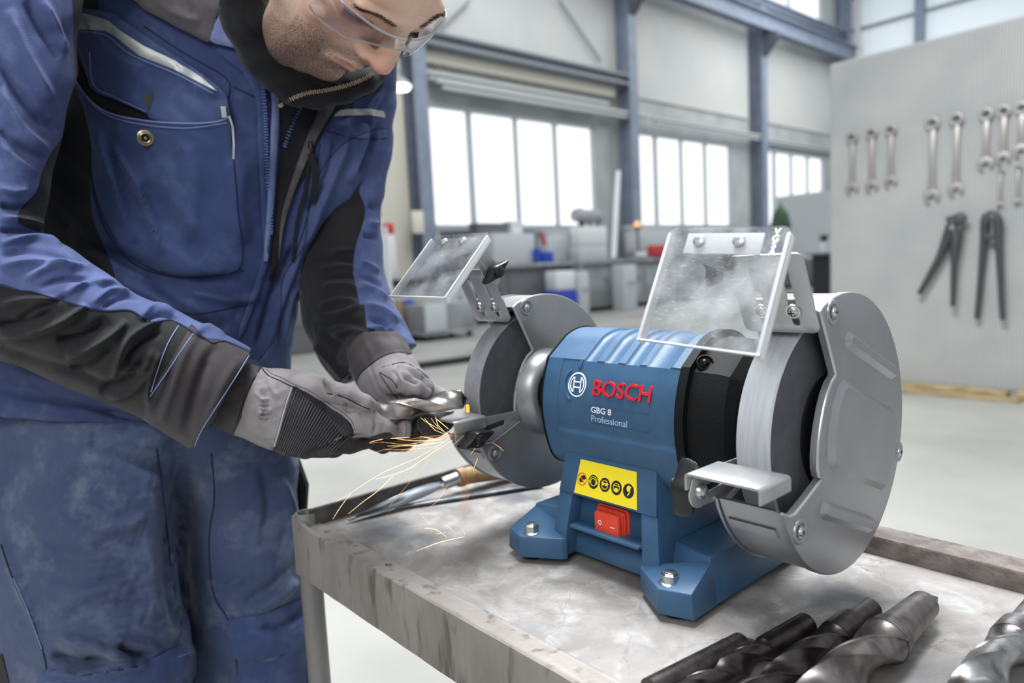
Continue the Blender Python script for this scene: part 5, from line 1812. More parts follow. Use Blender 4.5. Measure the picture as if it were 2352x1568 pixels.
def cloth_obj(name, V, F, m, parent, polys=None, center=None):
    """polys: attribute name -> list of closed outlines; stored as signed distances"""
    W = S(V)
    me = bpy.data.meshes.new(name)
    me.vertices.add(len(W)); me.vertices.foreach_set('co', W.astype(np.float32).ravel())
    F = F[:, ::-1]
    me.loops.add(F.size); me.loops.foreach_set('vertex_index', F.astype(np.int32).ravel())
    me.polygons.add(len(F)); me.polygons.foreach_set('loop_start', np.arange(0, F.size, 4, dtype=np.int32))
    me.polygons.foreach_set('loop_total', np.full(len(F), 4, np.int32))
    me.update(calc_edges=True)
    me.validate()
    for nm in ('knit', 'cuff', 'palm', 'black_panel', 'grey_panel', 'light_panel', 'black_under'):
        if nm not in (polys or {}):
            at = me.attributes.new(nm, 'FLOAT', 'POINT'); at.data.foreach_set('value', np.full(len(V), -200, np.float32))
    for nm, pls in (polys or {}).items():
        val = np.full(len(V), -200.0)
        for pl in pls:
            P = catmull(pl, 10, True)
            d, _ = pl_dist(V[:, :2], P, True)
            val = np.maximum(val, np.where(inside(V[:, :2], P), d, -d))
        at = me.attributes.new(nm, 'FLOAT', 'POINT')
        at.data.foreach_set('value', val.astype(np.float32))
    me.shade_smooth()
    for k in (m if isinstance(m, (list, tuple)) else [m]): me.materials.append(k)
    o = bpy.data.objects.new(name, me); COL.objects.link(o)
    if parent: o.parent = parent
    o['_t'] = 1
    return o


def bvh_of(V, F):
    return BVHTree.FromPolygons([tuple(p) for p in V], [tuple(int(i) for i in f) for f in F])


def drape(name, poly, bv, m, parent, off=1.5, thick=4.0, res=6.5, closed_smooth=True, lift=None, subpoly=None, folds_=None):
    """a cloth piece with its own thickness laid on the sculpted surface (bv in sculpting units)"""
    P = catmull(poly, 6, True) if closed_smooth else np.array(poly, float)
    if not closed_smooth:
        Q = []
        for i in range(len(P)):
            a, b = P[i], P[(i+1) % len(P)]
            k = max(1, int(np.linalg.norm(b-a)/6))
            Q += [a+(b-a)*j/k for j in range(k)]
        P = np.array(Q)
    n = len(P)
    lo, hi = P.min(0), P.max(0)
    gx, gy = np.meshgrid(np.arange(lo[0], hi[0], res), np.arange(lo[1], hi[1], res))
    G = np.stack([gx.ravel(), gy.ravel()], 1)
    G = G[inside(G, P)]
    if len(G):
        d, _ = pl_dist(G, P, True); G = G[d > res*.55]
    pts = [Vector(p) for p in P]+[Vector(p) for p in G]
    v2, _, f2, ov, *_ = delaunay_2d_cdt(pts, [(i, (i+1) % n) for i in range(n)], [], 1, 1e-5)
    T, B = [], []
    last = 0.0
    UV = np.array([tuple(v) for v in v2])
    dd, _ = pl_dist(UV, P, True)
    for i, v in enumerate(v2):
        hit = bv.ray_cast(Vector((v[0], v[1], -900)), Vector((0, 0, 1)))
        if hit[0] is not None: last = hit[0].z; nr = hit[1]
        z = last
        l = 0 if lift is None else lift(v[0], v[1])
        e = min(1.0, dd[i]/3.0)
        T.append((v[0], v[1], z-off-l-thick*(.55+.45*e))); B.append((v[0], v[1], z+3.0-l*.6))
    if folds_:
        T_ = np.array(T); N_ = np.tile([0, 0, -1.0], (len(T_), 1)); T_, _ = folds(T_, N_, folds_, False); T = T_.tolist()
    nv = len(v2); cnt = set(); F = []
    for f in f2:
        f = list(f); F.append(tuple(f)); F.append(tuple(i+nv for i in f[::-1]))
        for a, b in zip(f, f[1:]+f[:1]): cnt.add((a, b))
    for a, b in cnt:
        if (b, a) not in cnt: F.append((b, a, a+nv, b+nv))
    W = S(np.array(T+B))
    o = pymesh(name, W, F, m, parent, angle=50)
    return o


def seam(name, lines, bv, m, parent, r=1.6, lift=1.0, seg=5):
    """raised seam / stitching lines laid on the surface"""
    bm = bmesh.new()
    for ln in lines:
        P = catmull(ln, 10)
        pts = []; last = None
        for p in P:
            hit = bv.ray_cast(Vector((p[0], p[1], -900)), Vector((0, 0, 1)))
            if hit[0] is None: continue
            z = hit[0].z
            if last is not None and abs(z-last) > 40: z = last
            last = z
            pts.append((p[0], p[1], z-lift))
        if len(pts) > 2:
            W = S(np.array(pts)); k = KZ
            tube(bm, [Vector(w) for w in W], r*k, seg)
    return fin(name, bm, m, parent, angle=60)


def cloth_mat(name, base, base2, panels=(), weave=.35, rough=.78, scale=9, wear=None, seam_col=None):
    """work-wear fabric; panels: (attribute, colour, colour2) switched where the stored outline distance is positive"""
    m = bpy.data.materials.new(name); m.use_nodes = True
    nt = m.node_tree; b = nt.nodes['Principled BSDF']; b.inputs['Roughness'].default_value = rough
    b.inputs['Specular IOR Level'].default_value = .25; b.inputs['Sheen Weight'].default_value = .12; b.inputs['Sheen Roughness'].default_value = .5
    tc = nt.nodes.new('ShaderNodeTexCoord')

    def noise(sc, det=5, r=.6):
        n = nt.nodes.new('ShaderNodeTexNoise'); n.inputs['Scale'].default_value = sc; n.inputs['Detail'].default_value = det; n.inputs['Roughness'].default_value = r
        nt.links.new(tc.outputs['Object'], n.inputs[0]); return n.outputs[0]

    def rg(x, a, b_, c=0., d=1.):
        r = nt.nodes.new('ShaderNodeMapRange'); r.inputs[1].default_value = a; r.inputs[2].default_value = b_; r.inputs[3].default_value = c; r.inputs[4].default_value = d
        nt.links.new(x, r.inputs[0]); return r.outputs[0]

    def mix(f, a, b_):
        x = nt.nodes.new('ShaderNodeMix'); x.data_type = 'RGBA'; nt.links.new(f, x.inputs[0])
        for k, v in ((6, a), (7, b_)):
            if isinstance(v, tuple): x.inputs[k].default_value = v
            else: nt.links.new(v, x.inputs[k])
        return x.outputs[2]
    c = mix(rg(noise(scale), .35, .68), base, base2)
    if wear: c = mix(rg(noise(scale*2.6, 8, .7), .50, .78, 0, .7), c, wear)
    for at, ca, cb in panels:
        a = nt.nodes.new('ShaderNodeAttribute'); a.attribute_name = at
        pc = mix(rg(noise(scale*1.3), .35, .68), ca, cb)
        c = mix(rg(a.outputs['Fac'], -.6, .6), c, pc)
        # dark stitched seam along the join
        ab = nt.nodes.new('ShaderNodeMath'); ab.operation = 'ABSOLUTE'; nt.links.new(a.outputs['Fac'], ab.inputs[0])
        c = mix(rg(ab.outputs[0], .8, 2.4, .75, 0), c, srgb(20, 22, 30))
    nt.links.new(c, b.inputs['Base Color'])
    # twill weave and small creases
    w = nt.nodes.new('ShaderNodeTexWave'); w.inputs['Scale'].default_value = 420; w.inputs['Distortion'].default_value = 1.5
    w.bands_direction = 'DIAGONAL'; nt.links.new(tc.outputs['Object'], w.inputs[0])
    bp = nt.nodes.new('ShaderNodeBump'); bp.inputs['Strength'].default_value = weave; bp.inputs['Distance'].default_value = .0005
    nt.links.new(w.outputs['Fac'], bp.inputs['Height'])
    bp2 = nt.nodes.new('ShaderNodeBump'); bp2.inputs['Strength'].default_value = .5; bp2.inputs['Distance'].default_value = .0022
    nt.links.new(noise(42, 5, .62), bp2.inputs['Height']); nt.links.new(bp.outputs[0], bp2.inputs['Normal'])
    nt.links.new(bp2.outputs[0], b.inputs['Normal'])
    return m


BLU, BLU2 = srgb(56, 70, 112), srgb(46, 58, 98)
LBL, LBL2 = srgb(112, 124, 166), srgb(96, 108, 150)
BLK, BLK2 = srgb(30, 30, 34), srgb(20, 20, 24)
GRY, GRY2 = srgb(84, 80, 84), srgb(66, 63, 68)
WEAR = srgb(112, 126, 160)
# ================================================================== PERSON
man = tag(empty('person', tuple(S([(330, 1500, 160)])[0])), 'person in blue work clothes, gloves and safety glasses holding a drill bit to the wheel', 'person')
MO = Vector(man.location)


class _Rel:
    pass


def adopt(o, parent):
    """parent an object whose mesh is in hall coordinates"""
    o.parent = parent
    return o


PERSON_ROOT = empty('tmp_root'); bpy.data.objects.remove(PERSON_ROOT)
# ---- torso of the jacket
c = Clay((-260, -460, -260), (980, 1060, 560), 5.5)
c.chain([(800, -120, 220, 150), (792, 90, 215, 116), (790, 210, 210, 112), (772, 320, 205, 112), (706, 410, 195, 122), (620, 520, 190, 128), (562, 620, 185, 122), (548, 740, 185, 122), (535, 860, 185, 120), (515, 960, 185, 128)], 40, .8)
c.chain([(560, -200, 150, 200), (520, 60, 150, 196), (470, 320, 150, 200), (420, 560, 165, 190), (390, 760, 165, 180), (370, 960, 130, 180)], 60, .75)
c.chain([(40, 560, 210, 150), (20, 760, 160, 165), (30, 960, 120, 175)], 60, .72)
c.chain([(300, -200, 140, 190), (310, 60, 140, 170), (300, 330, 150, 175), (255, 600, 160, 178), (230, 800, 118, 190), (200, 980, 96, 200)], 60, .72)
c.cone((120, 330, 110), (140, 540, 130), 95, 90, 40, .8)
c.cone((560, -200, 190), (110, -215, -40), 150, 125, 60, .9); c.cone((560, -200, 190), (830, -130, 230), 150, 120, 60, .9); c.cone((560, -230, 150), (700, -200, 20), 110, 80, 50, .9)
c.plane_cut((330, 975, 0), (-.05, 1, 0))
V, F = c.mesh(); V = smooth(V, F, 2)
N = vnormals(V, F)
V = wavy(V, N, 4.0, 60, 3)
N = vnormals(V, F)
TF = [  # creases of the jacket front
    ([(215, 270), (245, 380), (290, 500), (310, 560)], 12, 12), ([(255, 330), (310, 420), (345, 500), (372, 585)], 9, 17), ([(235, 300), (275, 420), (300, 540)], 9, -8),
    ([(330, 420), (400, 520), (470, 590)], 26, -9), ([(430, 330), (445, 430), (430, 560)], 26, 7), ([(560, 360), (545, 460), (560, 560)], 24, 7),
    ([(180, 560), (300, 600), (420, 650), (560, 640)], 16, -15), ([(160, 520), (260, 640), (400, 700), (540, 720)], 20, 11),
    ([(330, 640), (430, 720), (520, 760)], 14, -10), ([(420, 660), (520, 690), (600, 680)], 11, 8),
    ([(840, 280), (835, 330), (800, 420)], 9, 10), ([(800, 270), (790, 340), (745, 450), (700, 560)], 11, 10), ([(860, 280), (850, 340), (820, 400)], 8, -8),
    ([(770, 300), (760, 380), (710, 490)], 9, -8), ([(730, 470), (690, 570), (640, 700), (610, 830)], 12, 9), ([(700, 600), (660, 700), (650, 790)], 9, 10),
    ([(880, 200), (850, 260), (870, 330)], 9, 7), ([(820, 190), (810, 250), (790, 300)], 8, 7), ([(680, 560), (630, 660), (590, 800)], 9, -8),
    ([(0, 850), (140, 880), (300, 940)], 14, 9), ([(0, 900), (200, 930), (400, 985)], 10, -9), ([(600, 820), (560, 900), (560, 960)], 12, 8),
    ([(190, 30), (240, 110), (330, 160)], 14, 8), ([(420, 160), (460, 200), (500, 215)], 12, 8), ([(400, 120), (440, 180), (520, 240)], 10, -6)]
V, _ = folds(V, N, [(a, w if abs(h) > 10 else w*.85, h*1.15 if abs(h) > 10 else h*1.7) for a, w, h in TF])
blackp = [(205, -60), (200, 150), (212, 255), (216, 330), (206, 420), (212, 500), (235, 560), (262, 640), (200, 640), (100, 600), (-120, 560), (-200, 200), (-100, -100)]
M_jack = cloth_mat('work_jacket_cloth', BLU, BLU2, [('black_panel', BLK, BLK2), ('light_panel', srgb(72, 86, 128), srgb(62, 75, 116))], wear=srgb(84, 98, 140))
lightp = [(716, 440), (790, 330), (905, 300), (905, 420), (820, 520), (720, 660), (690, 800), (640, 960), (560, 960), (575, 860), (640, 760), (650, 640), (700, 560)]
jacket = cloth_obj('jacket', V, F, M_jack, None, {'black_panel': [blackp], 'light_panel': [lightp]})
bvT = bvh_of(V, F)
M_cb = cloth_mat('pocket_cloth', srgb(58, 74, 116), BLU, wear=srgb(92, 108, 148)); M_lt = cloth_mat('faded_blue_cloth', LBL, LBL2, wear=srgb(150, 160, 190))
M_bk = cloth_mat('black_knit', BLK, BLK2); M_gy = cloth_mat('grey_reinforcement', GRY, GRY2, wear=srgb(112, 108, 112))
M_refl = mat('reflective_tape', srgb(182, 186, 184), .4, metal=.2, col2=srgb(160, 165, 164), scale=60)
M_thread = mat('pale_thread', srgb(120, 140, 180), .8)
M_seamd = mat('dark_seam', srgb(26, 34, 66), .9)
M_brass = mat('brass_snap', srgb(176, 164, 128), .3, metal=.9)
M_zip = mat('metal_zip', srgb(178, 160, 136), .35, metal=.8)
M_zipb = mat('blue_zip', srgb(78, 98, 150), .5)

J = jacket
pocket = drape('chest_pocket', [(163, 165), (195, 215), (245, 255), (330, 275), (430, 282), (500, 278), (524, 268), (535, 360), (545, 480), (552, 610), (470, 632), (380, 628), (300, 590), (250, 520), (215, 420), (208, 330), (195, 262)],
               bvT, M_cb, J, off=2, thick=5, closed_smooth=True, lift=lambda u, v: max(0, 16*(1-(v-(165+110*min(1, max(0, (u-163)/180))))/90)) if v < 380 else 0)
drape('pocket_flap', [(135, 20), (250, 28), (300, 60), (390, 120), (470, 175), (520, 222), (512, 285), (450, 300), (345, 272), (338, 262), (262, 228), (214, 208), (196, 165), (175, 105), (150, 70)],
      bvT, M_cb, J, off=8, thick=5, lift=lambda u, v: 5)
drape('reflective_stripe', [(148, 24), (205, 33), (250, 48), (275, 70), (330, 105), (400, 138), (460, 175), (500, 210), (470, 195), (395, 157), (320, 128), (262, 82), (240, 70), (160, 66)], bvT, M_refl, J, off=17, thick=3, closed_smooth=False)
drape('reflective_stripe', [(752, 256), (800, 250), (850, 250), (898, 257), (896, 272), (850, 264), (800, 265), (745, 268)], bvT, M_refl, J, off=3, thick=3, closed_smooth=False)
drape('zip_placket', [(486, -20), (520, 20), (560, 62), (605, 115), (632, 170), (640, 225), (640, 290), (634, 380), (630, 460), (622, 520), (614, 600), (606, 600), (612, 500), (618, 400), (622, 300), (624, 230), (612, 180), (575, 130), (530, 90), (490, 60), (470, 20)],
      bvT, M_lt, J, off=12, thick=7, closed_smooth=True)
drape('front_facing', [(520, 100), (575, 140), (608, 195), (612, 300), (622, 480), (616, 600), (560, 760), (548, 760), (600, 600), (600, 480), (592, 320), (588, 230), (560, 170), (500, 120)], bvT, M_cb, J, off=3, thick=5)
# black sweater showing between the two jacket fronts
drape('sweater_front', [(545, -60), (620, -60), (640, 60), (700, 160), (800, 190), (880, 165), (872, 205), (800, 240), (760, 275), (728, 330), (700, 400), (668, 470), (648, 560), (634, 640), (618, 640), (630, 520), (640, 400), (646, 290), (640, 215), (600, 110)],
      bvT, M_bk, J, off=2, thick=6)
drape('inner_facing', [(748, 222), (775, 215), (770, 245), (752, 275), (728, 318), (700, 380), (676, 440), (652, 520), (640, 600), (646, 500), (668, 420), (692, 350), (716, 290)], bvT, M_gy, J, off=9, thick=6)
drape('collar', [(294, -40), (320, 12), (375, 45), (440, 80), (482, 94), (500, 40), (512, -40)], bvT, M_gy, J, off=14, thick=9, folds_=[([(350, -10), (400, 30), (460, 50)], 10, 8), ([(420, -20), (440, 40)], 8, -7)])
drape('collar_tip', [(482, 92), (500, 40), (520, 20), (560, 60), (600, 110), (640, 170), (640, 240), (620, 200), (590, 150), (540, 112)], bvT, M_lt, J, off=16, thick=8)
seam('seam', [[(153, 20), (160, 90), (190, 170), (215, 235)], [(205, 300), (212, 420), (240, 520), (300, 600), (380, 632), (470, 636), (560, 620)], [(330, 60), (420, 120), (520, 180), (525, 225)],
              [(240, 640), (330, 690), (440, 720), (560, 700)], [(750, 300), (820, 318), (895, 318)], [(735, 330), (722, 420), (700, 520), (672, 600)], [(536, 200), (590, 225)]], bvT, M_seamd, J, r=1.5)
seam('stitching', [[(168, 178), (200, 226), (250, 266), (335, 287), (430, 294), (520, 282)], [(158, 70), (240, 80), (300, 125), (400, 168), (490, 215)], [(150, 26), (160, 66)], [(205, 120), (215, 195), (262, 222), (335, 256)]], bvT, M_thread, J, r=.9, lift=26)
seam('piping', [[(163, 166), (195, 217), (245, 257), (330, 277), (430, 284), (500, 280), (524, 270)]], bvT, M_lt, J, r=2.4, lift=24)
# dark inside of the open pocket
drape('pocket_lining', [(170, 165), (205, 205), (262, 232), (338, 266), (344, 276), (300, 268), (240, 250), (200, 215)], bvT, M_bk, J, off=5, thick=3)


def on(bv, u, v, lift=0):
    hit = bv.ray_cast(Vector((u, v, -900)), Vector((0, 0, 1)))
    z = hit[0].z if hit[0] is not None else 0
    return Vector(S([(u, v, z-lift)])[0])


def toward(p): return (CAM-Vector(p)).normalized()


p = on(bvT, 334, 317, 24); a_ = toward(p)
bm = bmesh.new(); revolve(bm, [(.0100, -.001), (.0100, .0010), (.0085, .0018), (.0072, .0014), (.0072, .0014)], p, a_, 28)
revolve(bm, [(.0070, .0008), (.0070, .0030), (.0060, .0036), (.0050, .0030), (.0044, .0012), (.0020, .0012), (.0016, .0026), (0, .0028)], p, a_, 28); bmx = bmesh.new(); revolve(bmx, [(.0068, .0012), (.0068, .0016), (0, .0016)], p, a_, 20); fin('snap_socket', bmx, M_screwdk, J); tag(fin('snap_button', bm, M_brass, J), 'brass snap ring')
p = on(bvT, 343, 232, 22); bm = bmesh.new(); revolve(bm, [(.0014, 0), (.0090, .0006), (.0092, .0022), (0, .0024)], p, (a_+RT*1.9).normalized(), 20); fin('snap_button', bm, M_brass, J)
# pen clip and badge holder in the pocket
def ribbon_at(name, pts, w, t, m, parent, bv, lift):
    bm = bmesh.new(); W = [on(bv, u, v, lift) for u, v in pts]; L_ = []
    for i, q in enumerate(W):
        d = (W[min(i+1, len(W)-1)]-W[max(i-1, 0)]).normalized(); n = toward(q); s_ = d.cross(n).normalized()
        L_.append([bm.verts.new(q+s_*w+n*t), bm.verts.new(q-s_*w+n*t), bm.verts.new(q-s_*w-n*t), bm.verts.new(q+s_*w-n*t)])
    for x, y in zip(L_, L_[1:]):
        for k in range(4): bm.faces.new((x[k], x[(k+1) % 4], y[(k+1) % 4], y[k]))
    bm.faces.new(L_[0][::-1]); bm.faces.new(L_[-1])
    return fin(name, bm, m, parent)


ribbon_at('pen_clip', [(512, 244), (516, 270)], .0030, .0012, M_refl, J, bvT, 26)
ribbon_at('pen_clip', [(526, 266), (534, 290), (537, 330), (536, 365)], .0012, .0010, M_refl, J, bvT, 30)
drape('pocket_tab', [(484, 270), (482, 240), (492, 226), (508, 224), (522, 236), (528, 268), (520, 274)], bvT, M_cb, J, off=16, thick=3)


def teeth(name, pts, step, w, h, m, parent, bv, lift, n_=1):
    P = catmull(pts, step); bm = bmesh.new()
    for i in range(len(P)-1):
        q = on(bv, P[i][0], P[i][1], lift); q2 = on(bv, P[i+1][0], P[i+1][1], lift)
        d = (q2-q).normalized() if (q2-q).length > 1e-6 else RT; n = toward(q); s_ = d.cross(n).normalized()
        R = Matrix((s_, d, n)).transposed(); o_ = s_*(w*.07*(1 if i % 2 else -1))
        box(bm, q+o_, (w, h, .0016), R)
    o = fin(name, bm, m, parent, smooth=False); o['kind'] = 'stuff'; return o


teeth('zipper_teeth', [(604, 196), (609, 260), (612, 330), (616, 420), (622, 490), (622, 540)], 6.2, .0050, .0018, M_zipb, J, bvT, 16)
teeth('zipper_teeth', [(712, 218), (690, 250), (670, 290), (652, 340)], 6.5, .0045, .0018, M_zipb, J, bvT, 15)
# chest zip pocket on his left side
ribbon_at('zip_tape', [(712, 350), (706, 400), (700, 440), (684, 500), (676, 560), (672, 600)], .0022, .0012, M_bk, J, bvT, 6)
ribbon_at('zip_pull', [(714, 352), (722, 385), (724, 420), (716, 464)], .0042, .0016, M_bk, J, bvT, 12)
p = on(bvT, 714, 338, 10); bm = bmesh.new(); tube(bm, [p+UP*.008, p, p-UP*.008+RT*.002], [.003, .0045, .003], 10); fin('zip_slider', bm, M_screwdk, J)

# ---- right sleeve (nearer)
c = Clay((-300, -440, -460), (640, 1080, 160), 5.0)
c.chain([(100, -250, -60, 130), (60, -200, -85, 150), (25, 0, -100, 158), (12, 150, -110, 158), (-18, 300, -120, 152), (-40, 430, -135, 150), (-75, 560, -160, 160), (-60, 640, -175, 160)], 30, .85)
c.chain([(-60, 640, -175, 160), (10, 668, -190, 150), (90, 700, -200, 143), (170, 745, -205, 134), (261, 796, -205, 125), (343, 827, -200, 124), (430, 872, -195, 127), (512, 918, -190, 130), (580, 958, -190, 130)], 24, .82)
c.plane_cut((511, 918, -190), (.857, .516, .0), box_=((250, 600, -460), (640, 1080, 160)))
c.cone((470, 895, -190), (640, 995, -190), 104, 112, 3, .82, cut=True)
V, F = c.mesh(); V = smooth(V, F, 1)
N = vnormals(V, F); V = wavy(V, N, 3.2, 42, 11)
N = vnormals(V, F)
SF = [([(0, 560), (70, 545), (140, 560)], 9, 12), ([(0, 590), (60, 575), (150, 590), (200, 612)], 9, -10), ([(0, 610), (80, 600), (170, 620)], 10, 11),
      ([(60, 640), (130, 610), (210, 615)], 9, 12), ([(90, 660), (150, 640), (230, 650)], 8, -9), ([(150, 675), (200, 648), (270, 650)], 8, 11), ([(210, 700), (250, 668), (300, 672)], 8, 10), ([(235, 708), (290, 680), (330, 690)], 7, -8),
      ([(320, 735), (350, 705), (400, 715)], 9, 10), ([(330, 740), (370, 722), (410, 735)], 6, -8), ([(440, 770), (480, 750), (520, 765)], 10, 8),
      ([(0, 700), (60, 688), (150, 690)], 8, 9), ([(0, 770), (60, 765), (140, 740), (200, 700)], 10, 16), ([(0, 745), (70, 735), (130, 710)], 11, -14), ([(40, 735), (100, 700), (170, 680)], 8, -9),
      ([(150, 820), (210, 800), (260, 770), (290, 735)], 10, 15), ([(130, 780), (190, 770), (250, 735)], 13, -17), ([(160, 850), (220, 830), (262, 790)], 12, -14),
      ([(260, 870), (275, 820), (300, 775), (370, 735)], 9, 14), ([(285, 830), (320, 790), (370, 760)], 9, -13), ([(270, 850), (330, 845), (350, 800)], 10, 11), ([(230, 900), (290, 870), (340, 820)], 12, -13), ([(250, 915), (310, 895), (350, 850)], 8, 9),
      ([(370, 970), (400, 880), (430, 800), (460, 760)], 13, 8), ([(425, 1000), (450, 900), (480, 820), (505, 795)], 15, -14), ([(340, 930), (345, 880), (365, 810)], 7, 9), ([(350, 950), (380, 900), (395, 840)], 10, -7), ([(470, 980), (510, 890), (550, 820)], 13, 9),
      ([(0, 800), (80, 830), (160, 850), (260, 890)], 14, -10), ([(20, 20), (60, 120), (120, 230)], 14, 14), ([(-10, 130), (40, 210), (100, 280), (140, 300)], 13, -16), ([(0, 200), (50, 290), (110, 345)], 12, 14), ([(0, 330), (40, 370), (90, 400)], 12, 12), ([(0, 300), (50, 340), (110, 370)], 10, -10),
      ([(60, 0), (90, 60), (140, 130)], 12, -12), ([(100, 0), (130, 60), (150, 120)], 9, 10), ([(0, 470), (40, 480), (60, 470)], 8, -12), ([(0, 500), (50, 505), (100, 515)], 9, 13), ([(0, 530), (60, 530), (110, 540)], 7, -12), ([(-10, 430), (30, 440), (70, 430)], 10, 10)]
V, _ = folds(V, N, [(a, w*.85, h*1.25) for a, w, h in SF])
low = [(-290, 560), (-60, 640), (0, 652), (52, 668), (75, 670), (180, 700), (240, 712), (300, 712), (345, 738), (395, 735), (460, 770), (490, 786), (515, 782), (575, 808), (590, 830), (640, 900), (640, 1080), (-290, 1080)]
cuffp = [(440, 745), (430, 760), (395, 820), (350, 890), (340, 915), (330, 950), (340, 1080), (640, 1080), (640, 820), (580, 806), (515, 782), (470, 775)]
# underside of the upper arm is the black stretch panel
under = [(176, -260), (170, 60), (176, 200), (170, 255), (150, 288), (142, 318), (118, 352), (98, 395), (84, 440), (44, 486), (58, 520), (180, 520), (400, 300), (400, -260)]
M_slv = cloth_mat('sleeve_cloth', srgb(80, 92, 138), srgb(66, 79, 124), [('black_panel', BLK, srgb(26, 24, 27)), ('grey_panel', srgb(62, 58, 62), srgb(50, 47, 51)), ('black_under', BLK, BLK2)], wear=srgb(106, 126, 172))
slv = cloth_obj('right_sleeve', V, F, M_slv, None, {'black_panel': [low], 'grey_panel': [cuffp], 'black_under': [under]})
slv.name = 'sleeve'; tag(slv, 'blue sleeve with a black lower panel and grey cuff, nearest arm')
bvS = bvh_of(V, F)
seam('stitching', [[(410, 748), (385, 790), (362, 850), (347, 900)], [(445, 765), (420, 800), (380, 860), (345, 910)], [(576, 810), (545, 860), (500, 930), (465, 985), (446, 1026)]], bvS, M_thread, slv, r=1.3, lift=1.5)
seam('seam', [[(0, 655), (52, 668), (75, 670), (180, 702), (240, 714), (300, 714), (345, 740), (395, 737), (460, 772), (490, 788), (515, 784), (575, 810)]], bvS, M_seamd, slv, r=1.6, lift=.5)

# ---- left sleeve (further)
c = Clay((600, -60, -200), (1010, 960, 420), 4.5)
c.chain([(835, 60, 215, 80), (835, 240, 200, 70), (832, 340, 200, 66), (822, 430, 195, 58), (792, 520, 180, 78), (784, 590, 165, 92), (784, 650, 150, 98), (800, 720, 110, 102), (832, 785, 60, 102), (872, 845, 30, 96), (900, 890, 20, 92)], 22, .85)
c.plane_cut((868, 838, 40), (.43, .88, -.12), box_=((600, 700, -200), (1010, 960, 420)))
c.cone((850, 800, 40), (920, 930, 10), 78, 82, 3, .85, cut=True)
V, F = c.mesh(); V = smooth(V, F, 1); N = vnormals(V, F); V = wavy(V, N, 2.5, 36, 5); N = vnormals(V, F)
LF = [([(730, 620), (790, 612), (830, 620)], 6, 8), ([(760, 580), (800, 575), (815, 575)], 6, 7), ([(720, 600), (780, 596), (830, 604)], 6, -7), ([(740, 660), (800, 655), (830, 672)], 7, 9), ([(740, 640), (800, 634), (830, 645)], 6, -8),
      ([(730, 705), (780, 690), (825, 698)], 8, 9), ([(720, 728), (780, 722), (830, 700)], 7, 9), ([(740, 750), (790, 735), (830, 745)], 8, -9), ([(760, 775), (800, 760), (850, 765)], 7, 8), ([(815, 600), (840, 605), (870, 625)], 7, 9), ([(815, 630), (850, 640), (880, 660)], 6, -9), ([(820, 655), (860, 665), (890, 690)], 8, 9),
      ([(835, 700), (880, 712), (915, 740)], 8, 10), ([(840, 730), (880, 740), (900, 770), (930, 790)], 8, -14), ([(840, 755), (880, 752), (905, 755)], 7, 9), ([(845, 470), (870, 480)], 8, -9), ([(840, 510), (870, 515)], 7, 10), ([(835, 540), (868, 548)], 6, -10), ([(720, 790), (760, 830), (790, 870)], 9, 9), ([(735, 760), (790, 800), (800, 830)], 9, -8)]
V, _ = folds(V, N, [(a, w*.9, h*1.2) for a, w, h in LF])
bp_ = [(600, 960), (600, 400), (780, 390), (826, 410), (824, 440), (838, 480), (830, 520), (815, 570), (810, 620), (815, 650), (826, 700), (835, 700), (842, 755), (850, 760), (856, 775), (830, 800), (800, 840), (790, 900)]
gp_ = [(815, 758), (858, 756), (862, 778), (830, 800), (800, 840), (770, 830), (790, 780)]
M_slv2 = cloth_mat('left_sleeve_cloth', srgb(76, 88, 134), srgb(62, 74, 118), [('black_panel', BLK, BLK2), ('grey_panel', srgb(52, 48, 50), srgb(44, 40, 42))], wear=srgb(106, 126, 172))
slv2 = cloth_obj('sleeve', V, F, M_slv2, None, {'black_panel': [bp_], 'grey_panel': [gp_]})
tag(slv2, 'blue and black sleeve of the further arm')
bvL = bvh_of(V, F)

# ---- trousers
c = Clay((-280, 820, -140), (860, 2600, 560), 8.0)
c.chain([(250, 930, 150, 185), (220, 1060, 118, 200), (195, 1200, 95, 200), (195, 1350, 90, 212), (200, 1500, 90, 235), (200, 1700, 130, 220), (205, 2000, 190, 190), (210, 2600, 230, 160)], 40, .8)
c.chain([(470, 930, 200, 190), (528, 1080, 235, 152), (545, 1230, 250, 140), (550, 1350, 250, 145), (556, 1480, 250, 150), (560, 1700, 290, 150), (560, 2000, 330, 140), (560, 2600, 360, 130)], 30, .85)
c.cone((330, 930, 160), (450, 930, 180), 190, 190, 60, .8)
c.chain([(60, 960, 190, 170), (40, 1200, 150, 170), (40, 1500, 150, 190), (120, 1900, 190, 170)], 40, .8)
V, F = c.mesh(); V = smooth(V, F, 2); N = vnormals(V, F); V = wavy(V, N, 5.5, 62, 21); V = wavy(V, N, 1.8, 24, 22, (.6, 1.4, 1)); N = vnormals(V, F)
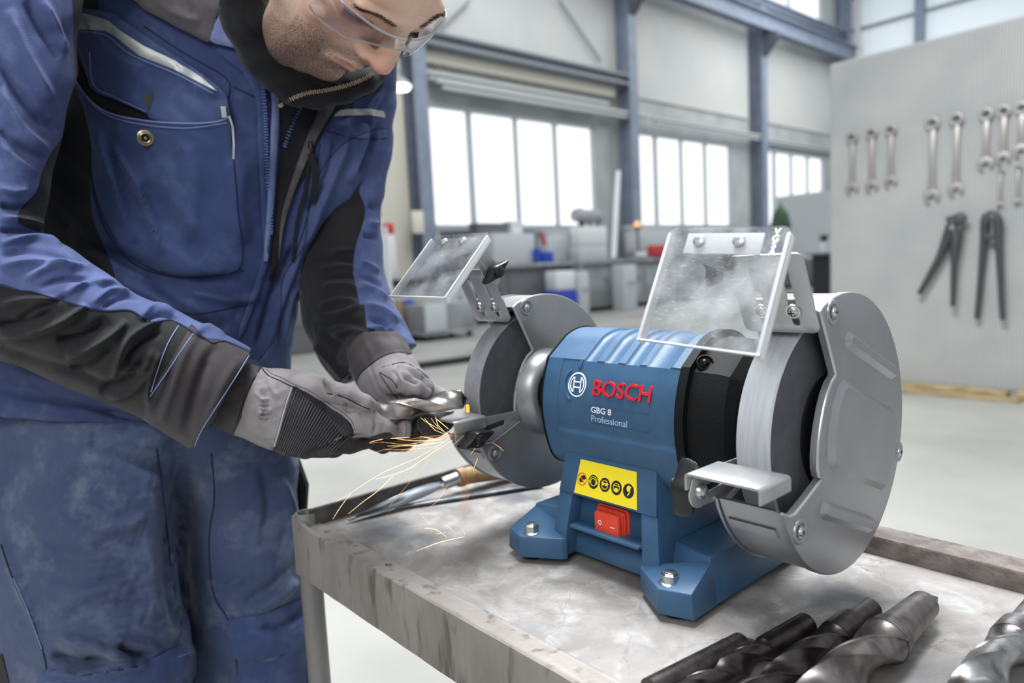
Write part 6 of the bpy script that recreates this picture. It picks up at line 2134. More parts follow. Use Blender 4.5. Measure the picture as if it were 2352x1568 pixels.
PF = [([(200, 1240), (270, 1215), (335, 1190)], 11, 11), ([(100, 1250), (190, 1260), (260, 1245)], 10, -7), ([(60, 1290), (160, 1300), (280, 1290)], 10, 6), ([(110, 1330), (220, 1335), (330, 1310)], 9, -6), ([(150, 1375), (250, 1345), (340, 1300)], 9, 7), ([(130, 1420), (240, 1375), (350, 1370)], 10, -7),
      ([(120, 1500), (180, 1520), (250, 1515)], 12, -24), ([(130, 1470), (200, 1480), (300, 1520)], 16, 18), ([(270, 1480), (310, 1500), (350, 1500)], 9, -20), ([(250, 1460), (300, 1480), (370, 1490)], 10, 9), ([(110, 1540), (230, 1540), (340, 1520)], 9, 14), ([(300, 1440), (380, 1460), (430, 1440)], 12, 10), ([(0, 1240), (60, 1380), (100, 1480)], 10, 8),
      ([(640, 1090), (670, 1200), (660, 1290)], 14, 12), ([(600, 1060), (620, 1160), (600, 1260)], 16, -7), ([(480, 1330), (520, 1350), (560, 1320)], 10, 9), ([(580, 1410), (640, 1370), (680, 1330)], 12, 12), ([(560, 1380), (620, 1350), (680, 1290)], 12, -9), ([(600, 1440), (660, 1430), (700, 1400)], 9, -9),
      ([(380, 1020), (430, 1080), (400, 1300), (440, 1500)], 30, -16), ([(200, 1010), (330, 1060), (420, 1080)], 24, -10), ([(0, 1060), (120, 1080), (260, 1060)], 30, 6), ([(500, 1100), (480, 1250), (500, 1400)], 14, 6)]
V, _ = folds(V, N, [(a, w*.9, h*1.7) for a, w, h in PF])
M_trs = cloth_mat('work_trouser_cloth', srgb(60, 73, 106), srgb(76, 88, 118), [], wear=srgb(124, 134, 154), scale=7)
trs = cloth_obj('trousers', V, F, M_trs, None)
bvP = bvh_of(V, F)
drape('thigh_pocket', [(522, 1425), (600, 1412), (705, 1378), (712, 1470), (640, 1505), (548, 1516), (528, 1470)], bvP, M_cb, trs, off=1, thick=6)
drape('thigh_pocket', [(548, 1530), (620, 1520), (712, 1490), (712, 1700), (560, 1700)], bvP, M_cb, trs, off=0, thick=4)
drape('knee_patch', [(90, 1552), (200, 1545), (330, 1520), (442, 1478), (446, 1600), (430, 1760), (100, 1760)], bvP, M_cb, trs, off=1, thick=6)
drape('side_label', [(-8, 1500), (4, 1502), (20, 1568), (8, 1600), (-10, 1600)], bvP, M_bk, trs, off=3, thick=3, closed_smooth=False)
seam('seam', [[(2, 1250), (30, 1330), (70, 1420), (100, 1500), (110, 1560)], [(485, 1040), (492, 1140), (480, 1240), (490, 1360), (530, 1440), (548, 1560)], [(524, 1432), (600, 1420), (700, 1388)], [(100, 1556), (200, 1549), (330, 1526), (438, 1488)], [(360, 1030), (380, 1180), (392, 1300)]], bvP, M_seamd, trs, r=1.7)
seam('stitching', [[(105, 1566), (200, 1559), (330, 1536), (438, 1498)], [(30, 1328), (66, 1410), (96, 1490)]], bvP, M_thread, trs, r=1.0, lift=6)
bm = bmesh.new()
a_, b_ = S([(668, 1050, 250), (690, 1180, 262)]); tube(bm, [Vector(a_), Vector(a_).lerp(Vector(b_), .5)+RT*.006, Vector(b_)], [.012, .014, .010], 10)
fin('tool_loop', bm, M_bk, trs)
# boots below the picture keep him on the floor
M_boot = mat('black_boot', srgb(30, 29, 28), .5)
zf = FL
for (u, w) in ((205, 190), (560, 330)):
    q = Vector(S([(u, 2600, w)])[0]); bm = bmesh.new()
    tube(bm, [(q.x, q.y, q.z+.05), (q.x, q.y, FL+.12)], [.085, .075], 20); fin('trouser_leg', bm, M_trs, trs)
    bm = bmesh.new(); tube(bm, [(q.x-.08, q.y-.02, FL+.045), (q.x, q.y, FL+.055), (q.x+.10, q.y+.02, FL+.045), (q.x+.17, q.y+.03, FL+.04)], [.040, .055, .048, .036], 18); fin('boot', bm, M_boot, man)
# ---- gloves
def glove_mat(name, base, base2, panels):
    m = cloth_mat(name, base, base2, panels, weave=.2, rough=.62, scale=30, wear=srgb(150, 146, 148))
    return m


M_glv = glove_mat('grey_glove_leather', srgb(150, 145, 148), srgb(128, 122, 126), [('knit', srgb(38, 36, 40), srgb(28, 27, 31)), ('cuff', srgb(78, 72, 74), srgb(64, 58, 61)), ('palm', srgb(44, 40, 42), srgb(34, 31, 33))])
M_knit = mat('ribbed_knit', srgb(46, 45, 50), .6, bump=.3, bscale=300)
nt = M_knit.node_tree; b = nt.nodes['Principled BSDF']
M_rib = mat('knit_rib', srgb(84, 82, 90), .6)
c = Clay((470, 770, -380), (960, 1100, -20), 2.6)
c.chain([(505, 895, -195, 78), (560, 918, -198, 82), (600, 930, -202, 84), (640, 940, -205, 93), (690, 952, -205, 96), (735, 962, -202, 84)], 10, .62)
c.cone((690, 925, -205), (770, 950, -212), 74, 58, 12, .6); c.cone((735, 975, -200), (790, 975, -198), 70, 52, 10, .6)
c.cone((770, 950, -212), (818, 968, -222), 52, 40, 8, .7)
# thumb, reaching along the drill
c.chain([(690, 890, -232, 34), (742, 892, -250, 27), (795, 908, -262, 24), (838, 925, -256, 19), (853, 931, -250, 15)], 7, .9)
# forefinger under the drill
c.chain([(770, 950, -222, 40), (812, 966, -232, 40), (852, 975, -236, 31), (882, 984, -228, 24), (893, 988, -222, 20)], 6, .9)
# middle, ring and little finger curling in below
c.chain([(740, 1000, -200, 44), (800, 1006, -190, 36), (838, 1003, -176, 29), (848, 992, -160, 24)], 4, .9)
c.chain([(710, 1010, -180, 42), (762, 1018, -166, 33), (795, 1012, -146, 27), (800, 996, -128, 23)], 4, .9)
c.chain([(660, 1008, -170, 40), (700, 1024, -150, 30), (726, 1024, -130, 26), (740, 1008, -112, 22)], 4, .9)
V, F = c.mesh(); V = smooth(V, F, 1); N = vnormals(V, F); V = wavy(V, N, 1.3, 16, 31); N = vnormals(V, F)
GF = [([(600, 890), (608, 930), (600, 970)], 6, -6), ([(615, 860), (622, 890), (640, 915)], 6, 4), ([(590, 960), (605, 940), (625, 945)], 5, 5), ([(600, 975), (620, 955), (640, 960)], 5, -4), ([(585, 900), (600, 915), (620, 918)], 4, 4),
      ([(745, 868), (752, 890), (762, 908)], 5, -11), ([(755, 905), (790, 912), (830, 930)], 4, -5), ([(765, 910), (790, 932), (820, 945)], 6, -9), ([(775, 905), (785, 918)], 5, -5), ([(800, 930), (812, 945), (830, 955)], 4, 4), ([(790, 925), (800, 950)], 4, -4),
      ([(690, 850), (730, 865), (770, 885)], 6, 4), ([(560, 960), (580, 985), (610, 1010)], 7, 5), ([(858, 955), (864, 975), (858, 998)], 5, -4), ([(800, 1000), (830, 1004), (850, 1002)], 4, -5),
      ([(780, 1010), (800, 1004), (838, 1000)], 4, -7), ([(700, 1040), (740, 1030), (770, 1022)], 5, -6)]
for k in range(5):
    y = 915+k*10.5
    GF += [([(598, y), (607, y+2.5), (616, y)], 3.2, 4.5), ([(596, y+5), (607, y+7.5), (618, y+5)], 2.6, -4.0)]
V, _ = folds(V, N, GF)
knit = [(672, 888), (700, 902), (730, 920), (760, 940), (785, 955), (805, 975), (812, 1000), (800, 1012), (770, 1006), (720, 1100), (622, 1100), (626, 1040), (640, 985), (655, 930)]
cuf = [(470, 770), (612, 826), (604, 838), (588, 862), (570, 900), (556, 940), (546, 975), (470, 1100)]
gl = cloth_obj('glove', V, F, M_glv, None, {'knit': [knit], 'cuff': [cuf], 'palm': [[(700, 1130), (716, 1050), (770, 1012), (812, 1006), (850, 1004), (905, 1002), (920, 1130)]]})
tag(gl, 'grey work glove with a black ribbed knit panel, nearest hand')
bvG = bvh_of(V, F)
ribs = []
for k in range(34):
    o_ = k*5.6
    a0 = (676+o_*.98, 890+o_*.80); a1 = (628+o_*.70, 1034+o_*.34)
    P = [(a0[0]+(a1[0]-a0[0])*t, a0[1]+(a1[1]-a0[1])*t) for t in np.linspace(0, 1, 14)]
    pa = catmull(knit, 8, True)
    P = [p for p in P if inside(np.array([p]), pa)[0] and pl_dist(np.array([p]), pa, True)[0][0] > 4]
    if len(P) > 2: ribs.append(P)
seam('knit_rib', ribs, bvG, M_rib, gl, r=.95, lift=.4, seg=4)['kind'] = 'stuff'
seam('piping', [[(671, 889), (662, 915), (650, 955), (638, 1000), (624, 1044)]], bvG, M_refl, gl, r=2.2, lift=.8)
seam('seam', [[(602, 845), (616, 862), (640, 872), (668, 886), (700, 900), (732, 919), (762, 940), (786, 955), (806, 976), (813, 1000)], [(752, 903), (790, 912), (825, 930), (850, 940)], [(608, 826), (586, 865), (566, 905), (552, 945), (543, 975)]], bvG, M_screwdk, gl, r=1.0, lift=1.0)
seam('stitching', [[(606, 840), (622, 857), (645, 866), (672, 880), (704, 894), (736, 913), (766, 934), (790, 949), (811, 972), (818, 1000)], [(700, 850), (735, 858), (775, 872), (800, 880)]], bvG, M_gy, gl, r=.7, lift=.6)

# further hand
c = Clay((740, 760, -330), (1080, 1070, 160), 2.6)
c.chain([(850, 790, 30, 68), (868, 820, -10, 72), (886, 850, -50, 72), (905, 882, -90, 70), (930, 905, -115, 58)], 10, .72)
c.chain([(905, 880, -120, 52), (950, 885, -140, 40), (968, 895, -150, 30)], 10, .8)
# thumb on top of the drill
c.chain([(900, 872, -150, 34), (925, 880, -178, 27), (955, 893, -190, 22), (978, 903, -186, 15)], 6, .9)
# forefinger and middle finger hooked under the drill, tips towards us
c.chain([(960, 905, -100, 40), (1008, 925, -100, 34), (1012, 962, -130, 32), (994, 978, -170, 29), (982, 974, -186, 25)], 6, .95)
c.chain([(920, 925, -90, 40), (962, 960, -90, 34), (958, 988, -130, 31), (934, 992, -168, 28), (924, 984, -184, 25)], 5, .95)
c.chain([(880, 940, -80, 42), (930, 985, -80, 32), (925, 1010, -105, 27), (900, 1014, -130, 24)], 4, .95)
c.chain([(860, 950, -70, 40), (890, 1000, -70, 30), (880, 1018, -90, 24), (862, 1014, -115, 22)], 4, .95)
V, F = c.mesh(); V = smooth(V, F, 1); N = vnormals(V, F); V = wavy(V, N, 1.4, 15, 41); N = vnormals(V, F)
V, _ = folds(V, N, [([(915, 840), (925, 860), (960, 880)], 6, -9), ([(905, 850), (915, 880), (912, 905)], 5, -7), ([(935, 845), (955, 850), (972, 870)], 6, 5), ([(925, 865), (945, 868), (965, 880)], 5, -6), ([(912, 905), (935, 915), (960, 912)], 4, -6), ([(880, 880), (890, 900), (905, 915)], 6, 5),
                    ([(950, 960), (953, 985), (948, 1004)], 4, -7), ([(1000, 962), (985, 985), (960, 1000)], 4, 3), ([(925, 960), (930, 985), (925, 1010)], 4, 3)])
cuf2 = [(740, 760), (960, 760), (945, 812), (915, 808), (880, 818), (850, 838), (825, 862), (812, 905), (790, 920), (740, 900)]
pal2 = [(840, 1100), (840, 985), (900, 1002), (944, 1004), (946, 985), (952, 960), (1000, 950), (1040, 940), (1040, 1000), (1000, 1004), (960, 1010), (1000, 1100)]
gl2 = cloth_obj('glove', V, F, M_glv, None, {'cuff': [cuf2], 'palm': [pal2]})
tag(gl2, 'grey work glove of the further hand')
bvG2 = bvh_of(V, F)
seam('seam', [[(810, 900), (824, 862), (850, 838), (880, 817), (915, 808), (945, 812)], [(905, 838), (880, 842), (872, 856), (886, 880), (900, 900), (915, 918)], [(872, 855), (900, 872), (912, 890)], [(900, 836), (930, 832), (960, 848), (985, 868)]], bvG2, M_screwdk, gl2, r=.9, lift=1.0)

# ---- the drill in the hands
P0, P1 = [Vector(p) for p in S([(838, 952, -222), (1073, 914, -190)])]
root = tag(empty('twist_drill', P1), 'bright steel twist drill held in both gloves against the left wheel', 'drill bit')
V, Fq = flute_mesh((P0-P1).length, .0120, .155, 2.9, True, seg_len=.0013)
V = [tuple(Vector(p)-P1) for p in place(V, P1, P0-P1)]
pymesh('flutes', V, Fq, M_held, root, angle=32)
bm = bmesh.new(); revolve(bm, [(0, -.002), (.0108, -.001), (.0108, .03), (0, .03)], P0-P1, (P0-P1), 28); fin('shank', bm, M_held, root)

# ---- head: built in its own frame (mm; x his left, y forward, z up), then posed
HM = np.array([[.786, .247, .567], [.074, .873, -.483], [.614, -.421, -.668]])
HS = 2.10; HO = np.array([792., -82., -175.])
c = Clay((-105, -125, -165), (105, 150, 140), 2.0)
c.ell((0, -8, 38), (76, 98, 86), 4); c.ell((0, 34, -22), (60, 54, 76), 14)
for s in (1, -1):
    c.ell((s*46, 58, -16), (22, 24, 20), 14)                       # cheekbone
    c.ell((s*40, 50, -52), (24, 30, 30), 14)                       # cheek
    c.cone((s*54, 4, -36), (s*48, 16, -66), 20, 20, 18)            # jaw angle
    c.cone((s*48, 16, -66), (s*20, 68, -90), 20, 17, 18)           # jaw line
    c.ell((s*34, 34, -60), (30, 40, 34), 16)
    c.cone((s*8, 86, 24), (s*38, 78, 26), 11, 10, 9)               # brow ridge
    c.ell((s*31, 96, 3), (17, 15, 12), 9, cut=True)                # socket
    c.ell((s*31, 74, 3), (14.5, 14.5, 14), 2)                      # eyeball under its lid
    c.cone((s*18, 84, 5), (s*43, 78, 5), 4.2, 4.0, 4)              # lid fold
    c.cone((s*17, 86, -5), (s*42, 77, -7), 3.6, 3.2, 4)
    c.ell((s*12.5, 98, -33), (8.5, 11, 8.5), 4)                    # nostril wing
    c.ell((s*78, -8, -6), (7, 17, 27), 4)                          # ear
    c.ell((s*83, -2, -6), (6, 8, 15), 3, cut=True)
    c.cone((s*24, 84, -44), (s*33, 76, -60), 5, 5, 8)              # fold beside the mouth
c.cone((0, 88, 16), (0, 108, -22), 7.5, 9, 7); c.ell((0, 111, -29), (11, 10.5, 9.5), 5); c.cone((0, 108, -37), (0, 98, -42), 5, 5, 4)
for s in (1, -1): c.ell((s*6.5, 104, -41.5), (3.6, 5, 3.2), 2, cut=True)
c.ell((0, 74, -58), (30, 24, 26), 12)
c.cone((0, 97, -44), (0, 97, -55), 4, 5, 6)
for s in (1, -1):
    c.cone((0, 95.5, -57.5), (s*24, 82, -62), 5.4, 3.0, 3.5)       # upper lip
    c.cone((0, 94.5, -68), (s*22, 82, -64.5), 5.8, 3.0, 3.5)       # lower lip
    c.cone((0, 99.5, -62.6), (s*27, 84, -63.2), 1.7, 1.2, 1.2, cut=True)
c.ell((0, 79, -93), (19, 17, 15), 9); c.ell((0, 101, -79), (17, 8, 6), 7, cut=True)
c.cone((0, -24, -50), (0, -50, -165), 46, 50, 20); c.cone((0, 20, -66), (0, -20, -165), 34, 38, 20)
Vh, F = c.mesh(); Vh = smooth(Vh, F, 1)


def pose(P):
    P = np.atleast_2d(np.asarray(P, float))
    q = HS*(P@HM.T)+HO
    return q


FEAT = [((0, 121, -29), (889, 170)), ((0, 95, -96), (768, 182)), ((-27, 84, -63), (762, 120)), ((0, 101, -62), (815, 159)), ((-20, 98, -33), (816, 104)), ((0, 101, -43), (846, 143)), ((0, 97, 12), (930, 80)),
        ((-46, 76, 4), (795, 6)), ((-17, 87, 2), (864, 50)), ((42, 88, 30), (1030, 24)), ((-62, 20, -66), (640, 70)), ((0, 20, -90), (650, 130))]
fp_ = np.array([f[0] for f in FEAT], float); tg = np.array([f[1] for f in FEAT], float)
q0 = pose(fp_)[:, :2]
print('head residuals', np.round(tg-q0).tolist())
res = tg-q0
# smooth interpolation of the remaining misfit (radial, width in mm)
def ker(A, B): return np.exp(-((A[:, None]-B[None])**2).sum(-1)/(2*34.0**2))
wts = np.linalg.solve(ker(fp_, fp_)+.12*np.eye(len(fp_)), res)


def head_px(P):
    P = np.atleast_2d(np.asarray(P, float))
    q = pose(P)
    q[:, :2] += ker(P, fp_)@wts
    return q


def head_w(P): return S(head_px(P))


M_skin = bpy.data.materials.new('skin'); M_skin.use_nodes = True
nt = M_skin.node_tree; b = nt.nodes['Principled BSDF']
b.inputs['Roughness'].default_value = .45; b.inputs['Subsurface Weight'].default_value = .25; b.inputs['Subsurface Radius'].default_value = (.006, .002, .001)
b.inputs['Subsurface Scale'].default_value = 1.0; b.inputs['Specular IOR Level'].default_value = .4
tc = nt.nodes.new('ShaderNodeTexCoord')


def _n(sc, det=4):
    n = nt.nodes.new('ShaderNodeTexNoise'); n.inputs['Scale'].default_value = sc; n.inputs['Detail'].default_value = det; nt.links.new(tc.outputs['Object'], n.inputs[0]); return n.outputs[0]


def _r(x, a, b_, c_=0., d=1.):
    r = nt.nodes.new('ShaderNodeMapRange'); r.inputs[1].default_value = a; r.inputs[2].default_value = b_; r.inputs[3].default_value = c_; r.inputs[4].default_value = d; nt.links.new(x, r.inputs[0]); return r.outputs[0]


def _m(f, a, b_):
    x = nt.nodes.new('ShaderNodeMix'); x.data_type = 'RGBA'; nt.links.new(f, x.inputs[0])
    for k, v in ((6, a), (7, b_)):
        if isinstance(v, tuple): x.inputs[k].default_value = v
        else: nt.links.new(v, x.inputs[k])
    return x.outputs[2]


def _at(n_):
    a = nt.nodes.new('ShaderNodeAttribute'); a.attribute_name = n_; return a.outputs['Fac']


def _mul(a, b_):
    m = nt.nodes.new('ShaderNodeMath'); m.operation = 'MULTIPLY'; nt.links.new(a, m.inputs[0]); nt.links.new(b_, m.inputs[1]); return m.outputs[0]


col = _m(_r(_n(30), .35, .65), srgb(228, 196, 178), srgb(216, 178, 158))
col = _m(_at('rosy'), col, srgb(198, 130, 112))
col = _m(_mul(_at('beard'), _r(_n(1300, 2), .42, .58, .5, 1)), col, srgb(92, 72, 62))
col = _m(_at('lips'), col, srgb(180, 112, 102))
nt.links.new(col, b.inputs['Base Color'])
bp = nt.nodes.new('ShaderNodeBump'); bp.inputs['Strength'].default_value = .3; bp.inputs['Distance'].default_value = .0006
nt.links.new(_n(900, 3), bp.inputs['Height']); nt.links.new(bp.outputs[0], b.inputs['Normal'])
Vp = head_px(Vh)
# winding check: the posed frame mirrors handedness, so flip when needed
Nn = vnormals(Vh, F); cen = Vh.mean(0)
head = cloth_obj('body', Vp, F[:, ::-1], M_skin, None)
me = head.data
x, y, z = Vh[:, 0], Vh[:, 1], Vh[:, 2]
sstep = lambda a, b_, t: np.clip((t-a)/(b_-a), 0, 1)
g = lambda cx, cy, cz, r: np.exp(-(((x-cx)**2+(y-cy)**2+(z-cz)**2)/r**2))
beard = sstep(-38, -60, z-(np.abs(x)*.25)*(y > 0)+np.where(y < 60, (60-y)*.35, 0))*sstep(-12, 10, y)
beard = np.maximum(beard, g(0, 98, -48, 11)*1.1); beard = np.maximum(beard, sstep(-52, -76, z)*sstep(0, 20, y))
beard = np.maximum(beard, sstep(34, 52, np.abs(x))*sstep(-20, -45, z)*.8)
lipm = np.maximum.reduce([g(t*26, 97-abs(t)**1.6*14, -62.5, 7.0) for t in np.linspace(-1, 1, 13)])
beard = np.clip(beard, 0, 1)*(1-np.clip(lipm*1.6, 0, 1)*1.0)
lips = sstep(.48, .72, np.maximum.reduce([g(t*24, 99-abs(t)**1.6*14, -62.5-1.5, 7.6-3.6*abs(t)) for t in np.linspace(-1, 1, 13)]))*.75
rosy = np.clip(g(0, 115, -32, 18)*.9+g(44, 62, -22, 22)*.6+g(-44, 62, -22, 22)*.6+g(-31, 85, 2, 14)*.5+g(31, 85, 2, 14)*.5, 0, .7)
for nm, val in (('beard', beard), ('lips', lips), ('rosy', rosy)):
    at = me.attributes.new(nm, 'FLOAT', 'POINT'); at.data.foreach_set('value', val.astype(np.float32))
bvH = bvh_of(Vh, F)
M_hair = mat('dark_brown_hair', srgb(62, 48, 40), .6)


def strands(name, roots, m, parent, r=.00013):
    bm = bmesh.new()
    for (p, q) in roots:
        mid = (np.array(p)+np.array(q))/2
        W = head_w([p, mid, q]); tube(bm, [Vector(w) for w in W], [r, r*.9, r*.3], 3, cap=False)
    o = fin(name, bm, m, parent); o['kind'] = 'stuff'; return o


rnd = random.Random(5)
br = []
for s in (1, -1):
    for k in range(300):
        t = rnd.random(); xx = s*(9+38*t); zz = 25+5*math.sin(PI*min(1, t*1.2))+rnd.uniform(-2.6, 2.6)*(1-.5*t)
        hit = bvH.ray_cast(Vector((xx, 170, zz)), Vector((0, -1, 0)))
        if hit[0] is None: continue
        p = hit[0]; br.append((tuple(p-Vector((0, .5, 0))), (p.x+s*rnd.uniform(3, 7), p.y+1.6, p.z+rnd.uniform(-1, 2.2))))
strands('eyebrow', br, M_hair, head)
ls = []
for s in (1, -1):
    for k in range(60):
        t = k/59; xx = s*(18+27*t); hit = bvH.ray_cast(Vector((xx, 170, -1.5)), Vector((0, -1, 0)))
        if hit[0] is None: continue
        p = hit[0]; ls.append((tuple(p), (p.x+s*2*t, p.y+5.5, p.z-4.0)))
strands('eyelash', ls, M_hair, head, .00020)
bd = []
for k in range(5200):
    t = rnd.uniform(-1, 1); zz = rnd.uniform(-104, -34)
    d = Vector((math.sin(t*1.35), math.cos(t*1.35), 0)); o_ = Vector((0, 25, zz))
    hit = bvH.ray_cast(o_+d*160, -d)
    if hit[0] is None: continue
    p = hit[0]
    lipd = math.exp(-((p.z+62.5)/8.5)**2)*(abs(p.x) < 26)*(p.y > 70)
    up = -46-.0*abs(p.x)+(26*max(0, (abs(p.x)-34))/30)
    moust = p.z > -56 and p.z < -44 and abs(p.x) < 26 and p.y > 84
    if rnd.random() < lipd or (p.z > up and not moust): continue
    if abs(p.x) > 20 and p.z > -58 and abs(p.x) < 40: continue
    n = hit[1]; bd.append((tuple(p-n*.3), tuple(p+n*1.0+Vector((rnd.uniform(-.8, .8), rnd.uniform(-.3, .5), -1.1)))))
strands('stubble', bd, M_hair, head, .00011)
hr = []
for k in range(2600):
    a = rnd.uniform(-PI, PI); e = rnd.uniform(.15, 1.45)
    d = Vector((math.cos(e)*math.sin(a), math.cos(e)*math.cos(a), math.sin(e)))
    if d.y > .55-.25*d.z: continue
    hit = bvH.ray_cast(Vector((0, -8, 38))+d*160, -d)
    if hit[0] is None: continue
    p = hit[0]; hr.append((tuple(p-d*.5), tuple(p+d*5+Vector((rnd.uniform(-3, 3), rnd.uniform(-3, 3), -4)))))
strands('hair', hr, M_hair, head, .0009)
Nh = vnormals(Vh, F[:, ::-1]); Nh *= np.sign((Nh*(Vh-np.array([0, 0, 0]))).sum(1).mean())
dh = Vh-np.array([0, -8, 38.]); dh /= np.linalg.norm(dh, axis=1)[:, None]
mk = np.clip((.52-.25*dh[:, 2]-dh[:, 1])*6, -1, 1); mk = np.minimum(mk, np.clip((Vh[:, 2]+30+np.where(Vh[:, 1] < -30, 30, 0))/12, -1, 1)); mk[np.abs(Vh[:, 0]) > 73.5] = -1; mk[(Vh[:, 1] > 2) & (Vh[:, 2] < 24)] = -1
use = mk > 0
Vc = Vh+Nh*(np.clip(mk, 0, 1)*5.5-.8)[:, None]+Nh*(np.sin(Vh[:, 0:1]*1.7+Vh[:, 1:2]*.9)*.5)
fk = F[use[F].all(1)]; ids = np.unique(fk); remap = -np.ones(len(Vh), int); remap[ids] = np.arange(len(ids))
cap_o = pymesh('hair_cap', head_w(Vc[ids]), remap[fk], M_hair, head)

# ---- safety glasses
M_lens = bpy.data.materials.new('clear_lens'); M_lens.use_nodes = True
nt = M_lens.node_tree; nt.nodes.remove(nt.nodes['Principled BSDF'])
tr = nt.nodes.new('ShaderNodeBsdfTransparent'); tr.inputs[0].default_value = (.965, .96, .97, 1); gs = nt.nodes.new('ShaderNodeBsdfGlossy'); gs.inputs[1].default_value = .03
lw = nt.nodes.new('ShaderNodeLayerWeight'); lw.inputs[0].default_value = .5; fr = nt.nodes.new('ShaderNodeMapRange'); fr.inputs[1].default_value = .3; fr.inputs[2].default_value = 1; fr.inputs[3].default_value = .04; fr.inputs[4].default_value = .55; nt.links.new(lw.outputs['Facing'], fr.inputs[0]); mx = nt.nodes.new('ShaderNodeMixShader')
nt.links.new(fr.outputs[0], mx.inputs[0]); nt.links.new(tr.outputs[0], mx.inputs[1]); nt.links.new(gs.outputs[0], mx.inputs[2]); nt.links.new(mx.outputs[0], nt.nodes['Material Output'].inputs[0])
M_lrim = mat('clear_rim', (.86, .88, .90, 1), .08, trans=.7, ior=1.5)


def lens_pt(a, h, off=0.0):
    """a = degrees round the face (0 = nose), h = mm up"""
    t = math.radians(a)
    R0 = 74+off
    y = 30+(R0+2)*math.cos(t)+4
    return (R0*1.0*math.sin(t), y, h)


def lens_low(a):
    a = abs(a)
    return (2 if a < 6 else 2-(min(a, 30)-6)/24*24) if a < 30 else -22+max(0, a-50)*.35


for s in (1, -1):
    na, nh = 22, 8; V, Fq = [], []
    for i in range(na+1):
        a = s*(1.5+70*i/na); lo = lens_low(a); hi = 24
        for j in range(nh+1): V.append(lens_pt(a, lo+(hi-lo)*j/nh))
    m_ = len(V)
    for i in range(na+1):
        a = s*(1.5+70*i/na); lo = lens_low(a); hi = 24
        for j in range(nh+1): V.append(lens_pt(a, lo+(hi-lo)*j/nh, -2.0))
    w_ = nh+1
    for i in range(na):
        for j in range(nh):
            k = i*w_+j; Fq.append((k, k+1, k+1+w_, k+w_)); Fq.append((k+m_, k+w_+m_, k+1+w_+m_, k+1+m_))
    for i in range(na):
        for j in (0, nh):
            k = i*w_+j; Fq.append((k, k+w_, k+w_+m_, k+m_))
    for j in range(nh):
        for i in (0, na):
            k = i*w_+j; Fq.append((k, k+1, k+1+m_, k+m_))
    W = head_w(V)
    ln = pymesh('lens', W, Fq, M_lens, None, angle=50)
    if s > 0:
        glasses = ln
        glasses.name = 'safety_glasses'; ln['_t'] = 1; tag(ln, 'clear wrap-round safety glasses')
    else:
        ln.parent = glasses
    bm = bmesh.new()
    tube(bm, [Vector(w) for w in head_w([lens_pt(s*(1.5+70*i/30), lens_low(s*(1.5+70*i/30)), -.8) for i in range(31)])], .0013, 8); fin('lens_rim', bm, M_lrim, glasses)
    bm = bmesh.new()
    tube(bm, [Vector(w) for w in head_w([lens_pt(s*(1.5+70*i/20), 24, -.8) for i in range(21)])], .0015, 8); fin('lens_rim', bm, M_lrim, glasses)
    bm = bmesh.new()
    tube(bm, [Vector(w) for w in head_w([lens_pt(s*70, 8), (s*80, 40, 8), (s*82, 0, 6), (s*79, -25, -4)])], [.0026, .0024, .0020, .0024], 8); fin('temple', bm, M_lrim, glasses)
bm = bmesh.new(); tube(bm, [Vector(w) for w in head_w([lens_pt(-3, 6), lens_pt(0, 8), lens_pt(3, 6)])], .003, 8); fin('nose_bridge', bm, M_lrim, glasses)

# ---- black sweater collar with its brass zip
c = Clay((500, -260, -260), (960, 330, 420), 4.5)
c.chain([(530, -160, -130, 66), (548, -40, -130, 62), (566, 40, -110, 58), (600, 110, -70, 54), (640, 160, -30, 50), (680, 196, 5, 46), (730, 205, 20, 44), (790, 200, 30, 36), (838, 186, 40, 28), (862, 172, 60, 22), (895, 110, 110, 22), (925, 80, 150, 16)], 14, .9)
c.cone((560, 0, 60), (700, 130, 110), 90, 70, 20, .9); c.cone((520, -200, 0), (560, -40, 20), 60, 70, 20, .9)
V, F = c.mesh(); V = smooth(V, F, 1); N = vnormals(V, F); V = wavy(V, N, 2.0, 22, 51)
swc = cloth_obj('sweater_collar', V, F, M_bk, None)
bvC = bvh_of(V, F)
teeth('zipper_teeth', [(642, 244), (672, 226), (705, 214), (745, 208), (790, 198), (830, 184), (858, 168)], 4.6, .0046, .0014, M_zip, swc, bvC, 3)
teeth('zipper_teeth', [(906, 128), (918, 108), (932, 88)], 4.0, .0030, .0010, M_zip, swc, bvC, 3)

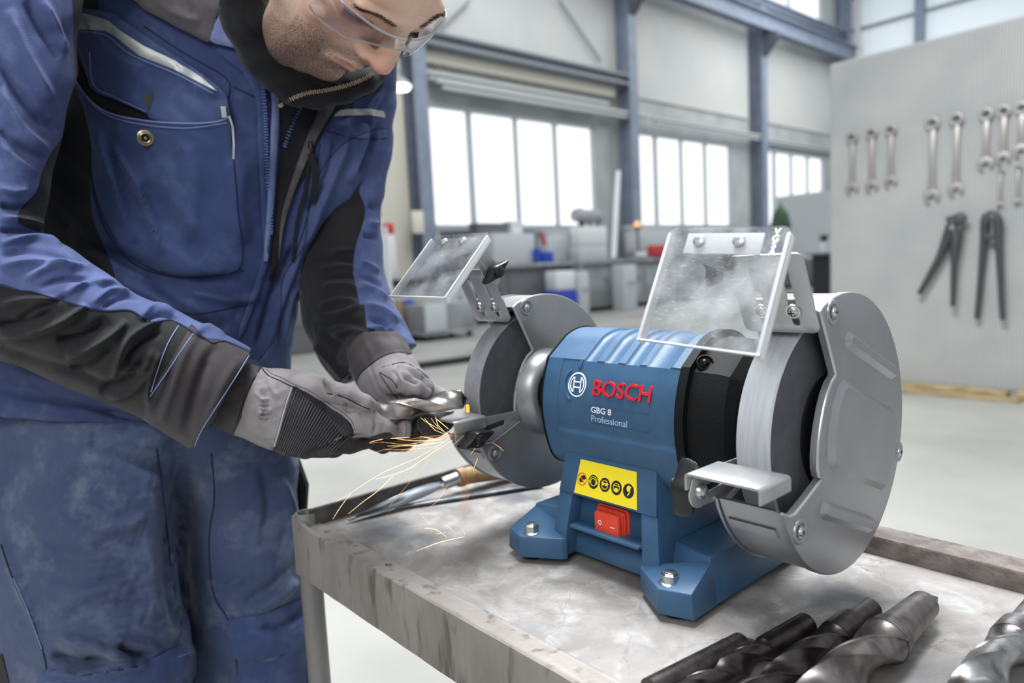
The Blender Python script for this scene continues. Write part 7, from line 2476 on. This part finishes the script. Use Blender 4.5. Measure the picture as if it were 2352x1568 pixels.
# ================================================================== SPARKS
M_sp = bpy.data.materials.new('hot_spark'); M_sp.use_nodes = True
nt = M_sp.node_tree; nt.nodes.remove(nt.nodes['Principled BSDF']); e = nt.nodes.new('ShaderNodeEmission'); e.inputs[0].default_value = (1.0, .48, .12, 1); e.inputs[1].default_value = 2.6
nt.links.new(e.outputs[0], nt.nodes['Material Output'].inputs[0])
M_sp2 = M_sp.copy(); M_sp2.name = 'bright_spark'; M_sp2.node_tree.nodes['Emission'].inputs[0].default_value = (1, .72, .36, 1); M_sp2.node_tree.nodes['Emission'].inputs[1].default_value = 3.0
M_sp3 = M_sp.copy(); M_sp3.name = 'cooling_spark'; M_sp3.node_tree.nodes['Emission'].inputs[0].default_value = (1, .28, .06, 1); M_sp3.node_tree.nodes['Emission'].inputs[1].default_value = .9
SPK = [  # polyline in sculpting units, radius m, material
    ([(1035, 1005), (960, 1050), (880, 1085), (800, 1135), (770, 1152)], .00028, M_sp2), ([(1040, 1010), (985, 1045), (930, 1080), (862, 1101)], .00030, M_sp2), ([(862, 1101), (905, 1089), (960, 1068)], .00026, M_sp2),
    ([(905, 1090), (870, 1125), (830, 1155), (800, 1180)], .00045, M_sp2), ([(805, 1134), (785, 1160), (764, 1192)], .0004, M_sp2), ([(1030, 1000), (940, 1020), (880, 1015), (848, 1018)], .0003, M_sp), ([(848, 1016), (880, 1008), (940, 1004)], .00055, M_sp2),
    ([(1020, 1014), (960, 1022), (890, 1024)], .0005, M_sp2), ([(1015, 1010), (950, 1012), (905, 1006)], .0005, M_sp2), ([(1005, 1026), (930, 1032), (880, 1032)], .0003, M_sp), ([(1030, 998), (1000, 988), (975, 960)], .0004, M_sp2), ([(1036, 1000), (1010, 985), (990, 960)], .0003, M_sp2),
    ([(1020, 990), (1005, 975), (1000, 955)], .0004, M_sp2), ([(1030, 985), (1010, 968), (1000, 960)], .0006, M_sp2), ([(1008, 985), (975, 966), (965, 958)], .0004, M_sp2), ([(965, 1002), (990, 1006), (1010, 1010)], .0005, M_sp2), ([(1097, 1052), (1089, 1074)], .0006, M_sp2),
    ([(1110, 1010), (1095, 1025), (1080, 1045)], .0003, M_sp), ([(1060, 1028), (1078, 1014)], .0003, M_sp), ([(1130, 1015), (1150, 1028), (1157, 1036)], .0003, M_sp), ([(1065, 1000), (1045, 1018), (1020, 1035)], .0002, M_sp),
    ([(862, 1250), (830, 1300), (790, 1352)], .0004, M_sp2), ([(1067, 1232), (1010, 1245), (957, 1265)], .00045, M_sp2), ([(975, 1213), (1000, 1215), (1025, 1232)], .0004, M_sp2), ([(1002, 1226), (1024, 1222)], .0004, M_sp2), ([(1023, 1204), (1045, 1222)], .0002, M_sp2),
    ([(1060, 1210), (1068, 1228)], .0003, M_sp2), ([(965, 1180), (990, 1206)], .0002, M_sp), ([(860, 1215), (900, 1170), (960, 1130), (1030, 1112)], .00022, M_sp3), ([(985, 1165), (1005, 1150), (1030, 1110)], .00025, M_sp)]
for k, uu in enumerate((1057, 1062, 1066, 1070, 1074)):
    SPK.append(([(uu, 1075), (uu+2, 1130), (uu-2, 1190+6*k)], .00022, M_sp3))
rnd = random.Random(9)
for k in range(10):
    x0, y0 = 1035+rnd.uniform(-12, 20), 1005+rnd.uniform(-15, 12); L_ = rnd.uniform(60, 230); a = math.radians(rnd.uniform(178, 130))
    SPK.append(([(x0, y0), (x0+L_*.5*math.cos(a), y0+L_*.5*math.sin(a)-4), (x0+L_*math.cos(a), y0+L_*math.sin(a))], .00016, rnd.choice([M_sp, M_sp3])))
spk = {}
for pts, r, m in SPK:
    P = catmull(pts, 12)
    n = len(P); w0 = -230
    W = []
    for i, p in enumerate(P):
        w = w0
        if p[1] > 1180: w = -185
        if p[1] > 1240 and p[0] < 900: w = -60
        W.append((p[0], p[1], w+ (20 if p[0] < 900 else 0)))
    W = S(np.array(W))
    bm = spk.setdefault(m.name, bmesh.new())
    tube(bm, [Vector(x) for x in W], [r*.5*(1-abs(2*i/(n-1)-1)*.6) for i in range(n)] if n > 1 else r, 5)
root = tag(empty('spark_shower', (-.20, -.16, .12)), 'glowing orange sparks flying left from the drill bit and wheel', 'sparks'); root['kind'] = 'stuff'
for nm, bm in spk.items():
    m = bpy.data.materials[nm]
    for v in bm.verts: v.co -= Vector(root.location)
    o = fin('spark_streaks', bm, m, root); o['kind'] = 'stuff'
# glowing contact at the drill point
M_hot = mat('glowing_steel', (1, .36, .03, 1), .5, emit=1.6)
bm = bmesh.new(); q = Vector(S([(1074, 938, -188)])[0]); box(bm, q-Vector(root.location), (.004, .003, .009)); fin('glowing_contact', bm, M_hot, root, bevel=.001)
# ---- hang the person's garments on the root
bpy.context.view_layer.update()
for o in list(COL.objects):
    if '_t' in o.keys():
        del o['_t']
        if o.parent is None: o.parent = man
for o in COL.objects:
    if o.parent == man and o.type == 'MESH' and o.matrix_parent_inverse == Matrix():
        o.matrix_parent_inverse = Matrix.Translation(-MO)
